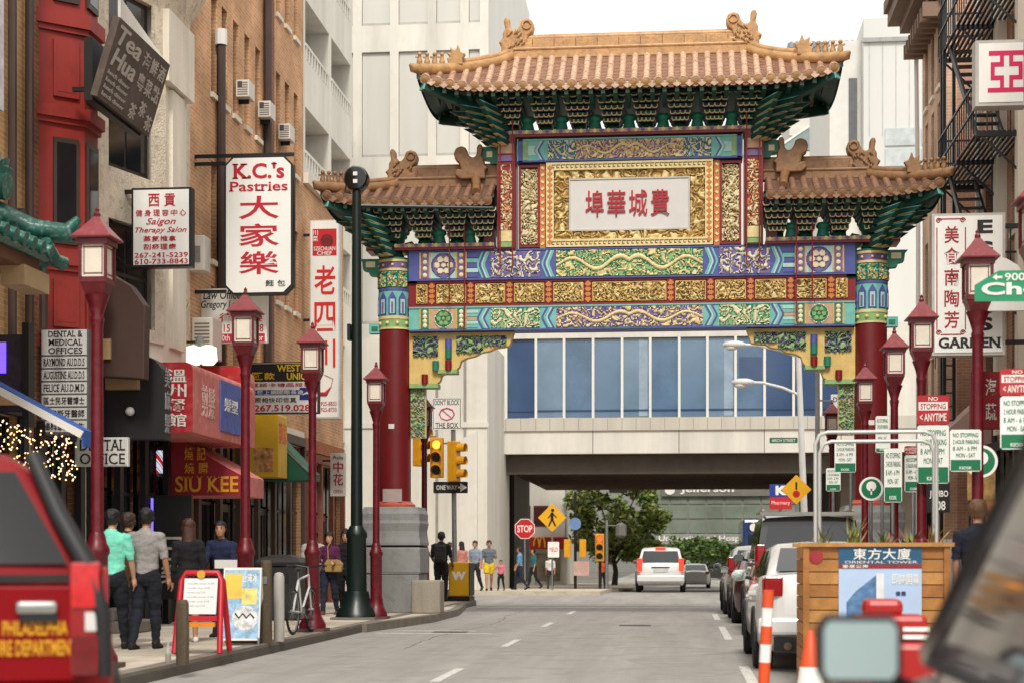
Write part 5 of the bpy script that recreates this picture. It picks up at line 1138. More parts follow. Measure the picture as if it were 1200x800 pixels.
MB().prism([(0, -.3), (.75, -.3), (.75, .25)] + [(.05 + .7 * math.cos(a), .25 + .45 * math.sin(a)) for a in (R(15), R(35), R(55), R(75), R(90))] + [(0, .7)], 'y', 0, .12).build('panel', SIGNW, ar); text('A.', ar, (.25, .65, -.1, .3), MATS['magenta ink'], -.006, .02); B(.75, 6.597 - ar.location.x, .03, .09, 0, .05).build('bracket_bar', BLACK, ar)
t, w, h = rsign('seafood_sign', 'red market sign with small white characters over the right pavement', 1138, 1196, 435, 502, 33.0, th=.2, frame_m=M('market red', (150, 20, 34), .55, var=.12), face_m=M('market red', (150, 20, 34), .55), fr=.01)
htext('海鮮', t, f_(.25, .85, .12, .42), WHITE_INK, -.016, .006, .25); htext('蔬菜', t, f_(.25, .85, .55, .85), WHITE_INK, -.016, .006, .25); B(w, 6.597 - t.location.x, .05, .12, h * .8, h * .86).build('bracket_bar', BLACK, t)
t = thing('pink_awning', 'faded pink pitched awning beside the red market sign', 'awning', (6.6, 37.0, 0)); MB().prism([(-.003, 4.9), (-1.1, 3.9), (-1.1, 3.7), (-.003, 3.7)], 'y', 0, 1.8).build('awning_cover', M('pale pink canvas', (206, 170, 158), .8, var=.1), t)
t, w, h = rsign('jumbo_sign', 'small black shop sign with white capitals under the parking signs', 1087, 1113, 564, 600, 30.0, th=.05, frame_m=BLACK, face_m=BLACK, fr=.005); text('JUMBO', t, f_(.08, .92, .28, .55), WHITE_INK, -.016, .02); text('308', t, f_(.2, .8, .62, .92), WHITE_INK, -.016, .02); MB().cyl((w / 2, .025, -(t.location.z - SW)), (w / 2, .025, 0), .025, .025, 8).build('post', STEEL, t)
for i, (u, v, y, c, lab) in enumerate(((1090, 545, 36, (206, 130, 50), 'orange menu poster hanging in the right shop doorway'), (1150, 560, 32, (190, 150, 90), 'tan menu board hanging by the right shop window'), (1173, 610, 30, (196, 128, 60), 'orange printed panel standing by the right wall'))):
    x = wx(u, y); z = wz(v, x, y); t = thing('menu_board', lab, 'board', (x, y, SW)); B(-.25, .25, 0, .04, z - SW - .4, z - SW + .35).build('panel', M('menu print %d' % i, c, .6, var=.4, scale=7), t); B(-.22, -.18, .04, .07, 0, z - SW + .3).build('post', BLACK, t); B(.18, .22, .04, .07, 0, z - SW + .3).build('post', BLACK, t)
pl_ = thing('shop_display', 'pale ribbed roll-down stall front on the right pavement', 'stall', (5.0, 33.5, SW))
for k in range(14): B(-.9 + k * .12, -.79 + k * .12, 0, .06, .35, 1.5).build('slat', M('ribbed pale metal', (176, 176, 172), .5, .2, var=.1), pl_)
B(-.92, .8, .06, .9, 0, 1.48).build('stall_body', M('stall grey', (120, 116, 112), .7), pl_)
# ================================================================== BEYOND THE CROSSING
WCONC = M('white precast concrete', (219, 215, 205), .8, var=.1, scale=.9, streak=1.2, bump=.1, bscale=6, dirt=(206, 200, 188), dirtamt=.4)
WPAN = M('pale facade panel', (212, 210, 203), .6, var=.06, scale=.8, streak=.6)
# -- white balcony block on the left
bx0 = -12.4; bl = thing('balcony_block', 'white apartment block with deep balcony recesses rising behind the brick buildings', 'building', (0, 0, 0))
ya, yb = 46.5, 63.4; zf = 3.55; n_f = 7
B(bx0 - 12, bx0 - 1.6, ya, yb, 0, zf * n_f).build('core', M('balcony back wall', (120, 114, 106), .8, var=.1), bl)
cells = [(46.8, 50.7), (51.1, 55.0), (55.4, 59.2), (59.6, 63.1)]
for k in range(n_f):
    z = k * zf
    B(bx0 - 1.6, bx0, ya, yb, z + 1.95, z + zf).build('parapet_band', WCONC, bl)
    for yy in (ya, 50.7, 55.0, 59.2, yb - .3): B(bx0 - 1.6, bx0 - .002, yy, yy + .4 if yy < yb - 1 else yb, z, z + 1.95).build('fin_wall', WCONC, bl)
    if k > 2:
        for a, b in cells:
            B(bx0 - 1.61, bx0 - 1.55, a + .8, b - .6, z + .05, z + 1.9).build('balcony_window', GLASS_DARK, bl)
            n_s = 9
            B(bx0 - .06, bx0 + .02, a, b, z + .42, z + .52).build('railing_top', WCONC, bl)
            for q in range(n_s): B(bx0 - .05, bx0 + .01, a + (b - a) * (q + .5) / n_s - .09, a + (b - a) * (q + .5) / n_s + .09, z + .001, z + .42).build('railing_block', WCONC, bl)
# -- big panelled white tower square to the street
pt = thing('panelled_tower', 'broad white tower of large square panels and ribs behind the gate', 'building', (0, 0, 0))
py = 70.0; px0, px1 = -34.0, wx(570, py)
B(px0, px1, py, py + 20, 0, 30).build('core', WPAN, pt)
ribs_u = [340, 382, 420, 463, 507, 545, 568]
zr_ = [wz(v, -11, py) for v in (470, 395, 200, 46, -90, -230)]
for u in ribs_u: x = wx(u, py); B(x - .18, x + .18, py - .22, py - .002, 0, 30).build('rib', WCONC, pt)
for z in zr_: B(px0, px1 + .05, py - .2, py - .003, z - .55, z + .55).build('spandrel', WCONC, pt)
for a, b in zip(ribs_u[:-1], ribs_u[1:]):
    for c, d in zip(zr_[:-1], zr_[1:]):
        xa, xb = wx(a, py) + .2, wx(b, py) - .2; B(xa, xb, py - .08, py - .004, c + .57, d - .57).build('facade_panel', M('warm grey panel', (202, 200, 193), .5, var=.05, scale=.7, streak=.5), pt)
        B(xa, xb, py - .16, py - .081, c + .565, c + .66).build('panel_sill', M('sill grey', (180, 177, 170), .6), pt)  # sill strip a little darker than the panels
# -- mall corner wall at left of the bridge
mw = thing('mall_corner', 'plain white concrete corner of the mall beside the covered footbridge', 'building', (0, 0, 0))
m0, m1, my = wx(430, 62), wx(571, 62), 62.0
B(m0 - 10, m1, my, my + 8, -1, wz(395, -7, my)).build('wall', WCONC, mw)
for u in (512, 545): x = wx(u, my); B(x - .05, x + .05, my - .03, my + .05, 0, wz(398, x, my)).build('wall_joint', M('joint grey', (150, 146, 138), .8), mw)
B(m0 - 10, m1 + .05, my - .06, my, wz(497, -7, my) - .1, wz(497, -7, my) + .1).build('string_course', WCONC, mw)
MB().prism([(wx(520, my), 0), (wx(560, my), 0), (wx(560, my), wz(505, -7, my)), (wx(530, my), wz(520, -7, my))], 'y', my - .25, my - .002).build('buttress', WCONC, mw)
# -- covered footbridge
bg_ = thing('covered_footbridge', 'white covered footbridge with a long row of blue glass panes crossing above the street', 'bridge', (0, 0, 0))
yb0, yb1 = 68.0, 98.0; X0, X1 = wx(571, yb0), wx(1100, yb0)
zs = lambda v: wz(v, 1.5, yb0)
B(X0, X1, yb0, yb0 + .5, zs(530), zs(503)).build('fascia_beam', WCONC, bg_)
B(X0, X1, yb0 - .08, yb0 + .45, zs(503) + .002, zs(488)).build('sill_band', M('sill stone', (196, 190, 178), .8, var=.08, streak=.6), bg_)
B(X0, X1, yb0 - .02, yb0 + .5, zs(394), zs(380)).build('head_band', WCONC, bg_)
B(X0 - .2, X1, yb0 + .5, yb1, zs(380) - .1, zs(380) + .1).build('roof_slab', WCONC, bg_)
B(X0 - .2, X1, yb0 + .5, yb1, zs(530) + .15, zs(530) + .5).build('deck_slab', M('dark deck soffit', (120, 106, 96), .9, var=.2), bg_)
BGL = M('blue tinted glass', (104, 130, 156), .12, var=.12, scale=.35, spec=.7); BGL2 = M('deep blue tinted glass', (58, 84, 122), .12, var=.15, scale=.35, spec=.7)
BGL3 = M('grey blue glass', (116, 140, 162), .1, var=.16, scale=.5, spec=.7); BGL4 = M('mid blue glass', (92, 120, 150), .14, var=.2, scale=.7, spec=.7)  # reflection differences between panes put into the glass colours
DKS = M('shaded soffit brown', (150, 126, 112), .9, var=.2, scale=2)  # brown of the bridge joists and ribs
pus = [593, 628, 661, 695, 729, 762, 796, 829, 862, 896, 930, 962, 986]
for i, (a, b) in enumerate(zip(pus[:-1], pus[1:])):
    xa, xb = wx(a, yb0), wx(b, yb0)
    B(xa + .04, xb - .04, yb0 + .1, yb0 + .14, zs(487), zs(395)).build('pane', BGL2 if i in (0, 9, 11) or i == 10 else (BGL, BGL3, BGL4)[i % 3], bg_)
    if i in (4, 7): B(xb - .45, xb - .1, yb0 + .092, yb0 + .099, zs(486), zs(396)).build('pale_reflection', M('pale reflection', (150, 168, 186), .4), bg_)  # pale strip painted in as a reflection in the pane
    if i == 8: B(xa + .15, xb - .1, yb0 + .092, yb0 + .099, zs(448), zs(418)).build('dark_reflection', BGL2, bg_)  # dark patch painted in as a tower's reflection
    B(xa - .05, xa + .05, yb0 - .02, yb0 + .2, zs(488) + .002, zs(394) - .002).build('mullion', WHITE, bg_)
    B(xa + .05, xb - .05, yb0 + .06, yb0 + .18, zs(487) + .25, zs(487) + .30).build('lower_rail', BGL2, bg_)
    B(xb - .03, xb + .01, yb0 - .004, yb0 + .003, zs(530), zs(503)).build('fascia_joint', M('joint dirt', (140, 134, 124), .9), bg_) if i % 3 == 2 else None
    [B(xa + (xb - xa) * q_ - .01, xa + (xb - xa) * q_ + .01, yb0 - .084, yb0 - .079, zs(502.5), zs(489)).build('sill_joint', MATS.get('joint dirt') or M('joint dirt', (140, 134, 124), .9), bg_) for q_ in (.0, .5)]
B(wx(571, yb0), wx(592, yb0), yb0 - .05, yb0 + .4, zs(488), zs(394)).build('end_pier', WCONC, bg_); B(wx(987, yb0), X1, yb0 - .05, yb0 + .4, zs(488) + .003, zs(394) - .003).build('end_pier', WCONC, bg_)
B(X0, X1, yb0 + .7, yb0 + 1.2, zs(553), zs(531)).build('edge_girder', M('edge girder grey', (92, 84, 76), .85, var=.12), bg_)  # girder in plain dark grey
nj = 26
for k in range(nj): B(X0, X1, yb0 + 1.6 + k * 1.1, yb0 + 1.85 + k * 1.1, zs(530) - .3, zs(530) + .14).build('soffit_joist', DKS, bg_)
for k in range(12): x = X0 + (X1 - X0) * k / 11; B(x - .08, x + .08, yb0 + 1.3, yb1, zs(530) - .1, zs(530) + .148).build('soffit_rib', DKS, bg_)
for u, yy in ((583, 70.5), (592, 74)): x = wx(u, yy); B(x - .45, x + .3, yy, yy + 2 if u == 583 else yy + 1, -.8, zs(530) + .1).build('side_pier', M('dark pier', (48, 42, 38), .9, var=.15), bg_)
for u, yy in ((735, 76), (850, 76)): x = wx(u, yy); B(x - .3, x + .3, yy, yy + .3, zs(530) - .42, zs(530) - .36).build('soffit_light', M('warm soffit lamp', (255, 236, 190), .4, emit=1.5, var=0), bg_)
B(wx(985, 71), wx(985, 71) + 12, 71, 96, -.8, zs(530) + .1).build('right_pier_wall', M('right pier tan', (128, 118, 106), .85, var=.12), bg_)
# -- pale buildings at right behind the gate
rb = thing('white_office_block', 'plain pale office block with a grey stair tower behind the right roof of the gate', 'building', (0, 0, 0))
y = 82.0; x0, x1 = wx(1012, y), wx(1100, y); B(x0, x1 + 6, y, y + 15, 0, wz(22, x0, y)).build('block', M('office white', (206, 206, 202), .7, var=.04, scale=.4, streak=.6), rb)
B(x0 - .1, x1 + 6, y - .15, y - .002, wz(48, x0, y) - .1, wz(48, x0, y) + .1).build('coping_line', M('line grey', (160, 160, 158), .7), rb)
for k in range(12): B(x0 + .25 + k * .62, x0 + .28 + k * .62, y - .03, y, wz(160, x0, y), wz(50, x0, y)).build('panel_joint', M('line pale grey', (184, 184, 180), .7), rb)
for c in range(2):
    for r_ in range(3): B(x0 + 1 + c * 1.7, x0 + 2.6 + c * 1.7, y - .08, y, wz(172 + r_ * 24, x0, y), wz(152 + r_ * 24, x0, y)).build('window', M('pale window glass', (190, 196, 198), .2), rb)
B(x0 - 1.5, x0 - .003, y + 1, y + 14, 0, wz(40, x0, y)).build('stair_tower', M('stair white', (212, 210, 204), .7, var=.05), rb); B(x0 - .6, x0 - .2, y + .95, y + 1, wz(170, x0, y), wz(85, x0, y)).build('stair_window', M('tower slit', (96, 98, 100), .4), rb)
cb = thing('classical_building', 'old cream building with grey mansard cornice far behind the gate roof', 'building', (0, 0, 0))
y = 190.0; x0, x1 = wx(925, y), wx(1018, y); CRM = M('hazy cream stone', (206, 202, 192), .8, var=.05, scale=.5); B(x0, x1, y, y + 15, 0, wz(88, x0, y)).build('walls', CRM, cb)
B(x0 - .2, x1, y - .5, y + 15, wz(86, x0, y), wz(52, x0, y)).build('mansard', M('blue grey slate', (122, 128, 138), .6, var=.1), cb)
for k in range(24): B(x0 + k * .6, x0 + .35 + k * .6, y - .62, y - .5, wz(58, x0, y), wz(51, x0, y)).build('cresting', M('cresting grey', (140, 144, 150), .6), cb)
for u in (968, 978): xx = wx(u, y); w_ = B(xx - .4, xx + .4, y - .06, y, wz(146, xx, y), wz(110, xx, y)).build('window', M('far window', (112, 118, 122), .3), cb); B(xx - .42, xx + .42, y - .08, y - .06, wz(128, xx, y) - .04, wz(128, xx, y) + .04).build('glazing_bar', WHITE, w_)
B(x0, x1, y - .3, y, wz(160, x0, y), wz(152, x0, y)).build('string_course', CRM, cb)
pd = thing('glass_pediment', 'small glass gable between the roof dragons at right', 'skylight', (0, 0, 0)); y = 168.0
xa, xm_, xb = wx(905, y), wx(951, y), wx(1000, y); MB().prism([(xa, wz(180, 0, y)), (xb, wz(180, 0, y)), (xm_, wz(152, 0, y))], 'y', y, y + 6).build('glazed_gable', M('green grey glass', (130, 146, 142), .2, var=.1), pd)
MB().bar((xa, y - .03, wz(180, 0, y)), (xm_, y - .03, wz(150, 0, y)), .12, .2).bar((xm_, y - .03, wz(150, 0, y)), (xb, y - .03, wz(180, 0, y)), .12, .2).build('white_verge', WHITE, pd); B(xm_ - .08, xm_ + .08, y - .06, y - .03, wz(180, 0, y), wz(154, 0, y)).build('centre_mullion', WHITE, pd)
B(xa - 3, xb + 3, y, y + 5, 0, wz(181, 0, y)).build('lower_building', CRM, pd)
# -- fast-food corner and hospital seen under the bridge
ff = thing('fast_food_restaurant', 'white corner restaurant with red awning and golden arches past the bridge', 'building', (0, 0, 0)); y = 104.0
x0, x1 = wx(588, y), wx(662, y); g_ = gz(y)
B(x0, x1, y, y + 9, g_, wz(566, x0, y) + 6).build('walls', WCONC, ff)
B(x0, x1 + .2, y - .5, y - .002, wz(643, x0, y), wz(629, x0, y)).build('red_awning', M('restaurant red', (176, 22, 30), .6, var=.1), ff)
for k in (-1, 1):
    x = wx(633 + k * 3.4, y); MB().tube([(x + .17 * math.cos(a * .3), y - .53, wz(641, x, y) + .62 * math.sin(a * .3)) for a in range(0, 11)], .05, 6).build('golden_arch', M('arch yellow', (240, 186, 30), .5), ff)
for u in (613, 634): x = wx(u, y); w_ = B(x - .45, x + .45, y - .05, y, wz(616, x, y), wz(592, x, y)).build('window', M('maroon window', (96, 38, 44), .3), ff); B(x - .4, x + .4, y - .06, y - .05, wz(614, x, y), wz(594, x, y)).build('pane', M('maroon glass', (82, 34, 40), .15), w_)
B(x0 + .3, x1 - .3, y - .06, y, g_ + .4, wz(648, x0, y)).build('shop_glass', M('warm shop glass', (150, 136, 116), .2, var=.4, scale=1.5), ff)
for k in range(5): x = x0 + (x1 - x0) * k / 4; B(x - .1, x + .1, y - .1, y - .061, g_, wz(648, x0, y)).build('shop_post', WCONC, ff)
jf = thing('hospital_building', 'grey glass hospital building with white lettered signs under the bridge', 'building', (0, 0, 0)); y = 150.0; g_ = gz(y)
x0, x1 = wx(760, y), wx(960, y); B(x0, x1, y, y + 15, g_ - .5, wz(540, x0, y) + 10).build('walls', M('hospital grey', (128, 130, 122), .6, var=.12, scale=.3), jf)
JG = M('hospital glass', (132, 142, 128), .12, var=.25, scale=.25)
for c in range(9):
    for r_ in range(3):
        xa = x0 + .3 + c * (x1 - x0 - .6) / 9; B(xa + .08, xa + (x1 - x0 - .6) / 9 - .08, y - .08, y, wz(624 - r_ * 17, x0, y), wz(610 - r_ * 17, x0, y)).build('window', JG, jf)
B(x0, x1, y - .25, y - .1, wz(637, x0, y), wz(625, x0, y)).build('sign_band', M('sign band grey', (146, 146, 140), .6), jf)
text('University and Hospitals', jf, (wx(772, y), wx(885, y), wz(635.5, x0, y), wz(627, x0, y)), WHITE_INK, y - .26, .02, depth=.05)
B(wx(775, y), x1, y - .4, y - .1, wz(581, x0, y), wz(567, x0, y)).build('name_beam', M('name beam', (116, 114, 106), .6), jf)
text('Jefferson', jf, (wx(797, y), wx(860, y), wz(579, x0, y), wz(568, x0, y)), WHITE_INK, y - .42, .03, depth=.05)
MB().cyl((wx(785, y), y - .5, wz(573.5, x0, y)), (wx(785, y), y - .4, wz(573.5, x0, y)), .45, .45, 16).build('round_emblem', WHITE_INK, jf)
B(x0 - 1, x1, y - .5, y, g_ - .2, wz(640, x0, y)).build('dark_base', M('hospital dark base', (54, 56, 48), .8, var=.3), jf)
# far city edges so the street ends in buildings
for i, (xa, xb, yy, hh, c, lab) in enumerate(((-60, -13.2, 118, 26, (150, 142, 130), 'plain brown office block far down the left side'), (14, 60, 118, 22, (156, 150, 142), 'plain grey office block far down the right side'), (-70, 70, 210, 30, (136, 136, 132), 'grey far office block closing the end of the street'))):
    fb = thing('far_block', lab, 'building', (0, 0, 0)); B(xa, xb, yy, yy + 14, -1, hh).build('walls', M('far block %d' % i, c, .8, var=.1, scale=.2), fb)
    for r_ in range(6):
        for k in range(int((xb - xa) / 4)): B(xa + 1 + k * 4, xa + 3.2 + k * 4, yy - .05, yy, 2 + r_ * 3.6, 4 + r_ * 3.6).build('window', GLASS_DARK, fb)
# ================================================================== STREET FURNITURE
LRED = M('lamp post red enamel', (98, 14, 28), .36, var=.16, scale=4, bump=.08, bscale=14, dirt=(128, 48, 54), dirtamt=.35); LROOF = M('lamp roof sheen red', (132, 52, 58), .38, var=.14, scale=6, dirt=(160, 90, 92), dirtamt=.4)  # lamp roof paler than the post: sky reflection put into its colour
LGL = M('frosted lamp glass', (226, 216, 200), .5, var=.06, scale=8)
def lamp(label, loc):
    t = thing('street_lamp', label, 'street lamp', loc, 0, 'red lantern street lamps'); return t
def build_lamp():
    t = lamp('x', (0, 0, 0))
    B(-.23, .23, -.23, .23, 0, .05).build('foot_plate', M('lamp foot', (92, 66, 62), .7), t)
    MB().lathe([(.215, .05), (.21, .12), (.15, .24), (.125, .36), (.125, .4)], 16).build('base_flare', LRED, t, smooth=40)
    MB().lathe([(.112, .4), (.112, 1.22), (.13, 1.25), (.13, 1.3), (.1, 1.36), (.09, 1.42), (.072, 1.48)], 16).build('base_sleeve', LRED, t, smooth=40)
    MB().lathe([(.066, 1.48), (.064, 2.6), (.06, 3.7), (.07, 3.78), (.075, 3.8), (.06, 3.84), (.1, 3.98), (.13, 4.06)], 16).build('shaft', LRED, t, smooth=40)
    MB().lathe([(.11, 3.98), (.235, 4.18), (.25, 4.19), (.25, 4.23)], 4).build('lantern_cup', LRED, t, (0, 0, 0), (0, 0, R(45)))
    f = MB(); a = .165
    for sx in (-1, 1):
        for sy in (-1, 1): f.box(sx * a - .018, sx * a + .018, sy * a - .018, sy * a + .018, 4.23, 4.66)
    f.box(-a, a, -a, a, 4.231, 4.245)
    fr = f.build('lantern_frame', LRED, t)
    B(-.2, .2, -.2, .2, 4.6, 4.665).build('frame_head', LRED, t)
    for rz_ in range(4):
        p = B(-.148, .148, -.152, -.146, 4.25, 4.6).build('lantern_pane', LGL, t, (0, 0, 0), (0, 0, rz_ * math.pi / 2))
        m = MB()
        for sx in (-1, 1): m.box(sx * .118 - .006, sx * .118 + .006, -.158, -.153, 4.27, 4.585)
        for zz in (4.285, 4.57): m.box(-.118, .118, -.158, -.153, zz - .006, zz + .006)
        m.build('pane_bars', LRED, p)
    MB().lathe([(.36, 4.664), (.37, 4.68), (.24, 4.77), (.12, 4.86), (.05, 4.92)], 4).build('lantern_roof', LROOF, t, (0, 0, 0), (0, 0, R(45)))
    MB().lathe([(.03, 4.91), (.035, 4.95), (.02, 4.98), (.025, 5.0), (.004, 5.03)], 10).build('finial', LRED, t)
    for c in t.children:
        if c.name.split('.')[0] in ('lantern_cup', 'lantern_frame', 'frame_head', 'lantern_pane', 'lantern_roof'): c.scale = (.82, .82, 1)
    return t
L0_ = build_lamp()
LL = [(-6.1, 17.35, 'red lantern street lamp rising from beside the fire department vehicle'), (-5.92, 22.75, 'red lantern street lamp in front of the bakery sign'), (-5.75, 26.2, 'red lantern street lamp with the bicycle leaning at its foot'), (-5.72, 31.6, 'red lantern street lamp between the dark green pole and the gate pedestal'), (-5.72, 37.6, 'red lantern street lamp just behind the left gate column'),
      (3.3, 16.35, 'red lantern street lamp carrying the green street name sign'), (3.28, 19.5, 'red lantern street lamp in front of the white restaurant sign'), (3.32, 24.3, 'red lantern street lamp carrying the red anytime parking sign'), (3.36, 27.7, 'red lantern street lamp in front of the right gate column'), (3.4, 32.5, 'red lantern street lamp close beside the right gate column'), (3.45, 40.2, 'red lantern street lamp beyond the right gate column')]
LAMPS = []
for i, (x, y, lab) in enumerate(LL):
    if i == 0: L0_.location = (x, y, SW); L0_['label'] = lab; L0_.scale = (1, 1, .958); LAMPS.append(L0_)
    else: LAMPS.append(dup(L0_, (x, y, SW), 0, lab))
# dark green pole with mast arm
GP = M('dark green pole enamel', (15, 31, 28), .35, var=.15, scale=4)
t = thing('mast_arm_pole', 'tall dark green traffic pole with a round black camera head and thin arm', 'pole', (wx(418, 31.5), 31.5, SW))
B(-.42, .42, -.42, .42, 0, .04).build('foot_plate', M('concrete foot', (120, 114, 108), .9), t)
MB().lathe([(.4, .04), (.38, .12), (.26, .3), (.235, .46), (.22, .52)], 20).build('base_flare', GP, t, smooth=40); MB().lathe([(.19, .52), (.18, 1.5), (.2, 1.53), (.2, 1.6), (.13, 1.74)], 20).build('base_sleeve', GP, t, smooth=40)
MB().lathe([(.115, 1.74), (.1, 5), (.085, 8.0)], 16).build('shaft', GP, t, smooth=40)
MB().cyl((0, 0, 7.72), (2.5, .6, 7.75), .035, .028, 8).build('arm', GP, t)
hd = MB().lathe([(.05, -.14), (.2, -.13), (.235, -.08), (.235, .08), (.2, .13), (.05, .14)], 20); hd.xf(Matrix.Rotation(R(90), 4, 'X')); hd.build('camera_head', M('gloss black', (14, 14, 15), .15, var=.1, coat=.5), t, (0, 0, 8.22), smooth=50)
for k in (-1, 1): B(-.04, .04, -.152, -.14, 8.22 + k * .07 - .035, 8.22 + k * .07 + .035).build('camera_lens', WHITE, t)  # white squares stand for reflections on the glossy black head
MB().tube([(-.2, 0, 8.12), (-.22, 0, 7.98), (-.1, 0, 7.95)], .015, 6).build('cable', BLACK, t)
B(-.16, -.1, -.12, .12, 5.2, 5.5).build('junction_box', GP, t)
# traffic signals
YEL = M('signal yellow', (214, 152, 20), .5, var=.12, scale=6); LENS = {'off': M('dark lens', (40, 18, 14), .3), 'amber': M('lit amber lens', (255, 170, 60), .3, emit=1.6, var=0), 'red': M('lit red lens', (255, 80, 40), .3, emit=1.8, var=0)}
def signal(parent, loc, rz, lit, sc=1.0, colr=None):
    h = B(-.17, .17, -.12, .12, -.53, .53).build('signal_head', colr or YEL, parent, loc, (0, 0, rz), bevel=.02); h.scale = (sc,) * 3
    for k, st in enumerate(lit):
        z = .34 - k * .34
        l_ = MB().cyl((0, -.13, z), (0, -.12, z), .115, .115, 16).build('lens', LENS[st], h)
        m = MB(); n_ = 14; V = []; F = []
        for i in range(n_ + 1):
            a = R(-35) + R(250) * i / n_; V += [(.135 * math.cos(a), -.12, z + .135 * math.sin(a)), (.135 * math.cos(a), -.34, z + .135 * math.sin(a) + .0)]
        for i in range(n_): F.append((2 * i, 2 * i + 1, 2 * i + 3, 2 * i + 2))
        m.add(V, F).build('visor', colr or YEL, h)
    return h
def plate(parent, cx, z0, z1, w, y, mat, name='sign_plate', r=.02):
    return MB().prism([(cx - w / 2 + r, z0), (cx + w / 2 - r, z0), (cx + w / 2, z0 + r), (cx + w / 2, z1 - r), (cx + w / 2 - r, z1), (cx - w / 2 + r, z1), (cx - w / 2, z1 - r), (cx - w / 2, z0 + r)], 'y', y - .004, y).build(name, mat, parent)
y = 44.9; x = wx(533, y); t = thing('signal_pole', 'grey signal pole with yellow traffic lights, one way arrow and box junction sign', 'traffic light', (x, y, SW)); Z = lambda v: wz(v, x, y) - SW
MB().lathe([(.28, 0), (.26, .15), (.12, .4), (.1, .5)], 12).build('base_flare', STEEL, t, smooth=40); MB().cyl((0, 0, .5), (-.05, 0, Z(466)), .07, .06, 12).build('shaft', STEEL, t)
signal(t, (-.46, -.12, Z(536)), 0, ('amber', 'off', 'off')); signal(t, (.02, -.32, Z(541)), R(72), ('off', 'off', 'off')); B(-.5, .1, -.03, .03, Z(520), Z(518)).build('signal_arm', STEEL, t)
signal(t, (-.95, .1, Z(522)), R(60), ('off', 'off', 'off')); B(-.95, -.5, .04, .08, Z(512), Z(510)).build('signal_arm', STEEL, t)
p_ = plate(t, -.2, Z(503), Z(466), .78, -.1, SIGNW); text("DON'T BLOCK", p_, (-.53, .13, Z(474.5), Z(468.5)), BLACK_INK, -.106, .008); text('THE BOX', p_, (-.5, .1, Z(501), Z(495)), BLACK_INK, -.106, .008); frame('plate_border', -.57, .17, Z(502), Z(467), .015, -.107, -.1045, BLACK_INK, p_)
MB().tube([(-.2 + .2 * math.cos(a * .785), -.107, Z(485) + .16 * math.sin(a * .785)) for a in range(9)], .02, 5).build('box_symbol', M('pink sign print', (206, 90, 120), .5), p_); MB().bar((-.32, -.107, Z(485) + .1), (-.08, -.107, Z(485) - .1), .03, .008, (0, 1, 0)).build('box_slash', MATS['pink sign print'], p_)
p_ = plate(t, -.1, Z(577.5), Z(564), .92, -.1, BLACK); text('ONE WAY', p_, (-.48, .08, Z(573.5), Z(568)), WHITE_INK, -.106, .02)
MB().prism([(.1, Z(572)), (.16, Z(572)), (.16, Z(576)), (.34, Z(570.8)), (.16, Z(565.5)), (.16, Z(569.5)), (.1, Z(569.5))], 'y', -.108, -.104).build('arrow', WHITE_INK, p_)
# far stop and pedestrian signs
y = 63.0; x = wx(615, y); t = thing('stop_sign', 'red octagonal stop sign on a thin post past the crossing', 'sign', (x, y, gz(y) + SW)); z_ = wz(619, x, y) - gz(y) - SW
MB().cyl((0, .03, 0), (0, .03, z_ + .3), .03, .03, 8).build('post', STEEL, t); o8 = [(.4 * math.cos(R(22.5 + 45 * k)), z_ + .4 * math.sin(R(22.5 + 45 * k))) for k in range(8)]
p_ = MB().prism(o8, 'y', -.01, 0).build('plate', WHITE_INK, t); MB().prism([(a * .93, z_ + (b - z_) * .93) for a, b in o8], 'y', -.014, -.01).build('red_field', M('stop red', (190, 20, 30), .5, var=.05), p_); text('STOP', p_, (-.28, .28, z_ - .13, z_ + .13), WHITE_INK, -.018, .02)
y = 60.0; x = wx(647, y); t = thing('pedestrian_sign', 'yellow diamond walking person sign above the stop sign', 'sign', (x, y, gz(y) + SW)); z_ = wz(606, x, y) - gz(y) - SW
DIA = M('warning yellow', (232, 172, 20), .5, var=.05); MB().cyl((0, .03, 0), (0, .03, z_), .03, .03, 8).build('post', STEEL, t); p_ = MB().prism([(0, z_ - .5), (.5, z_), (0, z_ + .5), (-.5, z_)], 'y', -.01, 0).build('plate', DIA, t)
wm = MB().cyl((0.02, -.018, z_ + .26), (0.02, -.012, z_ + .26), .06, .06, 10).bar((0, -.015, z_ + .18), (.0, -.015, z_ - .06), .1, .006, (0, 1, 0)).bar((0, -.015, z_ - .04), (.12, -.015, z_ - .3), .06, .006, (0, 1, 0)).bar((0, -.015, z_ - .04), (-.12, -.015, z_ - .3), .06, .006, (0, 1, 0)).bar((0, -.015, z_ + .16), (.16, -.015, z_), .04, .006, (0, 1, 0)).bar((0, -.015, z_ + .16), (-.14, -.015, z_ - .02), .04, .006, (0, 1, 0)); wm.build('walking_figure', BLACK_INK, p_)
p_ = plate(t, .05, z_ - 1.4, z_ - .85, .4, -.02, SIGNW); text('YIELD', p_, (-.1, .2, z_ - 1.2, z_ - 1.05), RED_INK, -.026, 0)
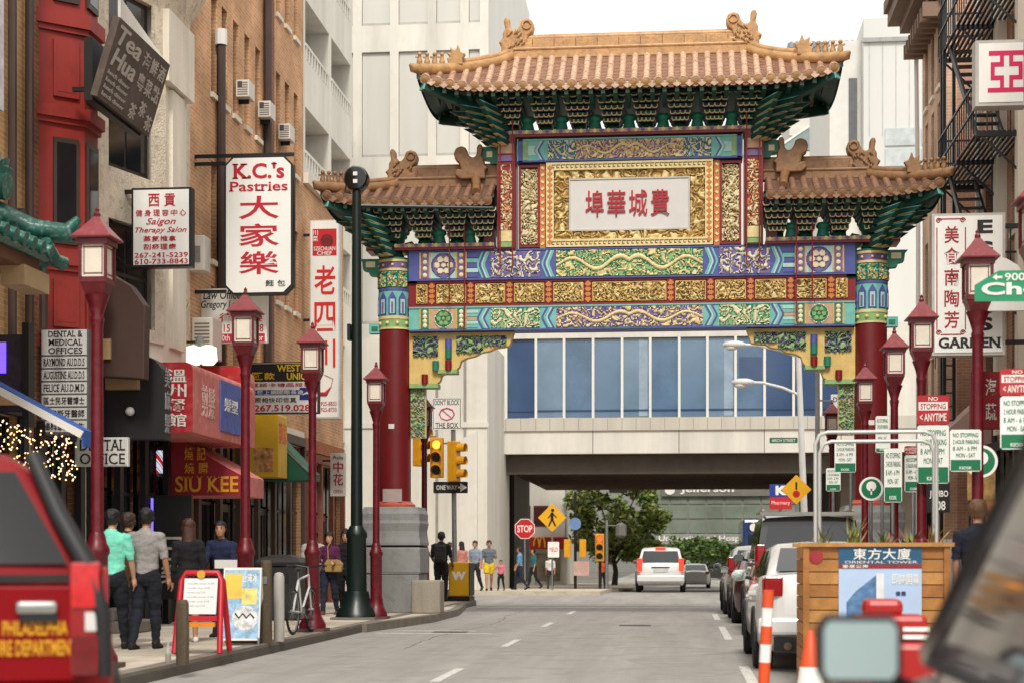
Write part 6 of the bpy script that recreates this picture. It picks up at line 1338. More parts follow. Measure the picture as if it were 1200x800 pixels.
# far signals, lamps and posts before the bridge
y = 66.0
for u, v, lab, lit, cat in ((703, 641, 'far traffic light glowing red in front of the tree', ('red', 'off', 'off'), 'traffic light'), (674, 642, 'pair of yellow signal backs on a dark post under the bridge', None, 'traffic light')):
    x = wx(u, y); g_ = gz(y) + SW; t = thing('far_signal', lab, cat, (x, y, g_)); z_ = wz(v, x, y) - g_; MB().cyl((0, .1, 0), (0, .1, z_ + (2.2 if lit is None else .4)), .06, .05, 8).build('post', BLACK, t)
    if lit: signal(t, (0, -.1, z_), 0, lit, 1.0)
    else:
        for k in (-.3, .3): B(k - .13, k + .13, -.1, .1, z_ - .35, z_ + .35).build('signal_back', YEL, t, bevel=.02)
        MB().cyl((0, -.12, z_ + .95), (0, -.1, z_ + .95), .24, .24, 20).build('round_sign', M('round blue sign', (110, 140, 190), .5), t)
        plate(t, .25, z_ - 1.05, z_ - .5, .6, -.1, M('far sign pink', (196, 160, 150), .5))
x = wx(711, 66.5); t = thing('far_post', 'plain pale post beside the far red traffic light', 'post', (x, 66.5, gz(66.5) + SW)); MB().cyl((0, 0, 0), (0, 0, wz(613, x, 66.5) - gz(66.5)), .07, .06, 10).build('shaft', STEEL, t); MB().lathe([(.06, 0), (.22, .1), (.22, .5), (.05, .6)], 10).build('lantern', M('grey lantern', (110, 110, 106), .5), t, (.55, 0, wz(625, x, 66.5) - gz(66.5) - .3)); B(.05, .55, -.02, .02, wz(614, x, 66.5) - gz(66.5) - .2, wz(614, x, 66.5) - gz(66.5) - .16).build('arm', STEEL, t)
# tall white double street light at the far right corner
y = 59.0; x = wx(937, y); g_ = gz(y) + SW; Z = lambda v: wz(v, x, y) - g_; t = thing('cobra_street_light', 'tall white street light with two curved cobra head arms', 'street light', (x, y, g_))
WPOL = M('white pole paint', (206, 206, 204), .5, var=.08); MB().cyl((.25, 0, 0), (-.05, 0, Z(405)), .13, .09, 12).build('shaft', WPOL, t); kx = 59 / 2000
for v0, u1, v1 in ((418, 862, 403), (462, 872, 447)):
    xx = (u1 - 937) * kx; MB().tube([(-.04, 0, Z(v0)), (xx * .3, 0, Z(v0 - (v0 - v1) * .55)), (xx * .65, 0, Z(v1 + .8)), (xx * .88, 0, Z(v1))], .05, 8).build('arm', WPOL, t)
    MB().sphere((0, 0, 0), .28, 12, 8, (1.45, .7, .5)).build('lamp_head', WPOL, t, (xx, 0, Z(v1)), smooth=50); MB().sphere((0, 0, 0), .2, 10, 6, (1.1, .8, .5)).build('lamp_lens', M('lamp lens', (224, 222, 210), .2), t, (xx - .1, 0, Z(v1) - .1), smooth=50)
p_ = plate(t, -.55, Z(519), Z(512.5), .95, -.15, M('street sign green', (0, 104, 74), .5, var=.05)); text('ARCH STREET', p_, (-.95, -.15, Z(517.5), Z(514)), WHITE_INK, -.156, 0)
# corner post with signs at right
y = 45.2; x = wx(958, y); t = thing('corner_sign_post', 'slim galvanised corner post with a box junction sign at right', 'sign', (x, y, SW)); Z = lambda v: wz(v, x, y) - SW
MB().cyl((0, 0, 0), (0, 0, Z(402)), .07, .06, 12).build('shaft', STEEL, t); p_ = plate(t, .65, Z(505), Z(462), .62, -.05, SIGNW); text("DON'T", p_, (.4, .9, Z(471), Z(465)), BLACK_INK, -.056, .005); text('THE BOX', p_, (.4, .9, Z(502), Z(495)), BLACK_INK, -.056, .005); MB().bar((.5, -.056, Z(490)), (.8, -.056, Z(475)), .06, .006, (0, 1, 0)).build('box_slash', MATS['pink sign print'], p_); B(0, .7, -.03, .03, Z(470), Z(468)).build('sign_arm', STEEL, t)
# far blue and red shop sign, yellow diamond
y = 66.0; x = wx(915, y); t = thing('discount_store_sign', 'square blue and red shop sign with a white letter past the crossing', 'sign', (x, y, gz(y) + SW)); z_ = wz(582, x, y) - t.location.z; B(-.42, .42, 0, .15, z_, z_ + .5).build('blue_panel', M('store blue', (28, 60, 150), .5), t); B(-.42, .42, 0, .15, z_ - .46, z_ - .003).build('red_panel', M('store red', (196, 26, 36), .5), t); text('K', t, (-.2, .22, z_ + .08, z_ + .44), WHITE_INK, -.006, .06); text('Pharmacy', t, (-.35, .35, z_ - .32, z_ - .14), WHITE_INK, -.006, 0); MB().cyl((0, .1, 0), (0, .1, z_), .05, .05, 8).build('post', STEEL, t)
y = 55.0; x = wx(940, y) ; t = thing('signal_ahead_sign', 'tilted yellow diamond warning sign with arrow near the white street light', 'sign', (x, y + 2.8, SW)); z_ = wz(569, x, y) - SW; p_ = MB().prism([(0, z_ - .5), (.5, z_), (0, z_ + .5), (-.5, z_)], 'y', -.01, 0).build('plate', DIA, t); MB().bar((0, -.014, z_), (0, -.014, z_ + .25), .06, .006, (0, 1, 0)).build('arrow_stem', BLACK_INK, p_); MB().cyl((0, -.016, z_ - .15), (0, -.011, z_ - .15), .12, .12, 14).build('red_disc', M('stop red', (190, 20, 30), .5), p_); MB().cyl((0, .03, 0), (0, .03, z_), .03, .03, 8).build('post', STEEL, t)
# parking signs on the right
SGRN = M('parking sign green', (0, 112, 72), .5, var=.06); SRED = M('parking sign red', (178, 30, 38), .5, var=.08)
def parking(label, u0, u1, v0, v1, y, red=0.0, post=None, green=.28):
    x0, x1 = wx(u0, y), wx(u1, y); z1, z0 = wz(v0, x0, y), wz(v1, x0, y); w, h = x1 - x0, z1 - z0
    t = thing('parking_sign', label, 'sign', ((x0 + x1) / 2, y, SW)); a, b = z0 - SW, z1 - SW; hw = h * (1 - red)
    p = plate(t, 0, a, a + hw, w, 0, SIGNW); B(-w / 2 + .01, w / 2 - .01, -.007, -.0042, a + .01, a + hw * green).build('green_band', SGRN, p)
    text('NO STOPPING', p, (-w * .4, w * .4, a + hw * .82, a + hw * .92), SGRN, -.006, 0); text('2 HOUR PARKING', p, (-w * .4, w * .42, a + hw * .66, a + hw * .76), SGRN, -.006, 0); text('8 AM - 6 PM', p, (-w * .4, w * .35, a + hw * .5, a + hw * .6), SGRN, -.006, 0); text('MON - SAT', p, (-w * .3, w * .3, a + hw * .34, a + hw * .44), SGRN, -.006, 0)
    text('KIOSK', p, (-w * .2, w * .2, a + hw * .05, a + hw * .12), WHITE_INK, -.009, .02)
    if red:
        q = plate(t, 0, a + hw + .01, b, w * 1.02, 0, SRED); hr = h * red; B(-w * .46, w * .46, -.007, -.0042, b - hr * .5, b - hr * .22).build('white_band', SIGNW, q); text('STOPPING', q, (-w * .4, w * .4, b - hr * .46, b - hr * .27), SRED, -.009, .01); text('< ANYTIME', q, (-w * .42, w * .42, b - hr * .86, b - hr * .6), WHITE_INK, -.006, .015); text('NO', q, (-w * .15, w * .15, b - hr * .18, b - hr * .05), WHITE_INK, -.006, .01)
    if post is not None: MB().cyl((post, .03, 0), (post, .03, b), .028, .028, 8).build('post', STEEL, t)
    else: B(-w * .3, w * .3, .0005, .16, (a + b) / 2 - .012, (a + b) / 2 + .012).build('mounting_strap', STEEL, t)
    return t
parking('parking sign with red top panel at the edge under the street name sign', 1172, 1212, 432, 526, 16.15, .34)
parking('green and white two hour parking sign on the lamp before the restaurant sign', 1113, 1150, 503, 552, 19.3)
parking('red anytime sign over a green and white parking plate on a lamp post', 1075, 1112, 463, 566, 24.1, .34)
parking('tall parking plate on a thin post behind the planter frame', 1036, 1057, 525, 588, 27.3, 0, 0.0); parking('parking plate with red strip standing by the right gate column', 978, 1003, 515, 553, 30.5, 0, 0.1); parking('small green and white parking plate between two lamp posts', 1060, 1081, 522, 576, 25.6, .2, 0.0); parking('white permit plate on a post near the lamp beside the right column', 1026, 1042, 487, 530, 30.0, 0, 0.0, .12); parking('low green and white plate nearest the dark SUV', 968, 985, 548, 575, 33.0, 0, 0.0)
for u, v, r_, y, lab in ((1021, 572, 14, 28.6, 'round white sign with green tree emblem'), (1150, 540, 19, 21.0, 'round green and white sign behind the two hour parking sign')):
    x = wx(u, y); z_ = wz(v, x, y) - SW; r2 = r_ * dep(x, y) / 2000; t = thing('round_sign', lab, 'sign', (x, y, SW)); p_ = MB().cyl((0, 0, z_), (0, .012, z_), r2, r2, 28).build('plate', SIGNW, t); MB().cyl((0, -.004, z_), (0, 0, z_), r2 * .82, r2 * .82, 28).build('green_disc', SGRN, p_)
    MB().cyl((0, -.007, z_ + r2 * .2), (0, -.004, z_ + r2 * .2), r2 * .42, r2 * .42, 12).build('tree_emblem', SIGNW, p_); B(-r2 * .06, r2 * .06, -.007, -.004, z_ - r2 * .5, z_).build('tree_trunk', SIGNW, p_); MB().cyl((0, .04, 0), (0, .04, z_), .028, .028, 8).build('post', STEEL, t)
# green street name sign on the first right lamp
y = 16.1; x0 = wx(1142, y); t = thing('street_name_sign', 'green arrow shaped street name sign with white lettering', 'sign', (x0, y, 0)); zt, zb = wz(318, x0, y), wz(356, x0, y)
p_ = MB().prism([(0, zb + .02), (0, zt - .13), (.18, zt - .02), (.22, zt), (1.5, zt), (1.5, zb)], 'y', -.01, 0).build('plate', M('name sign green', (20, 140, 96), .5, var=.04), t); text('Cherry', p_, (.06, .98, zb + .04, zb + .19), WHITE_INK, -.014, .03); text('900 W', p_, (.27, .62, zt - .095, zt - .025), WHITE_INK, -.014, .012)
MB().prism([(.16, zt - .06), (.2, zt - .03), (.2, zt - .05), (.25, zt - .05), (.25, zt - .07), (.2, zt - .07), (.2, zt - .09)], 'y', -.014, -.01).build('arrow', WHITE_INK, p_); B(.4, .9, .0005, .2, zb + .05, zb + .1).build('mounting_strap', STEEL, t)
# pavement clutter on the left
def place(u, y): return (wx(u, y), y, SW)
t = thing('red_easel_board', 'red plastic easel board with a white writing panel and orange tray', 'board', place(237, 20.0), R(4))
RP = M('red moulded plastic', (190, 26, 40), .4, var=.08, scale=5)
def easel(t, W, H, sgn, mat):
    r = .035; pts = [(-W / 2, 0), (-W / 2 + .03, H * .9), (-W / 2 + .08, H), (W / 2 - .08, H), (W / 2 - .03, H * .9), (W / 2, 0)]
    return MB().tube([(a, sgn * (.28 * (1 - b / H)) + sgn * .02, b + .02) for a, b in pts], r, 8).build('easel_frame', mat, t, smooth=50)
for sgn in (-1, 1): easel(t, .54, .95, sgn, RP)
mm = B(-.2, .2, -.008, .008, -.22, .22).build('writing_panel', M('whiteboard', (214, 216, 216), .4, var=.04), t, (0, -.105, .69), (R(-16), 0, 0)); B(-.22, .22, -.03, .03, -.03, .03).build('cross_bar', RP, t, (0, -.17, .43)); B(-.2, .2, -.05, .03, -.03, .025).build('tray', M('orange plastic', (226, 140, 30), .5), t, (0, -.2, .36)); MB().cyl((0, -.04, .95), (0, -.07, .95), .05, .05, 12).build('clip', M('yellow clip', (220, 170, 60), .5), t)
for k in range(6): text('noodle soup 5.95', mm, (-.16, .16 - .05 * (k % 3), .14 - k * .055, .165 - k * .055), M('marker grey', (120, 122, 126), .6), -.0082, 0, depth=.001)
t = thing('poster_stand', 'white sandwich board with colourful drink posters', 'board', place(285, 22.2), R(6)); pm = M('drink poster print', (190, 206, 226), .6, var=.0)
for sgn in (-1, 1):
    b_ = B(-.25, .25, -.012, .012, 0, .98).build('panel', WHITE, t, (0, sgn * .24, .06), (R(-13 * sgn) * -1 if sgn > 0 else R(-13), 0, 0))
    if sgn < 0:
        def pst(n_, x0, x1, z0, z1, c, var=.35): B(x0, x1, -.0145, -.012, z0, z1).build(n_, M('poster ' + n_, c, .5, var=var, scale=11), b_)
        pst('sky_print', -.23, .23, .03, .95, (150, 190, 226)); B(-.22, .0, -.0165, -.0145, .56, .9).build('yellow_print', M('mango yellow', (236, 196, 70), .5, var=.2), b_); B(0, .2, -.0165, -.0145, .48, .7).build('yellow_print', M('mango pale', (240, 214, 120), .5, var=.3, scale=9), b_); MB().cyl((.05, -.0165, .3), (.05, -.0145, .3), .17, .17, 16).build('bowl_print', M('bowl print', (226, 222, 226), .5, var=.4, scale=16), b_); text('台灣冰', b_, (0, .2, .78, .9), WHITE_INK, -.0168, .01, depth=.001); MB().tube([(-.08 + .05 * k, -.0165, .33 + .03 * (-1) ** k) for k in range(6)], .012, 5).build('brush_mark', BLACK_INK, b_)
    for sx in (-.24, .24): B(sx - .012, sx + .012, sgn * .26 - .012, sgn * .26 + .012, 0, .1).build('foot', STEEL, t)
t = thing('flyer_box', 'small white leaflet box on the poster stand table', 'box', (wx(268, 23.2), 23.2, SW)); B(-.2, .2, 0, .25, 1.0, 1.12).build('box', WHITE, t); B(-.22, .22, -.02, .27, .96, .998).build('shelf', BLACK, t); MB().cyl((0, .12, 0), (0, .12, .96), .03, .03, 8).build('post', BLACK, t)
WOOD = M('weathered timber post', (92, 78, 60), .9, var=.3, scale=6, bump=.6, bscale=30, streak=.5)
t = thing('timber_stump_post', 'short weathered timber post at the kerb in front of the red easel', 'post', place(214, 17.9)); MB().lathe([(.07, 0), (.075, .3), (.068, .66), (.05, .7)], 9).build('shaft', WOOD, t)
t = thing('timber_post', 'taller brown post beside the poster stand', 'post', place(312, 22.4)); MB().lathe([(.085, 0), (.08, .5), (.075, 1.08), (.06, 1.12)], 10).build('shaft', WOOD, t); B(-.03, .03, -.085, -.08, .8, .9).build('tag', STEEL, t)
t = thing('white_bollard', 'pale grey round bollard next to the brown post', 'bollard', place(327, 23.0)); MB().lathe([(.075, 0), (.075, .88), (.06, .93), (.02, .95)], 14).build('shaft', M('bollard pale', (176, 172, 164), .6, var=.15), t, smooth=40)
t = thing('litter_bin', 'black square litter bin with domed lid by the shop fronts', 'bin', place(331, 31.0)); B(-.38, .38, -.38, .38, .02, 1.0).build('bin_body', M('bin black', (34, 34, 36), .5, var=.2), t, bevel=.03); MB().lathe([(.58, 1.0), (.6, 1.06), (.5, 1.14), (.2, 1.2)], 4).build('lid', M('bin black', (34, 34, 36), .5), t, (0, 0, 0), (0, 0, R(45))); B(-.2, .2, -.4, -.38, .7, .85).build('slot', DARKIN, t)
t = thing('newspaper_box', 'yellow newspaper box with a white letter at the crossing corner', 'newspaper box', (wx(547, 45.1) - .1, 44.7, SW), R(-8)); B(-.28, .28, -.24, .24, .12, 1.02).build('box', M('news box yellow', (226, 170, 24), .5, var=.1), t, bevel=.03); text('W', t, (-.2, .2, .55, .78), WHITE_INK, -.246, .06); B(-.3, .3, -.26, .26, 0, .12).build('base', BLACK, t); B(.281, .3, -.24, .24, .15, 1.0).build('side_panel', BLACK, t)
t = thing('concrete_block', 'rough square concrete block beside the gate pedestal', 'block', (wx(499, 34.6), 34.9, SW)); B(-.3, .3, -.3, .3, 0, .68).build('block', M('rough block concrete', (152, 144, 130), .9, var=.15, scale=3, bump=.6, bscale=25, streak=.7), t, bevel=.03)
t = thing('glass_bottle', 'small half full amber bottle left on the pavement', 'bottle', place(197, 18.2)); MB().lathe([(.032, 0), (.034, .02), (.034, .13), (.014, .18), (.013, .25), (.015, .26)], 14).build('bottle_glass', M('clear bottle glass', (200, 204, 196), .1, alpha=.5), t, smooth=50); MB().lathe([(.03, .004), (.031, .1)], 14).build('amber_drink', M('amber drink', (150, 80, 24), .3), t)
# bicycle leaning on the third lamp
def bicycle(label, loc, rz):
    t = thing('bicycle', label, 'bicycle', loc, rz); BK = BLACK; WF = M('bicycle white frame', (206, 206, 204), .35, var=.06)
    for yy in (0, 1.02):
        w_ = MB().tube([(0, yy + .33 * math.cos(a * math.pi / 16), .35 + .33 * math.sin(a * math.pi / 16)) for a in range(32)], .02, 8, closed=True).build('wheel', M('bicycle tyre', (24, 24, 24), .8), t)
        MB().tube([(0, yy + .305 * math.cos(a * math.pi / 16), .35 + .305 * math.sin(a * math.pi / 16)) for a in range(32)], .011, 6, closed=True).build('rim', STEEL, w_)
        for k in range(12): a = k * math.pi / 6; MB().cyl((0, yy, .35), (0, yy + .3 * math.cos(a), .35 + .3 * math.sin(a)), .003, .003, 4).build('spoke', STEEL, w_)
        MB().cyl((-.04, yy, .35), (.04, yy, .35), .025, .025, 8).build('hub', STEEL, w_)
    m = MB(); BBk, ST, HT, HB = (0, .46, .32), (0, .3, .82), (0, .86, .88), (0, .9, .7)
    for a, b in ((BBk, ST), (ST, HT), (BBk, HB), ((0, 0, .35), BBk), ((0, 0, .35), ST), (HT, HB)): m.cyl(a, b, .018, .018, 8)
    m.build('frame', WF, t); MB().cyl(HB, (0, 1.02, .35), .016, .014, 8).build('fork', WF, t); MB().cyl(ST, (0, .27, .95), .014, .014, 8).build('seat_post', STEEL, t)
    MB().sphere((0, .25, .97), .1, 10, 6, (.6, 1.4, .35)).build('saddle', BK, t, smooth=50); MB().cyl(HT, (0, .84, 1.0), .014, .014, 8).build('stem', STEEL, t)
    MB().tube([(-.3, .76, 1.02), (-.2, .84, 1.03), (0, .86, 1.0), (.2, .84, 1.03), (.3, .76, 1.02)], .014, 8).build('handlebar', BK, t)
    for s in (-1, 1): MB().cyl((s * .3, .76, 1.02), (s * .3, .66, 1.02), .018, .018, 8).build('grip', BK, t)
    MB().lathe([(.09, -.005), (.09, .005)], 18).xf(Matrix.Rotation(R(90), 4, 'Y')).build('chainring', STEEL, t, (.03, .46, .32)); MB().cyl((.04, .46, .32), (.06, .58, .22), .01, .01, 6).build('crank', STEEL, t); B(.05, .13, .55, .63, .2, .225).build('pedal', BK, t); MB().cyl((-.04, .46, .32), (-.06, .34, .42), .01, .01, 6).build('crank', STEEL, t); B(-.13, -.05, .3, .38, .41, .435).build('pedal', BK, t)
    return t
bicycle('white and black bicycle parked against a red lamp post', (wx(345, 25.0), 24.9, SW), R(-3))
# ================================================================== VEHICLES
TYRE = M('tyre rubber', (26, 26, 27), .85, var=.15); ALLOY = M('alloy rim', (150, 152, 154), .3, .8, var=.1); CARGL = M('car glass', (38, 44, 46), .05, var=.15, scale=1, spec=.8); CHROME = M('chrome', (190, 190, 188), .12, .95, var=.05); TRIM = M('black trim plastic', (24, 24, 25), .55, var=.1); TAIL = M('tail lamp red', (140, 12, 16), .2, var=.15, coat=.6, emit=.12); TAILLIT = M('lit brake lamp', (255, 50, 30), .3, emit=1.5, var=0); CLEAR = M('clear lamp', (210, 206, 204), .15); PLATEM = M('number plate', (206, 208, 210), .4)
def paint(n, c): return M(n, c, .28, .0, var=.05, scale=1.5, coat=.8)
def interp(tab, y):
    for (a, b), (c, d) in zip(tab[:-1], tab[1:]):
        if a <= y <= c: return b + (d - b) * (y - a) / (c - a + 1e-9)
    return tab[0][1] if y < tab[0][0] else tab[-1][1]
def car(name, label, loc, rz, L, W, H, belt, prof, roof, pm, wheel_r=.33, clear=.22, wb=(.85, .75), cat='car', tumble=.16, rearw=.92, glass=None):
    """Rear at local y=0, nose at y=L. prof: deck height along y; roof: cabin roof outline [(y, z)] from rear base to windscreen base."""
    t = thing(name, label, cat, loc, rz); hw = W / 2; GL = glass or CARGL
    st = sorted({0, .04, .12, .3, .6, L * .25, L * .4, L * .5, L * .6, L * .75, L - .5, L - .25, L - .1, L, *[a for a, b in prof]}); rings = []
    for y in st:
        e = min(y, L - y); pinch = 1 - .5 * max(0, 1 - e / .5) ** 2 * .5; w = hw * pinch * (rearw if y < .02 else 1); zt = interp(prof, y); zb = clear + .22 * max(0, 1 - e / .35) ** 1.5
        rings.append([(-w * .9, y, zb), (-w * .98, y, zb + .12), (-w, y, zb + (zt - zb) * .45), (-w * .985, y, zb + (zt - zb) * .78), (-w * .93, y, zt - .02), (-w * .84, y, zt + .01), (-w * .4, y, zt + .035), (0, y, zt + .04), (w * .4, y, zt + .035), (w * .84, y, zt + .01), (w * .93, y, zt - .02), (w * .985, y, zb + (zt - zb) * .78), (w, y, zb + (zt - zb) * .45), (w * .98, y, zb + .12), (w * .9, y, zb)])
    MB().loft(rings).build('body', pm, t, smooth=45)
    # cabin
    cr = []; cw = hw * .9
    for y, z in roof:
        f = (z - belt) / max(.01, H - belt); w = cw - tumble * f
        cr.append((y, z, w))
    rg = []
    for y, z, w in cr:
        zb = belt - .06; f = max(.02, z - zb)
        rg.append([(-cw, y, zb), (-cw + (cw - w) * .55, y, zb + f * .55), (-w - .01, y, z - min(.06, f * .3)), (-w + .07, y, z - .012), (-w * .45, y, z + .012), (0, y, z + .02), (w * .45, y, z + .012), (w - .07, y, z - .012), (w + .01, y, z - min(.06, f * .3)), (cw - (cw - w) * .55, y, zb + f * .55), (cw, y, zb)])
    MB().loft(rg).build('cabin', pm, t, smooth=45)
    # glass: rear, front and side lights laid just proud of the cabin
    (y0, z0), (y1, z1) = roof[0], roof[1]
    def sheet(nm, P, off, mat=GL):
        P = [Vector(p) for p in P]; n_ = (P[1] - P[0]).cross(P[3] - P[0]).normalized() * off
        q = [p + n_ for p in P]; return MB().add(q, [tuple(range(len(q)))]).build(nm, mat, t)
    w0 = cw - tumble * (z0 - belt) / (H - belt) - .1; w1 = cw - tumble * (z1 - belt) / (H - belt) - .1; k0, k1 = .1, .86
    A = lambda k: (y0 + (y1 - y0) * k, z0 + (z1 - z0) * k + .012, w0 + (w1 - w0) * k)
    a, b = A(k0), A(k1); sheet('rear_window', [(-a[2], a[0], a[1]), (a[2], a[0], a[1]), (b[2], b[0], b[1]), (-b[2], b[0], b[1])], .014)
    (y2, z2), (y3, z3) = roof[-2], roof[-1]; w2 = cw - tumble * (z2 - belt) / (H - belt) - .1; w3 = cw - tumble * (z3 - belt) / (H - belt) - .08
    C = lambda k: (y2 + (y3 - y2) * k, z2 + (z3 - z2) * k + .012, w2 + (w3 - w2) * k); a, b = C(.12), C(.95); sheet('windscreen', [(-a[2], a[0], a[1]), (a[2], a[0], a[1]), (b[2], b[0], b[1]), (-b[2], b[0], b[1])], .014)
    zt = H - .1; ya, yb = y1 + .1, y2 - .05; ym = (ya + yb) / 2
    for s in (-1, 1):
        def X(z): f = (z - belt) / (H - belt); return s * (cw - tumble * f * .98 + .012)
        for nm, q in (('side_window', [(y0 + (y1 - y0) * .55, belt + .06), (ym - .04, belt + .04), (ym - .04, zt), (ya, zt)]), ('side_window', [(ym + .04, belt + .04), (y3 - .22, belt + .04), (yb, zt), (ym + .04, zt)])):
            V = [(X(z), y, z) for y, z in q]; V2 = [(x + s * .006, y, z) for x, y, z in V]; MB().add(V2, [(0, 1, 2, 3)]).build(nm, GL, t)
        MB().bar((s * (hw * .93), ya - .2, belt - .02), (s * (hw * .93), y3 - .1, belt - .02), .02, .02).build('belt_trim', CHROME if pm.name.startswith('white') else TRIM, t)
        m = MB().sphere((s * (hw + .1), y3 - .32, belt + .08), .1, 10, 8, (1.0, .6, .75)); mr = m.build('wing_mirror', pm, t, smooth=50); MB().cb((s * (hw + .1), y3 - .385, belt + .08), (.15, .01, .11)).build('mirror_glass', M('mirror glass', (150, 164, 160), .05, .9, var=.03), mr); MB().bar((s * (hw * .93), y3 - .3, belt + .04), (s * (hw + .05), y3 - .32, belt + .06), .04).build('mirror_stalk', TRIM, mr)
        for k in (.46, .72): B(s * hw * .985 - .015, s * hw * .985 + .015, L * k - .1, L * k + .1, belt - .2, belt - .17).build('door_handle', pm, t)
        for yw in (wb[0], L - wb[1]):
            tr = MB().lathe([(wheel_r * .62, -.1), (wheel_r * .94, -.11), (wheel_r, -.07), (wheel_r, .07), (wheel_r * .94, .11), (wheel_r * .62, .1)], 28).xf(Matrix.Rotation(R(90), 4, 'Y')); wl = tr.build('wheel', TYRE, t, (s * (hw - .1), yw, wheel_r), smooth=40)
            rim = MB().lathe([(wheel_r * .63, .04), (wheel_r * .6, .085), (wheel_r * .5, .07)], 24, caps=False)
            for k in range(6): a = k * math.pi / 3; rim.bar((0, 0, .08), (math.cos(a) * wheel_r * .6, math.sin(a) * wheel_r * .6, .075), .05, .02)
            rim.lathe([(wheel_r * .6, .02), (.01, .025)], 20); rim.xf(Matrix.Rotation(R(90 * s), 4, 'Y')); rim.build('rim', ALLOY, wl, smooth=40)
            ar = MB().tube([(s * (hw + .004), yw + (wheel_r + .05) * math.cos(a * math.pi / 12), wheel_r + (wheel_r + .05) * math.sin(a * math.pi / 12)) for a in range(-1, 14)], .022, 6).build('wheel_arch', TRIM, t)
    return t
def tails(t, hw, z0, z1, w=.16, y=.0, mat=None, wrap=.12, yo=0):
    for s in (-1, 1):
        x1 = s * hw * .9; x0 = s * (hw * .9 - w)
        MB().box(min(x0, x1), max(x0, x1), y - .012, y + .1, z0, z1).box(min(x1, x1 + s * .03), max(x1, x1 + s * .03), y - .01, y + wrap, z0 + .02, z1 - .02).build('tail_lamp', mat or TAIL, t, bevel=.015)
# parked white saloon at right
cx = (.86 + 2.6) / 2
t = car('white_saloon', 'white saloon car parked behind the wooden planter', (1.72, 19.35, 0), 0, 4.6, 1.78, 1.47, .98, [(0, 1.0), (.1, 1.08), (.5, 1.09), (3.2, .98), (3.6, .95), (4.2, .84), (4.5, .7), (4.6, .6)], [(.35, 1.08), (1.15, 1.43), (1.6, 1.47), (2.5, 1.46), (3.4, .98)], paint('white car paint', (222, 222, 220)))
tails(t, .89, .86, 1.08, .2); B(-.88, .88, -.05, .05, .42, .62).build('bumper', MATS['white car paint'], t, bevel=.04); B(-.7, .7, -.02, .1, .24, .4).build('lower_valance', TRIM, t); MB().cyl((-.55, -.06, .3), (-.55, .1, .3), .045, .045, 10).build('exhaust', CHROME, t); B(-.26, .26, -.03, .0, .74, .88).build('number_plate', PLATEM, t); B(-.4, .4, -.035, -.01, .93, .95).build('boot_trim', CHROME, t); text('PA', t, (-.2, .2, .76, .86), BLACK_INK, -.034, 0)
# dark boxy SUV
t = car('dark_suv', 'dark tall SUV with roof rails parked ahead of the white saloon', (2.02, 27.6, 0), 0, 4.6, 1.86, 2.0, 1.2, [(0, 1.12), (.05, 1.2), (3.2, 1.2), (3.4, 1.18), (4.3, 1.1), (4.6, .85)], [(.04, 1.2), (.22, 1.94), (.5, 2.0), (2.6, 1.98), (3.3, 1.2)], paint('charcoal car paint', (48, 46, 46)), .37, .28, tumble=.12)
tails(t, .93, .95, 1.5, .13, .05); B(-.9, .9, -.08, .05, .45, .68).build('bumper', TRIM, t, bevel=.03)
for s in (-1, 1): MB().bar((s * .72, .4, 2.06), (s * .72, 2.6, 2.05), .04).build('roof_rail', M('tan rail', (170, 160, 140), .5), t)
B(-.78, .78, .03, .2, 1.96, 2.02).build('rear_spoiler', M('silver trim', (150, 148, 144), .4, .4), t); MB().cyl((-.1, -.03, 1.3), (.25, .1, 1.42), .012, .012, 6).build('rear_wiper', TRIM, t)
t = car('maroon_car', 'dark maroon saloon parked beyond the dark SUV', (1.85, 33.0, 0), 0, 4.5, 1.76, 1.45, .95, [(0, .98), (.1, 1.04), (.5, 1.05), (3.2, .95), (4.2, .82), (4.5, .6)], [(.4, 1.04), (1.15, 1.41), (1.6, 1.45), (2.5, 1.44), (3.3, .95)], paint('maroon car paint', (72, 22, 28))); tails(t, .88, .84, 1.02, .2)
t = car('silver_hatchback', 'pale silver hatchback parked near the gate at right', (1.8, 38.2, 0), 0, 4.2, 1.75, 1.55, 1.0, [(0, .95), (.1, 1.0), (3.0, .98), (3.9, .82), (4.2, .6)], [(.08, 1.0), (.55, 1.5), (.9, 1.55), (2.3, 1.53), (3.1, 1.0)], paint('silver car paint', (180, 180, 178))); tails(t, .87, .9, 1.3, .14, .03)
# blue van
y = 60.5; t = thing('blue_van', 'blue delivery van with red lettering beyond the crossing', 'van', (2.35 + .75, y, gz(y)))
B(-1.0, 1.0, 0, 4.6, .45, 2.62).build('body', paint('van blue', (34, 58, 110)), t, bevel=.08); B(-.82, .82, -.012, 0, 1.35, 2.1).build('rear_window', CARGL, t); B(-.85, .85, -.014, -.001, 2.2, 2.5).build('name_panel', paint('van navy', (28, 44, 96)), t); text('EXPRESS', t, (.0, .8, 2.27, 2.43), M('van red letters', (206, 50, 50), .5), -.02, .02); MB().cyl((-.62, -.03, 2.35), (-.62, -.014, 2.35), .14, .14, 14).build('round_emblem', WHITE_INK, t)
for s in (-1, 1):
    for yy in (.8, 3.7): MB().lathe([(.2, -.1), (.36, -.1), (.36, .1), (.2, .1)], 20).xf(Matrix.Rotation(R(90), 4, 'Y')).build('wheel', TYRE, t, (s * .9, yy, .36))
    B(s * .9 - .07, s * .9 + .07, -.02, .05, .9, 1.3).build('tail_lamp', TAIL, t)
B(-.95, .95, -.06, .04, .42, .6).build('bumper', TRIM, t); B(.002, .012, -.014, -.001, .65, 2.15).build('door_seam', TRIM, t)
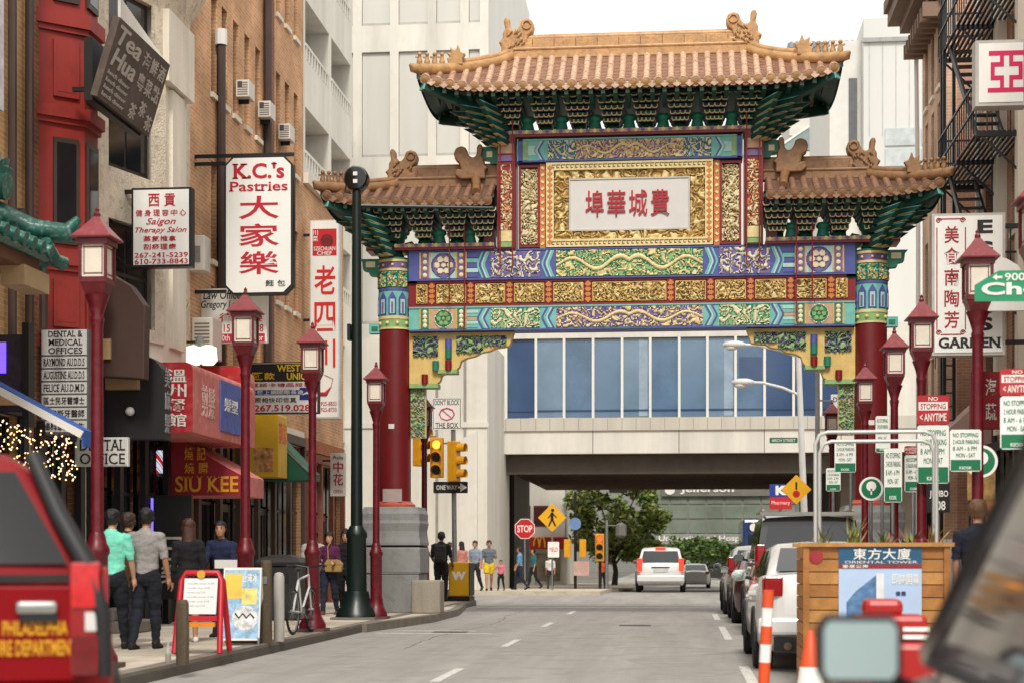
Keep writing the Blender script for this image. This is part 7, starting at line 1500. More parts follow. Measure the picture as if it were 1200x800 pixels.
# white SUV driving away
y = 66.0; t = car('white_suv', 'white SUV driving away under the bridge with brake lights lit', (wx(774, y), y, gz(y)), 0, 4.8, 1.92, 1.74, 1.08, [(0, 1.0), (.06, 1.08), (3.4, 1.08), (4.5, .95), (4.8, .7)], [(.05, 1.08), (.42, 1.66), (.7, 1.74), (2.6, 1.72), (3.5, 1.08)], paint('white car paint', (222, 222, 220)), .36, .26, tumble=.15)
tails(t, .96, .82, 1.32, .16, .02, TAILLIT); B(-.9, .9, -.06, .05, .42, .66).build('bumper', MATS['white car paint'], t, bevel=.03); B(-.28, .28, -.02, .005, .78, .92).build('number_plate', PLATEM, t); B(-.35, .35, -.02, .01, .95, .99).build('tailgate_trim', TRIM, t); B(-.2, .2, .34, .42, 1.68, 1.74).build('high_brake_lamp', TAILLIT, t)
y = 101.0; t = car('far_white_car', 'small white car far ahead beside the white SUV', (wx(815, y), y, gz(y)), 0, 4.4, 1.75, 1.45, .95, [(0, .95), (.5, 1.02), (3.2, .95), (4.4, .6)], [(.4, 1.02), (1.1, 1.41), (1.6, 1.45), (2.5, 1.43), (3.3, .95)], paint('white car paint', (222, 222, 220))); tails(t, .87, .84, 1.0, .2)
# fire department vehicle, near left, pulled in at an angle to the kerb
FR_ = M('fire vehicle red', (132, 4, 14), .45, var=.08, scale=1.5, coat=.0, spec=.18)
fx_, fy_ = wx(138, 7.0), 7.0; ca, sa = math.cos(R(21)), math.sin(R(21))
t = car('fire_department_suv', 'bright red fire department SUV with yellow lettering pulled in near left', (fx_ - .97 * ca, fy_ - .97 * sa, 0), R(21), 4.7, 1.96, 1.77, 1.22, [(0, 1.16), (.05, 1.2), (3.3, 1.2), (4.4, 1.05), (4.7, .75)], [(.04, 1.2), (.3, 1.72), (.6, 1.77), (2.6, 1.75), (3.4, 1.2)], FR_, .37, .3, tumble=.3, rearw=.99, glass=M('fire vehicle glass', (14, 15, 18), .08, var=.2, scale=1, spec=.5))
tails(t, 1.0, .80, 1.28, .13, -.02); B(-.96, .96, -.1, .06, .42, .72).build('bumper', FR_, t, bevel=.05)
tl = B(-.8, .8, -.022, .0, .78, 1.18).build('tailgate', FR_, t, bevel=.02); B(-.085, .085, -.06, -.02, 1.06, 1.12).build('tailgate_handle', CHROME, t, (.64, 0, 0), bevel=.02); B(-.075, .075, -.05, -.021, 1.03, 1.06).build('handle_recess', TRIM, t, (.65, 0, 0))
YL = M('fire lettering yellow', (226, 160, 20), .5, var=.08); text('PHILADELPHIA', t, (.505, .765, .975, 1.035), YL, -.03, .02); text('FIRE DEPARTMENT', t, (.475, .80, .89, .955), YL, -.03, .02)
for s in (-1, 1): B(s * .875 - .04, s * .875 + .04, -.04, -.025, .99, 1.07).build('reversing_lamp', CLEAR, t)
for s in (-1, 1):
    B(s * .835 - .055, s * .835 + .055, -.045, -.03, 1.09, 1.27).build('upper_lens', M('bright tail lens', (206, 26, 30), .15, var=.2, scale=20, coat=.6), t); B(s * .835 - .055, s * .835 + .055, -.045, -.03, .81, .97).build('lower_lens', M('dark tail lens', (110, 8, 14), .15, var=.2, scale=20, coat=.6), t)
    MB().tube([(s * .62, .27, 1.74), (s * .73, .14, 1.48), (s * .86, .0, 1.24), (s * .905, -.02, 1.05), (s * .915, -.02, .8)], [.035, .04, .045, .035, .03], 8).build('rear_pillar_trim', TRIM, t, smooth=50)
text('METRO', t, (.62, .82, .70, .745), WHITE_INK, -.105, .01); B(-.3, .3, -.12, -.1, .5, .62).build('number_plate', PLATEM, t)
MB().bar((-.9, -.005, 1.21), (.9, -.005, 1.21), .03, .03).build('belt_strip', TRIM, t)
for c in list(t.children):
    if c.name.startswith('wing_mirror') and c.data.vertices[0].co.x > 0: c.location = (-.16, .1, -.05); c.scale = (.93, 1, 1)
# dark car right beside the camera
DG = M('tinted side glass', (58, 52, 54), .06, var=.2, scale=2, spec=.8)
t = car('dark_near_car', 'dark parked car close at right with its wing mirror showing', (1.48, .75, 0), 0, 4.7, 1.84, 1.72, 1.05, [(0, 1.0), (.1, 1.05), (3.4, 1.05), (4.3, .95), (4.7, .7)], [(.05, 1.06), (.35, 1.64), (.75, 1.72), (2.85, 1.7), (3.75, 1.05)], paint('dark plum car paint', (112, 102, 106)), .35, glass=DG, tumble=.17)
for c in list(t.children):
    if c.name.startswith('wing_mirror') and c.data.vertices[0].co.x < 0:
        for g in list(c.children): bpy.data.objects.remove(g)
        bpy.data.objects.remove(c)
mr = MB(); zc, xc, yc = 1.075, -1.055, 3.42
mr.loft([[(xc + sx * a, yc + dy, zc + sz * b) for sx, sz in ((-1, -.6), (-.8, -1), (.8, -1), (1, -.6), (1, .6), (.8, 1), (-.8, 1), (-1, .6))] for dy, a, b in ((0, .1, .082), (.05, .103, .085), (.12, .08, .07), (.16, .04, .03))]); wm_ = mr.build('wing_mirror', TRIM, t, smooth=40)
MB().prism([(xc - .087, zc - .05), (xc - .075, zc - .07), (xc + .075, zc - .07), (xc + .087, zc - .05), (xc + .087, zc + .05), (xc + .075, zc + .07), (xc - .075, zc + .07), (xc - .087, zc + .05)], 'y', yc - .006, yc - .001).build('mirror_glass', M('pale mirror glass', (176, 196, 198), .3, .35, var=.03), wm_); MB().bar((xc + .06, yc + .06, zc - .075), (-.88, yc + .12, .94), .06, .05).build('mirror_stalk', TRIM, wm_)
MB().bar((-.675, 2.9, 1.66), (-.84, 3.74, 1.04), .06, .05).build('window_chrome', CHROME, t)
# wooden planter with pipe frames in the parking lane
y0p = 17.3; xl, xr = wx(941, y0p), wx(1113, y0p); zt = wz(640, xl, y0p); W_ = xr - xl; pl = thing('timber_planter', 'timber clad parking lane planter with pipe frames and a building poster', 'planter', (xl, y0p, 0))
PLK = [M('planter cedar %d' % k, c, .75, var=.22, scale=5, bump=.3, bscale=30) for k, c in enumerate(((176, 122, 62), (164, 108, 54), (186, 134, 74)))]
nz = 11; hz = zt / nz
for k in range(nz):
    B(.02, W_ - .02, 0, .03, k * hz + .008, (k + 1) * hz - .002).build('plank', PLK[k % 3], pl); B(-.0, .03, .035, .95, k * hz + .008, (k + 1) * hz - .002).build('plank', PLK[(k + 1) % 3], pl); B(W_ - .03, W_, .035, .95, k * hz + .008, (k + 1) * hz - .002).build('plank', PLK[(k + 2) % 3], pl); B(.02, W_ - .02, .955, .985, k * hz + .008, (k + 1) * hz - .002).build('plank', PLK[k % 3], pl)
B(.035, W_ - .035, .035, .95, .02, zt - .12).build('soil_box', M('potting soil', (52, 40, 32), .95, var=.3), pl)
for xx in (0, W_ - .06): B(xx, xx + .06, -.03, -.002, .02, zt).build('corner_batten', PLK[1], pl)
B(-.04, W_ + .04, -.05, .04, zt, zt + .04).build('cap_rail', PLK[2], pl); B(-.04, W_ + .04, .94, 1.03, zt, zt + .04).build('cap_rail', PLK[2], pl)
MB().cyl((.13, -.012, zt - .1), (.13, -.001, zt - .1), .07, .07, 16).build('red_reflector', TAIL, pl)
sx = W_ / 172; pz = lambda v: wz(v, xl, y0p); px_ = lambda u: (u - 941) * sx
ps = B(px_(983), px_(1080), -.02, -.004, pz(728), pz(640)).build('poster', M('poster sky blue', (176, 198, 228), .5, var=.06), pl)
B(px_(983), px_(1080), -.024, -.02, pz(660), pz(640)).build('poster_head', M('poster teal', (28, 84, 118), .5, var=.12), ps); htext('東方大廈', ps, (px_(999), px_(1068), pz(655), pz(642)), WHITE_INK, -.028, .02, .1); B(px_(983), px_(1080), -.024, -.02, pz(665.5), pz(660.3)).build('poster_stripe', M('poster maroon', (140, 40, 50), .5, var=.2, scale=20), ps); text('ORIENTAL TOWER', ps, (px_(990), px_(1075), pz(659.5), pz(656.5)), WHITE_INK, -.028, 0); htext('豪華公寓', ps, (px_(987), px_(1018), pz(665), pz(661)), WHITE_INK, -.028, .01)
MB().prism([(px_(992), pz(728)), (px_(992), pz(705)), (px_(1003), pz(692)), (px_(1027), pz(673)), (px_(1027), pz(728))], 'y', -.023, -.02).build('tower_print', M('tower print blue', (88, 128, 172), .5, var=.3, scale=14), ps); B(px_(1027), px_(1036), -.0235, -.02, pz(728), pz(671)).build('tower_print', M('tower print white', (222, 224, 226), .5), ps); htext('即將開幕', ps, (px_(1045), px_(1077), pz(684), pz(672)), WHITE_INK, -.024, .015, .1); htext('優惠', ps, (px_(1049), px_(1062), pz(697), pz(692)), M('poster navy', (40, 50, 110), .5), -.024, .01)
PIPE = STEEL
for u0, u1, yy, vt in ((957, 1100, .16, 505), (968, 1108, .8, 511)):
    a, b = px_(u0), px_(u1) * (1 if yy < .5 else 1.0); zt2 = pz(vt); MB().tube([(a, yy, zt - .3), (a, yy, zt2 - .12), (a + .04, yy, zt2 - .03), (a + .12, yy, zt2), (b - .12, yy, zt2), (b - .04, yy, zt2 - .03), (b, yy, zt2 - .12), (b, yy, zt - .3)], .02, 10).build('pipe_frame', M('pale pipe', (196, 196, 192), .4, .3, var=.08), pl, (0, -.02, 0), smooth=50)
# traffic posts and cones, red barrier
ORG = M('safety orange', (222, 82, 34), .5, var=.1); 
def delineator(label, u, y, lean):
    t = thing('delineator_post', label, 'traffic post', (wx(u, y), y, 0)); h = 1.0; n = 7
    for k in range(n): MB().cyl((lean * k * h / n, 0, .04 + k * h / n), (lean * (k + 1) * h / n, 0, .04 + (k + 1) * h / n), .045, .045, 12).build('post_band', ORG if k % 2 == 0 or k < 3 else SIGNW, t, smooth=40)
    MB().lathe([(.16, 0), (.15, .04), (.06, .07)], 14).build('base', BLACK, t)
delineator('leaning orange and white delineator post beside the white saloon', 893, 13.6, .05)
def cone(label, loc):
    t = thing('traffic_cone', label, 'traffic cone', loc); MB().lathe([(.15, .03), (.115, .25)], 16, caps=False).build('cone_band', ORG, t, smooth=40); MB().lathe([(.115, .25), (.085, .45)], 16, caps=False).build('reflective_band', SIGNW, t, smooth=40); MB().lathe([(.085, .45), (.03, .72), (.02, .73)], 16).build('cone_tip', ORG, t, smooth=40); B(-.19, .19, -.19, .19, 0, .035).build('base', ORG, t)
cone('orange traffic cone with a white band in front of the planter', (wx(950, 13.4), 13.4, 0))
y = 11.2; x = wx(1040, y); t = thing('red_plastic_barrier', 'rounded red plastic barrier with white side bands before the planter poster', 'barrier', (x, y, 0)); RB = M('barrier red plastic', (166, 24, 18), .4, var=.08); Z = lambda v: wz(v, x, y)
B(-.16, .09, -.1, .1, Z(722), Z(701)).build('top_block', RB, t, bevel=.04); B(-.22, .24, -.14, .14, Z(748), Z(719)).build('upper_body', RB, t, bevel=.04); B(-.3, .3, -.2, .2, .02, Z(750)).build('lower_body', RB, t, bevel=.05)
for k in range(2): B(.08, .245, -.15, .15, Z(738 + k * 9), Z(733 + k * 9)).build('white_band', SIGNW, t)
# ================================================================== PEOPLE
import numpy as np
_ts = bpy.data.scenes.new('figure_workbench')
def skinmat(n, c): return M(n, c, .55, var=.06, scale=8)
SK = {'light': skinmat('skin light', (206, 156, 128)), 'tan': skinmat('skin tan', (186, 134, 104)), 'brown': skinmat('skin brown', (120, 78, 58))}
def cloth(n, c): return M('cloth ' + n, c, .9, var=.16, scale=6, bump=.35, bscale=24)
def hairm(n, c): return M('hair ' + n, c, .5, var=.3, scale=30, bump=.5, bscale=90)
def person(label, loc, rz, h=1.72, sex='m', shirt=('grey', (120, 116, 114)), pants=('jeans', (26, 30, 42)), shoe=('black', (24, 22, 22)), skin='tan', hair=('black', (22, 18, 17)), long_=0.0, sleeve=.55, leg=1.0, stride=.12, arms=((.0, .05, 12), (.0, -.05, 12)), lean=0.0, face=False, vox=.013, head_turn=0.0, group='people on the pavements', bun=False):
    """arms: per side (out, forward swing of the whole arm, elbow bend in degrees). Local forward is +y."""
    k = h / 1.75; fem = sex == 'f'; m = MB(); seg = []
    def V(x, y, z): return Vector((x * k, (y + lean * max(0, z - .9)) * k, z * k))
    hipw, shw = (.095, .165) if fem else (.09, .19)
    # torso
    T = [(.80, .10, .085, 0), (.86, .165, .115, -.01), (.94, .175 if fem else .165, .12, -.012), (1.04, .14 if fem else .152, .10, 0), (1.14, .135 if fem else .155, .098, .005), (1.26, .155 if fem else .175, .112, .008), (1.36, .165 if fem else .19, .11, 0), (1.43, .14 if fem else .165, .085, -.008), (1.475, .075, .065, -.01), (1.5, .055, .055, -.005)]
    n = 18; m.loft([[V(w * math.copysign(abs(math.cos(a)) ** .85, math.cos(a)), o + d * math.sin(a), z) for a in [2 * math.pi * i / n for i in range(n)]] for z, w, d, o in T])
    m.tube([V(0, -.005, 1.44), V(0, .005, 1.52), V(0, .015, 1.58)], [.056 * k, .052 * k, .05 * k], 12)
    # head (turned about z)
    hc = V(0, .02, 1.645); ht = Matrix.Rotation(head_turn, 4, 'Z'); s0 = len(m.v)
    rings = []
    for z, w, d, o in ((-.115, .03, .035, .035), (-.105, .045, .055, .03), (-.075, .058, .075, .018), (-.03, .07, .09, .006), (.02, .075, .098, 0), (.06, .072, .095, -.004), (.09, .056, .075, -.006), (.108, .025, .035, -.006)):
        rings.append([Vector((w * math.cos(a), o + d * math.sin(a), z)) * k for a in [2 * math.pi * i / 14 for i in range(14)]])
    m.loft(rings); m.sphere((0, .098 * k, -.022 * k), .016 * k, 8, 6, (.8, 1, 1.3))
    for s in (-1, 1): m.sphere((s * .074 * k, -.002 * k, -.012 * k), .025 * k, 8, 6, (.45, .7, 1.2))
    m.xf(Matrix.Translation(hc) @ ht, s0); seg.append(('head', hc + Vector((0, 0, -.05 * k)), hc + Vector((0, 0, .05 * k)), .08 * k)); seg.append(('neck', V(0, 0, 1.49), V(0, .015, 1.56), .05 * k))
    seg += [('shirt', V(0, 0, 1.0), V(0, 0, 1.38), .14 * k), ('shirt', V(-.12, 0, 1.4), V(.12, 0, 1.4), .085 * k), ('pants', V(-.05, 0, .9), V(.05, 0, .9), .13 * k)]
    # legs
    for s in (-1, 1):
        f = stride * s; hip = V(s * hipw, 0, .90); knee = V(s * (hipw + .005), f * .9 + .03, .49); ank = V(s * (hipw + .008), f * 1.7 - (.12 if f < -.05 else 0), .085 + (.05 if f < -.08 else 0))
        m.tube([hip + Vector((0, 0, .03)), hip.lerp(knee, .3), hip.lerp(knee, .7), knee, knee.lerp(ank, .3) + Vector((0, -.015 * k, 0)), knee.lerp(ank, .75), ank], [.09 * k, .088 * k, .068 * k, .056 * k, .057 * k, .04 * k, .036 * k], 12)
        mid = knee.lerp(ank, .999); seg.append(('pants' if leg > .3 else 'pants', hip, knee if leg >= .5 else hip.lerp(knee, leg * 2), .08 * k))
        if leg < .5: seg.append(('skin', hip.lerp(knee, leg * 2 + .1), knee, .06 * k))
        seg.append(('pants' if leg >= .95 else 'skin', knee, ank, .05 * k))
        toe = R(-32) if f < -.08 else 0; s1 = len(m.v); F = []
        for y, w, zt, zo in ((-.075, .028, .05, 0), (-.05, .036, .085, 0), (0, .04, .085, 0), (.07, .043, .06, 0), (.13, .046, .045, 0), (.175, .034, .032, 0), (.19, .015, .02, .005)):
            F.append([Vector((w * math.cos(a), y, zo + max(0, zt * .5 + zt * .5 * math.sin(a)))) * k for a in [2 * math.pi * i / 10 for i in range(10)]])
        m.loft(F); m.xf(Matrix.Translation(Vector((ank.x, ank.y, ank.z - .085 * k))) @ Matrix.Translation((0, 0, .085 * k)) @ Matrix.Rotation(toe, 4, 'X') @ Matrix.Translation((0, 0, -.085 * k)), s1)
        fm = Matrix.Rotation(toe, 3, 'X'); seg.append(('shoe', ank + fm @ Vector((0, -.04, -.055)) * k, ank + fm @ Vector((0, .15, -.06)) * k, .04 * k))
    # arms and hands
    hands = []
    for s, (out, swing, bend) in zip((-1, 1), arms):
        sh = V(s * shw, -.005, 1.405); d = Vector((s * (.12 + out), swing, -1)).normalized(); el = sh + d * .29 * k
        fd = (Matrix.Rotation(R(bend), 3, 'X') @ d).normalized(); fd = Vector((d.x * .6 - (s * .25 * min(1, bend / 60)), fd.y, fd.z)).normalized(); wr = el + fd * .25 * k
        m.tube([sh + Vector((-s * .05 * k, 0, .005)), sh, sh.lerp(el, .5), el, el.lerp(wr, .3), wr], [.055 * k, .056 * k, .046 * k, .039 * k, .04 * k, .027 * k], 10)
        for i in range(3): pass
        seg.append(('shirt', sh, sh.lerp(el, min(1, sleeve * 1.8)), .05 * k)); 
        if sleeve < .5: seg.append(('skin', sh.lerp(el, min(1, sleeve * 1.8 + .15)), el, .04 * k))
        seg.append(('shirt' if sleeve > .8 else 'skin', el, wr, .036 * k)); seg.append(('skin', wr + fd * .03 * k, wr + fd * .17 * k, .035 * k))
        side = fd.cross(Vector((s, 0, .2))).normalized(); pn = side.cross(fd).normalized(); pc = wr + fd * .05 * k
        m.tube([wr - fd * .01, wr + fd * .03 * k, wr + fd * .095 * k], [.026 * k, .036 * k, .036 * k], 8)
        for q, L_ in ((-1.5, .062), (-.5, .075), (.5, .078), (1.5, .066)):
            b0 = wr + fd * .085 * k + side * (q * .0185 * k); b1 = b0 + (fd * .6 * L_ + pn * (-s) * .012) * k; b2 = b1 + (fd * .45 * L_ - pn * s * .022) * k; m.tube([b0, b1, b2], [.0105 * k, .0098 * k, .0085 * k], 6)
        th0 = wr + fd * .035 * k + side * .03 * k; m.tube([th0, th0 + (side * .028 + fd * .03) * k, th0 + (side * .03 + fd * .062) * k], [.013 * k, .012 * k, .009 * k], 6); hands.append(wr + fd * .09 * k)
    me = m.mesh('figure', [SK[skin]]); o = bpy.data.objects.new('figure', me); _ts.collection.objects.link(o)
    r = o.modifiers.new('r', 'REMESH'); r.mode = 'VOXEL'; r.voxel_size = vox; sm = o.modifiers.new('s', 'SMOOTH'); sm.iterations = 2; sm.factor = .5
    with bpy.context.temp_override(scene=_ts, view_layer=_ts.view_layers[0]): dg = bpy.context.evaluated_depsgraph_get()
    body = bpy.data.meshes.new_from_object(o.evaluated_get(dg)); bpy.data.objects.remove(o)
    nv = len(body.vertices); co = np.empty(nv * 3); body.vertices.foreach_get('co', co); co = co.reshape(-1, 3); no = np.empty(nv * 3); body.vertices.foreach_get('normal', no); no = no.reshape(-1, 3)
    best = np.full(nv, 1e9); zi = np.zeros(nv, int); names = ['skin', 'shirt', 'pants', 'shoe', 'head', 'neck']
    for nm, a, b, rr in seg:
        a, b = np.array(a), np.array(b); ab = b - a; tt = np.clip(((co - a) @ ab) / max(1e-9, ab @ ab), 0, 1); dd = np.linalg.norm(co - (a + tt[:, None] * ab), axis=1) - rr
        w = dd < best; best[w] = dd[w]; zi[w] = names.index(nm)
    hl = (np.linalg.inv(np.array(Matrix.Translation(hc) @ ht)) @ np.c_[co, np.ones(nv)].T).T[:, :3] / k
    hairz = (zi == 4) & ((hl[:, 2] > .052) | ((hl[:, 1] < .02) & (hl[:, 2] > -.04) & (np.abs(hl[:, 0]) < .2)) | ((hl[:, 1] < -.03) & (hl[:, 2] > -.075)))
    body.materials.clear(); body.materials.append(SK[skin]); body.polygons.foreach_set('use_smooth', [True] * len(body.polygons)); body.name = 'person'
    t = part('person', body, None, loc, (0, 0, rz)); tag(t, label, 'person', group)
    polys = [tuple(p.vertices) for p in body.polygons]
    def shell(nm, mask, off, mat, flare=0):
        use = [p for p in polys if sum(mask[i] for i in p) >= len(p) - 1]
        if not use: return None
        idx = sorted({i for p in use for i in p}); mp = {i: q for q, i in enumerate(idx)}
        P = co[idx] + no[idx] * off
        if nm in ('shirt', 'trousers'): P = P + no[idx] * np.array([[noise.noise(Vector((v[0] * 8 + loc[0], v[1] * 8, v[2] * 14))) * .015 + noise.noise(Vector((v[0] * 22 + loc[1], v[1] * 22, v[2] * 34))) * .006] for v in co[idx]])
        if nm == 'hair': P = P + no[idx] * np.array([[abs(noise.noise(Vector((v[0] * 30, v[1] * 30, v[2] * 18)))) * .022] for v in co[idx]])
        q = bpy.data.meshes.new(nm); q.from_pydata([tuple(v) for v in P], [], [tuple(mp[i] for i in p) for p in use]); q.materials.append(mat); q.polygons.foreach_set('use_smooth', [True] * len(q.polygons)); return part(nm, q, t)
    shell('shirt', zi == 1, .014 * k, cloth(*shirt)); shell('trousers' if leg > .5 else 'shorts', zi == 2, .016 * k if leg > .5 else .03 * k, cloth(*pants)); [shell('shoe', (zi == 3) & (co[:, 0] * s > 0), .008 * k, cloth('shoe ' + shoe[0], shoe[1])) for s in (-1, 1)]
    hm = hairm(*hair); shell('hair', hairz, .016 * k, hm)
    if long_ > 0:
        rg = []
        for i in range(7):
            f = i / 6; z = .06 - f * long_; rg.append([hc + (ht @ Vector(((.088 + .02 * f) * math.cos(a), -.03 - .02 * f + (.075 + .01 * f) * math.sin(a) * (1 if math.sin(a) < 0 else .55), z + .01 * math.sin(a * 5)))) * k for a in [2 * math.pi * j / 16 for j in range(16)]])
        MB().loft(rg).build('long_hair', hm, t, smooth=60)
    if bun: MB().sphere(hc + ht @ Vector((0, -.05, .13)) * k, .05 * k, 10, 8).build('hair_bun', hm, t, smooth=60)
    if face:
        for s in (-1, 1):
            e = hc + ht @ Vector((s * .032, .086, .008)) * k; MB().sphere(e, .011 * k, 8, 6, (1.2, .5, .7)).build('eye', M('eye dark', (30, 22, 20), .2), t); MB().bar(hc + ht @ Vector((s * .018, .093, .03)) * k, hc + ht @ Vector((s * .05, .083, .032)) * k, .008 * k, .008 * k).build('eyebrow', hm, t)
        MB().sphere(hc + ht @ Vector((0, .088, -.066)) * k, .02 * k, 10, 6, (1.2, .4, .4)).build('mouth', M('lips', (150, 84, 78), .5), t)
    return t, hands, hc
def at(u, y, z=SW): return (wx(u, y), y, z)
P_ = person
P_('person in a mint green T-shirt walking away beside a red lamp post', at(131, 20.7), R(4), 1.74, shirt=('mint', (122, 216, 190)), skin='light', sleeve=.48, stride=.16, arms=((0, -.2, 14), (.05, .12, 16)))
P_('person in a dark navy jacket half hidden behind the mint shirt', at(150, 22.3), R(-4), 1.74, shirt=('navy', (26, 30, 48)), hair=('brown', (58, 38, 28)), sleeve=1, stride=-.14, pants=('black', (20, 20, 24)))
P_('person in a grey T-shirt and dark jeans walking away past the shops', at(171, 21.0), R(-2), 1.76, shirt=('heather grey', (150, 146, 144)), skin='tan', sleeve=.48, stride=.06, arms=((.12, .05, 22), (.1, -.02, 24)))
P_('woman with long brown hair in a black top standing behind the red easel', at(221, 22.6), R(25), 1.66, 'f', shirt=('black', (20, 19, 20)), pants=('black', (20, 20, 24)), hair=('chestnut', (74, 40, 28)), long_=.34, leg=.3, sleeve=1, shoe=('white', (210, 208, 204)), stride=.03)
P_('person in a dark blue blazer bending over the leaflet table', at(262, 24.3), R(172), 1.66, shirt=('blazer', (24, 34, 66)), lean=.14, face=True, sleeve=1, arms=((0, .35, 60), (0, .35, 60)), stride=.04, head_turn=R(12))
P_('person in a white top half hidden by the red lamp post', at(367, 35.5), R(200), 1.72, shirt=('white', (210, 208, 206)), pants=('grey', (92, 88, 86)), sleeve=.6, stride=.1)
pw, hd, hc = P_('woman in a purple jacket facing the street with a tan handbag', at(386, 33.8), R(176), 1.64, 'f', shirt=('purple', (84, 24, 66)), pants=('blue jeans', (28, 36, 56)), shoe=('brown', (120, 66, 44)), hair=('black', (22, 18, 17)), long_=.4, sleeve=1, face=True, arms=((.05, .15, 75), (.05, .25, 80)), stride=.08, skin='light')
P_('woman in black with her hair up walking behind the green pole', at(405, 35.6), R(186), 1.7, 'f', shirt=('black', (20, 19, 20)), pants=('black', (20, 20, 24)), bun=True, face=True, sleeve=.5, stride=-.1, skin='light')
P_('person in a royal blue T-shirt behind the green pole', at(427, 36.6), R(180), 1.7, shirt=('royal blue', (50, 92, 170)), sleeve=.48, stride=.1, pants=('charcoal', (40, 40, 44)), arms=((.15, 0, 10), (.15, 0, 10)))
pb, hb_, hcb = P_('person dressed in black with a backpack waiting at the crossing corner', at(517, 44.2), R(-6), 1.8, shirt=('black', (20, 19, 20)), pants=('black', (20, 20, 24)), hair=('black', (22, 18, 17)), sleeve=.5, skin='brown', stride=.03, arms=((.1, .1, 50), (.1, .1, 40)), vox=.016)
fv = dict(vox=.02)
P_('person in a salmon top among the group across the street', at(541, 58.6), R(30), 1.68, 'f', shirt=('salmon', (196, 130, 116)), pants=('grey', (92, 88, 86)), long_=.25, **fv)
P_('person in a pale blue grey shirt next to the salmon top', at(557, 58.2), R(160), 1.7, shirt=('pale blue', (140, 152, 168)), pants=('charcoal', (40, 40, 44)), **fv)
P_('person in bright yellow shorts standing across the street', at(573, 58.9), R(190), 1.72, shirt=('slate', (104, 110, 122)), pants=('yellow', (226, 196, 40)), leg=.3, sleeve=.48, face=True, arms=((.1, .2, 95), (.05, 0, 10)), **fv)
P_('small child in a pink top holding out an arm', at(587, 58.9), R(170), 1.05, 'f', shirt=('pink', (214, 120, 140)), pants=('black', (20, 20, 24)), arms=((.1, 0, 10), (1.2, .1, 10)), **fv)
P_('person in a blue top reaching toward the child', at(609, 60.5), R(90), 1.5, 'f', shirt=('sky blue', (96, 150, 190)), pants=('blue jeans', (28, 36, 56)), arms=((.1, .1, 20), (.8, .3, 20)), **fv)
P_('person in white standing near the stop sign', at(527, 59.2), R(180), 1.66, shirt=('white', (210, 208, 206)), pants=('grey', (92, 88, 86)), **fv)
P_('person in an orange vest under the far traffic light', at(706, 67.5, SW + gz(67.5)), R(180), 1.2, shirt=('orange', (216, 96, 50)), pants=('charcoal', (40, 40, 44)), **fv)
P_('person in teal walking beyond the stop sign post', at(625, 69.0, SW + gz(69)), R(120), 1.6, shirt=('teal', (40, 110, 116)), **fv)
P_('person in a pale shirt by the pedestrian sign post', at(645, 66.0, SW + gz(66)), R(0), 1.3, shirt=('white', (210, 208, 206)), pants=('charcoal', (40, 40, 44)), **fv)
P_('person with short light brown hair in a navy T-shirt on the right pavement', at(1146, 18.2), R(-12), 1.74, shirt=('navy tee', (40, 42, 58)), hair=('light brown', (122, 88, 60)), skin='light', sleeve=.45, stride=.08)
# things they carry
t = thing('handbag', 'tan handbag held by the woman in purple', 'bag', pw.location + Vector((.13, -.20, .86)), R(-12)); TANB = M('tan leather', (170, 140, 84), .6, var=.12)
MB().prism([(-.17, 0), (.17, 0), (.2, .16), (.12, .24), (-.12, .24), (-.2, .16)], 'y', -.05, .05).build('bag_body', TANB, t, bevel=.02); MB().prism([(-.19, .15), (.19, .15), (.12, .25), (-.12, .25)], 'y', -.058, -.05).build('bag_flap', TANB, t); MB().tube([(-.12, 0, .23), (-.14, .02, .5), (-.1, .1, .62)], .012, 6).build('strap', TANB, t)
t = thing('backpack', 'black backpack worn by the person at the crossing corner', 'backpack', pb.location + Vector((.0, -.19, 1.02)), R(-6)); BPK = M('backpack nylon', (30, 30, 33), .7, var=.2)
B(-.15, .15, -.1, .06, 0, .46).build('pack_body', BPK, t, bevel=.05, seg=3); B(-.11, .11, -.15, -.1, .05, .26).build('front_pocket', BPK, t, bevel=.03)
for s in (-1, 1): MB().tube([(s * .09, .06, .05), (s * .13, .1, .25), (s * .1, .1, .42), (s * .08, .05, .45)], .016, 6).build('strap', BPK, t)
bpy.data.scenes.remove(_ts)
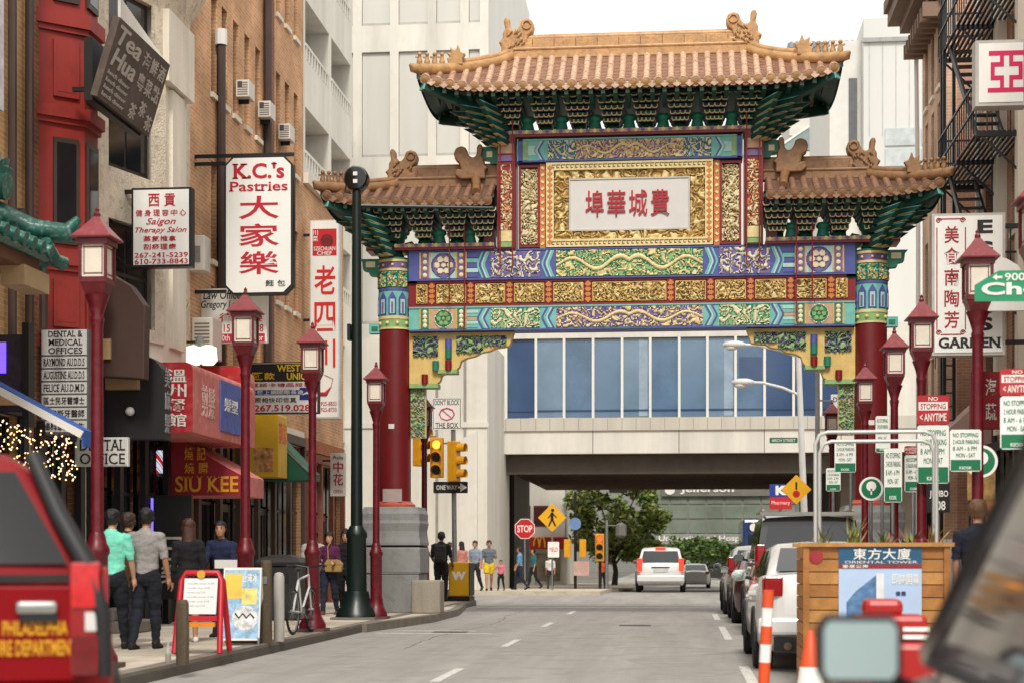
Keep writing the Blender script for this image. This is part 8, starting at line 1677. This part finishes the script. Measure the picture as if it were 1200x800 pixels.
# ================================================================== PLANTS
LEAF = [M('leaf %d' % i, c, .6, var=.2, scale=3) for i, c in enumerate(((100, 122, 46), (128, 142, 56), (70, 94, 38), (150, 152, 70)))]
BARK = M('bark', (72, 60, 48), .9, var=.3, scale=5, bump=.6)
def tree(label, x, y, h, rx, trunk_h, seed, n=5200, ls=.2, pal=(0, 1, 2, 3)):
    r = random.Random(seed); g = gz(y) + SW; t = thing('street_tree', label, 'tree', (x, y, g)); tips = []
    m = MB().tube([(0, 0, 0), (.08, .05, trunk_h * .5), (-.05, 0, trunk_h), (.05, .1, trunk_h + (h - trunk_h) * .5)], [.2, .16, .13, .05], 9)
    for i in range(11):
        a = r.uniform(0, 6.28); z0 = trunk_h * r.uniform(.75, 1.2); e = Vector((math.cos(a) * rx * r.uniform(.4, .85), math.sin(a) * rx * r.uniform(.4, .85), r.uniform(trunk_h * 1.1, h * .9))); mid = Vector((e.x * .45, e.y * .45, (z0 + e.z) / 2 + .2)); m.tube([(0, 0, z0), mid, e], [.07, .05, .02], 6); tips += [mid, e]
    m.build('trunk', BARK, t, smooth=50)
    cl = []
    for i in range(34):
        a = r.uniform(0, 6.28); q = r.random() ** .5; zz = r.uniform(-1, 1); rr = math.sqrt(1 - zz * zz) * rx * (.55 + .45 * q); cl.append((Vector((math.cos(a) * rr, math.sin(a) * rr, (trunk_h + h) / 2 + zz * (h - trunk_h) * .47)), r.uniform(.35, .8) * rx * .42))
    c = MB()
    for i in range(n):
        p, rad = r.choice(cl); d = Vector((r.gauss(0, 1), r.gauss(0, 1), r.gauss(0, 1))).normalized() * rad * r.random() ** .4; q = p + d
        if q.z < trunk_h * .6: continue
        u = Vector((r.gauss(0, 1), r.gauss(0, 1), r.gauss(0, .6))).normalized(); w = u.cross(Vector((r.gauss(0, 1), r.gauss(0, 1), r.gauss(0, 1)))).normalized(); s = ls * r.uniform(.6, 1.3); c.mat(pal[min(3, int(r.random() ** 1.3 * 4))]).add([q - u * s, q + w * s * .45, q + u * s, q - w * s * .45], [(0, 1, 2, 3)])
    me = bpy.data.meshes.new('crown'); me.from_pydata(c.v, [], c.f); [me.materials.append(x_) for x_ in LEAF]; me.polygons.foreach_set('material_index', c.m); k = part('crown', me, t); k['kind'] = 'stuff'
tree('broad yellow green street tree seen under the bridge', wx(720, 104), 104.0, 7.6, 2.7, 1.6, 3, 6500, .2, (1, 3, 0, 2))
tree('darker street tree crowding the left of the hospital signs', wx(748, 116), 116.0, 7.0, 1.9, 1.4, 9, 4500, .2, (0, 2, 1, 2))
tree('low dark tree below the hospital lettering', wx(822, 140), 140.0, 2.9, 3.0, .5, 5, 4200, .2, (2, 2, 0, 2))
# planting in the timber planter
def tuft(label, dx, dy, n, h, spread, mat, blade, seed):
    r = random.Random(seed); t = thing('planter_plant', label, 'plant', (xl + dx, y0p + dy, zt - .12)); lm = None
    for i in range(n):
        a = r.uniform(0, 6.28); e = Vector((math.cos(a) * spread * r.uniform(.3, 1), math.sin(a) * spread * r.uniform(.3, 1), h * r.uniform(.6, 1.1))); w = Vector((-math.sin(a), math.cos(a), 0)) * blade; md = Vector((e.x * .35, e.y * .35, e.z * .62)); o = Vector((r.uniform(-.06, .06), r.uniform(-.06, .06), 0))
        MB().add([o - w * .6, o + w * .6, o + md + w, o + md - w, o + e], [(0, 1, 2, 3), (3, 2, 4)]).build('leaf', mat[i % len(mat)], t)
GR1 = M('grass blade green', (104, 122, 52), .6, var=.2); GR2 = M('dry grass', (176, 150, 84), .7, var=.2); RD = M('reddish leaf', (150, 74, 60), .6, var=.2)
for i, (dx, dy, n, h, sp, mt, bl_, lab) in enumerate(((.22, .35, 16, .34, .2, (GR1, GR2), .012, 'spiky green grass tuft at the street end of the planter'), (.55, .5, 20, .44, .26, (GR1, GR1, GR2), .01, 'tall arching grass beside the planter poster'), (.85, .3, 18, .28, .2, (GR1, RD), .022, 'broad leaved green plant in the middle of the planter'), (1.1, .45, 18, .3, .22, (RD, GR1), .024, 'reddish leaved plant toward the pavement end of the planter'), (1.35, .35, 16, .32, .2, (RD, GR2), .018, 'dry reddish tuft at the pavement end of the planter'))): tuft(lab, dx, dy, n, h, sp, mt, bl_, 20 + i)
for i in range(9):
    r_ = random.Random(i); p = thing('white_pebble', 'white stones lying on the planter soil', 'stone', (xl + .42 + .07 * i * .7 + .1, y0p + .12 + .05 * (i % 2), zt - .12), 0, 'white stones in the planter'); MB().sphere((0, 0, .11), .05, 8, 6, (1.1, .9, 1.0)).build('stone', M('white stone', (216, 212, 206), .7, var=.1), p, smooth=50); MB().sphere((.01, 0, .04), .05, 8, 6, (1.2, 1, .8)).build('stone_base', MATS['white stone'], p, smooth=50)
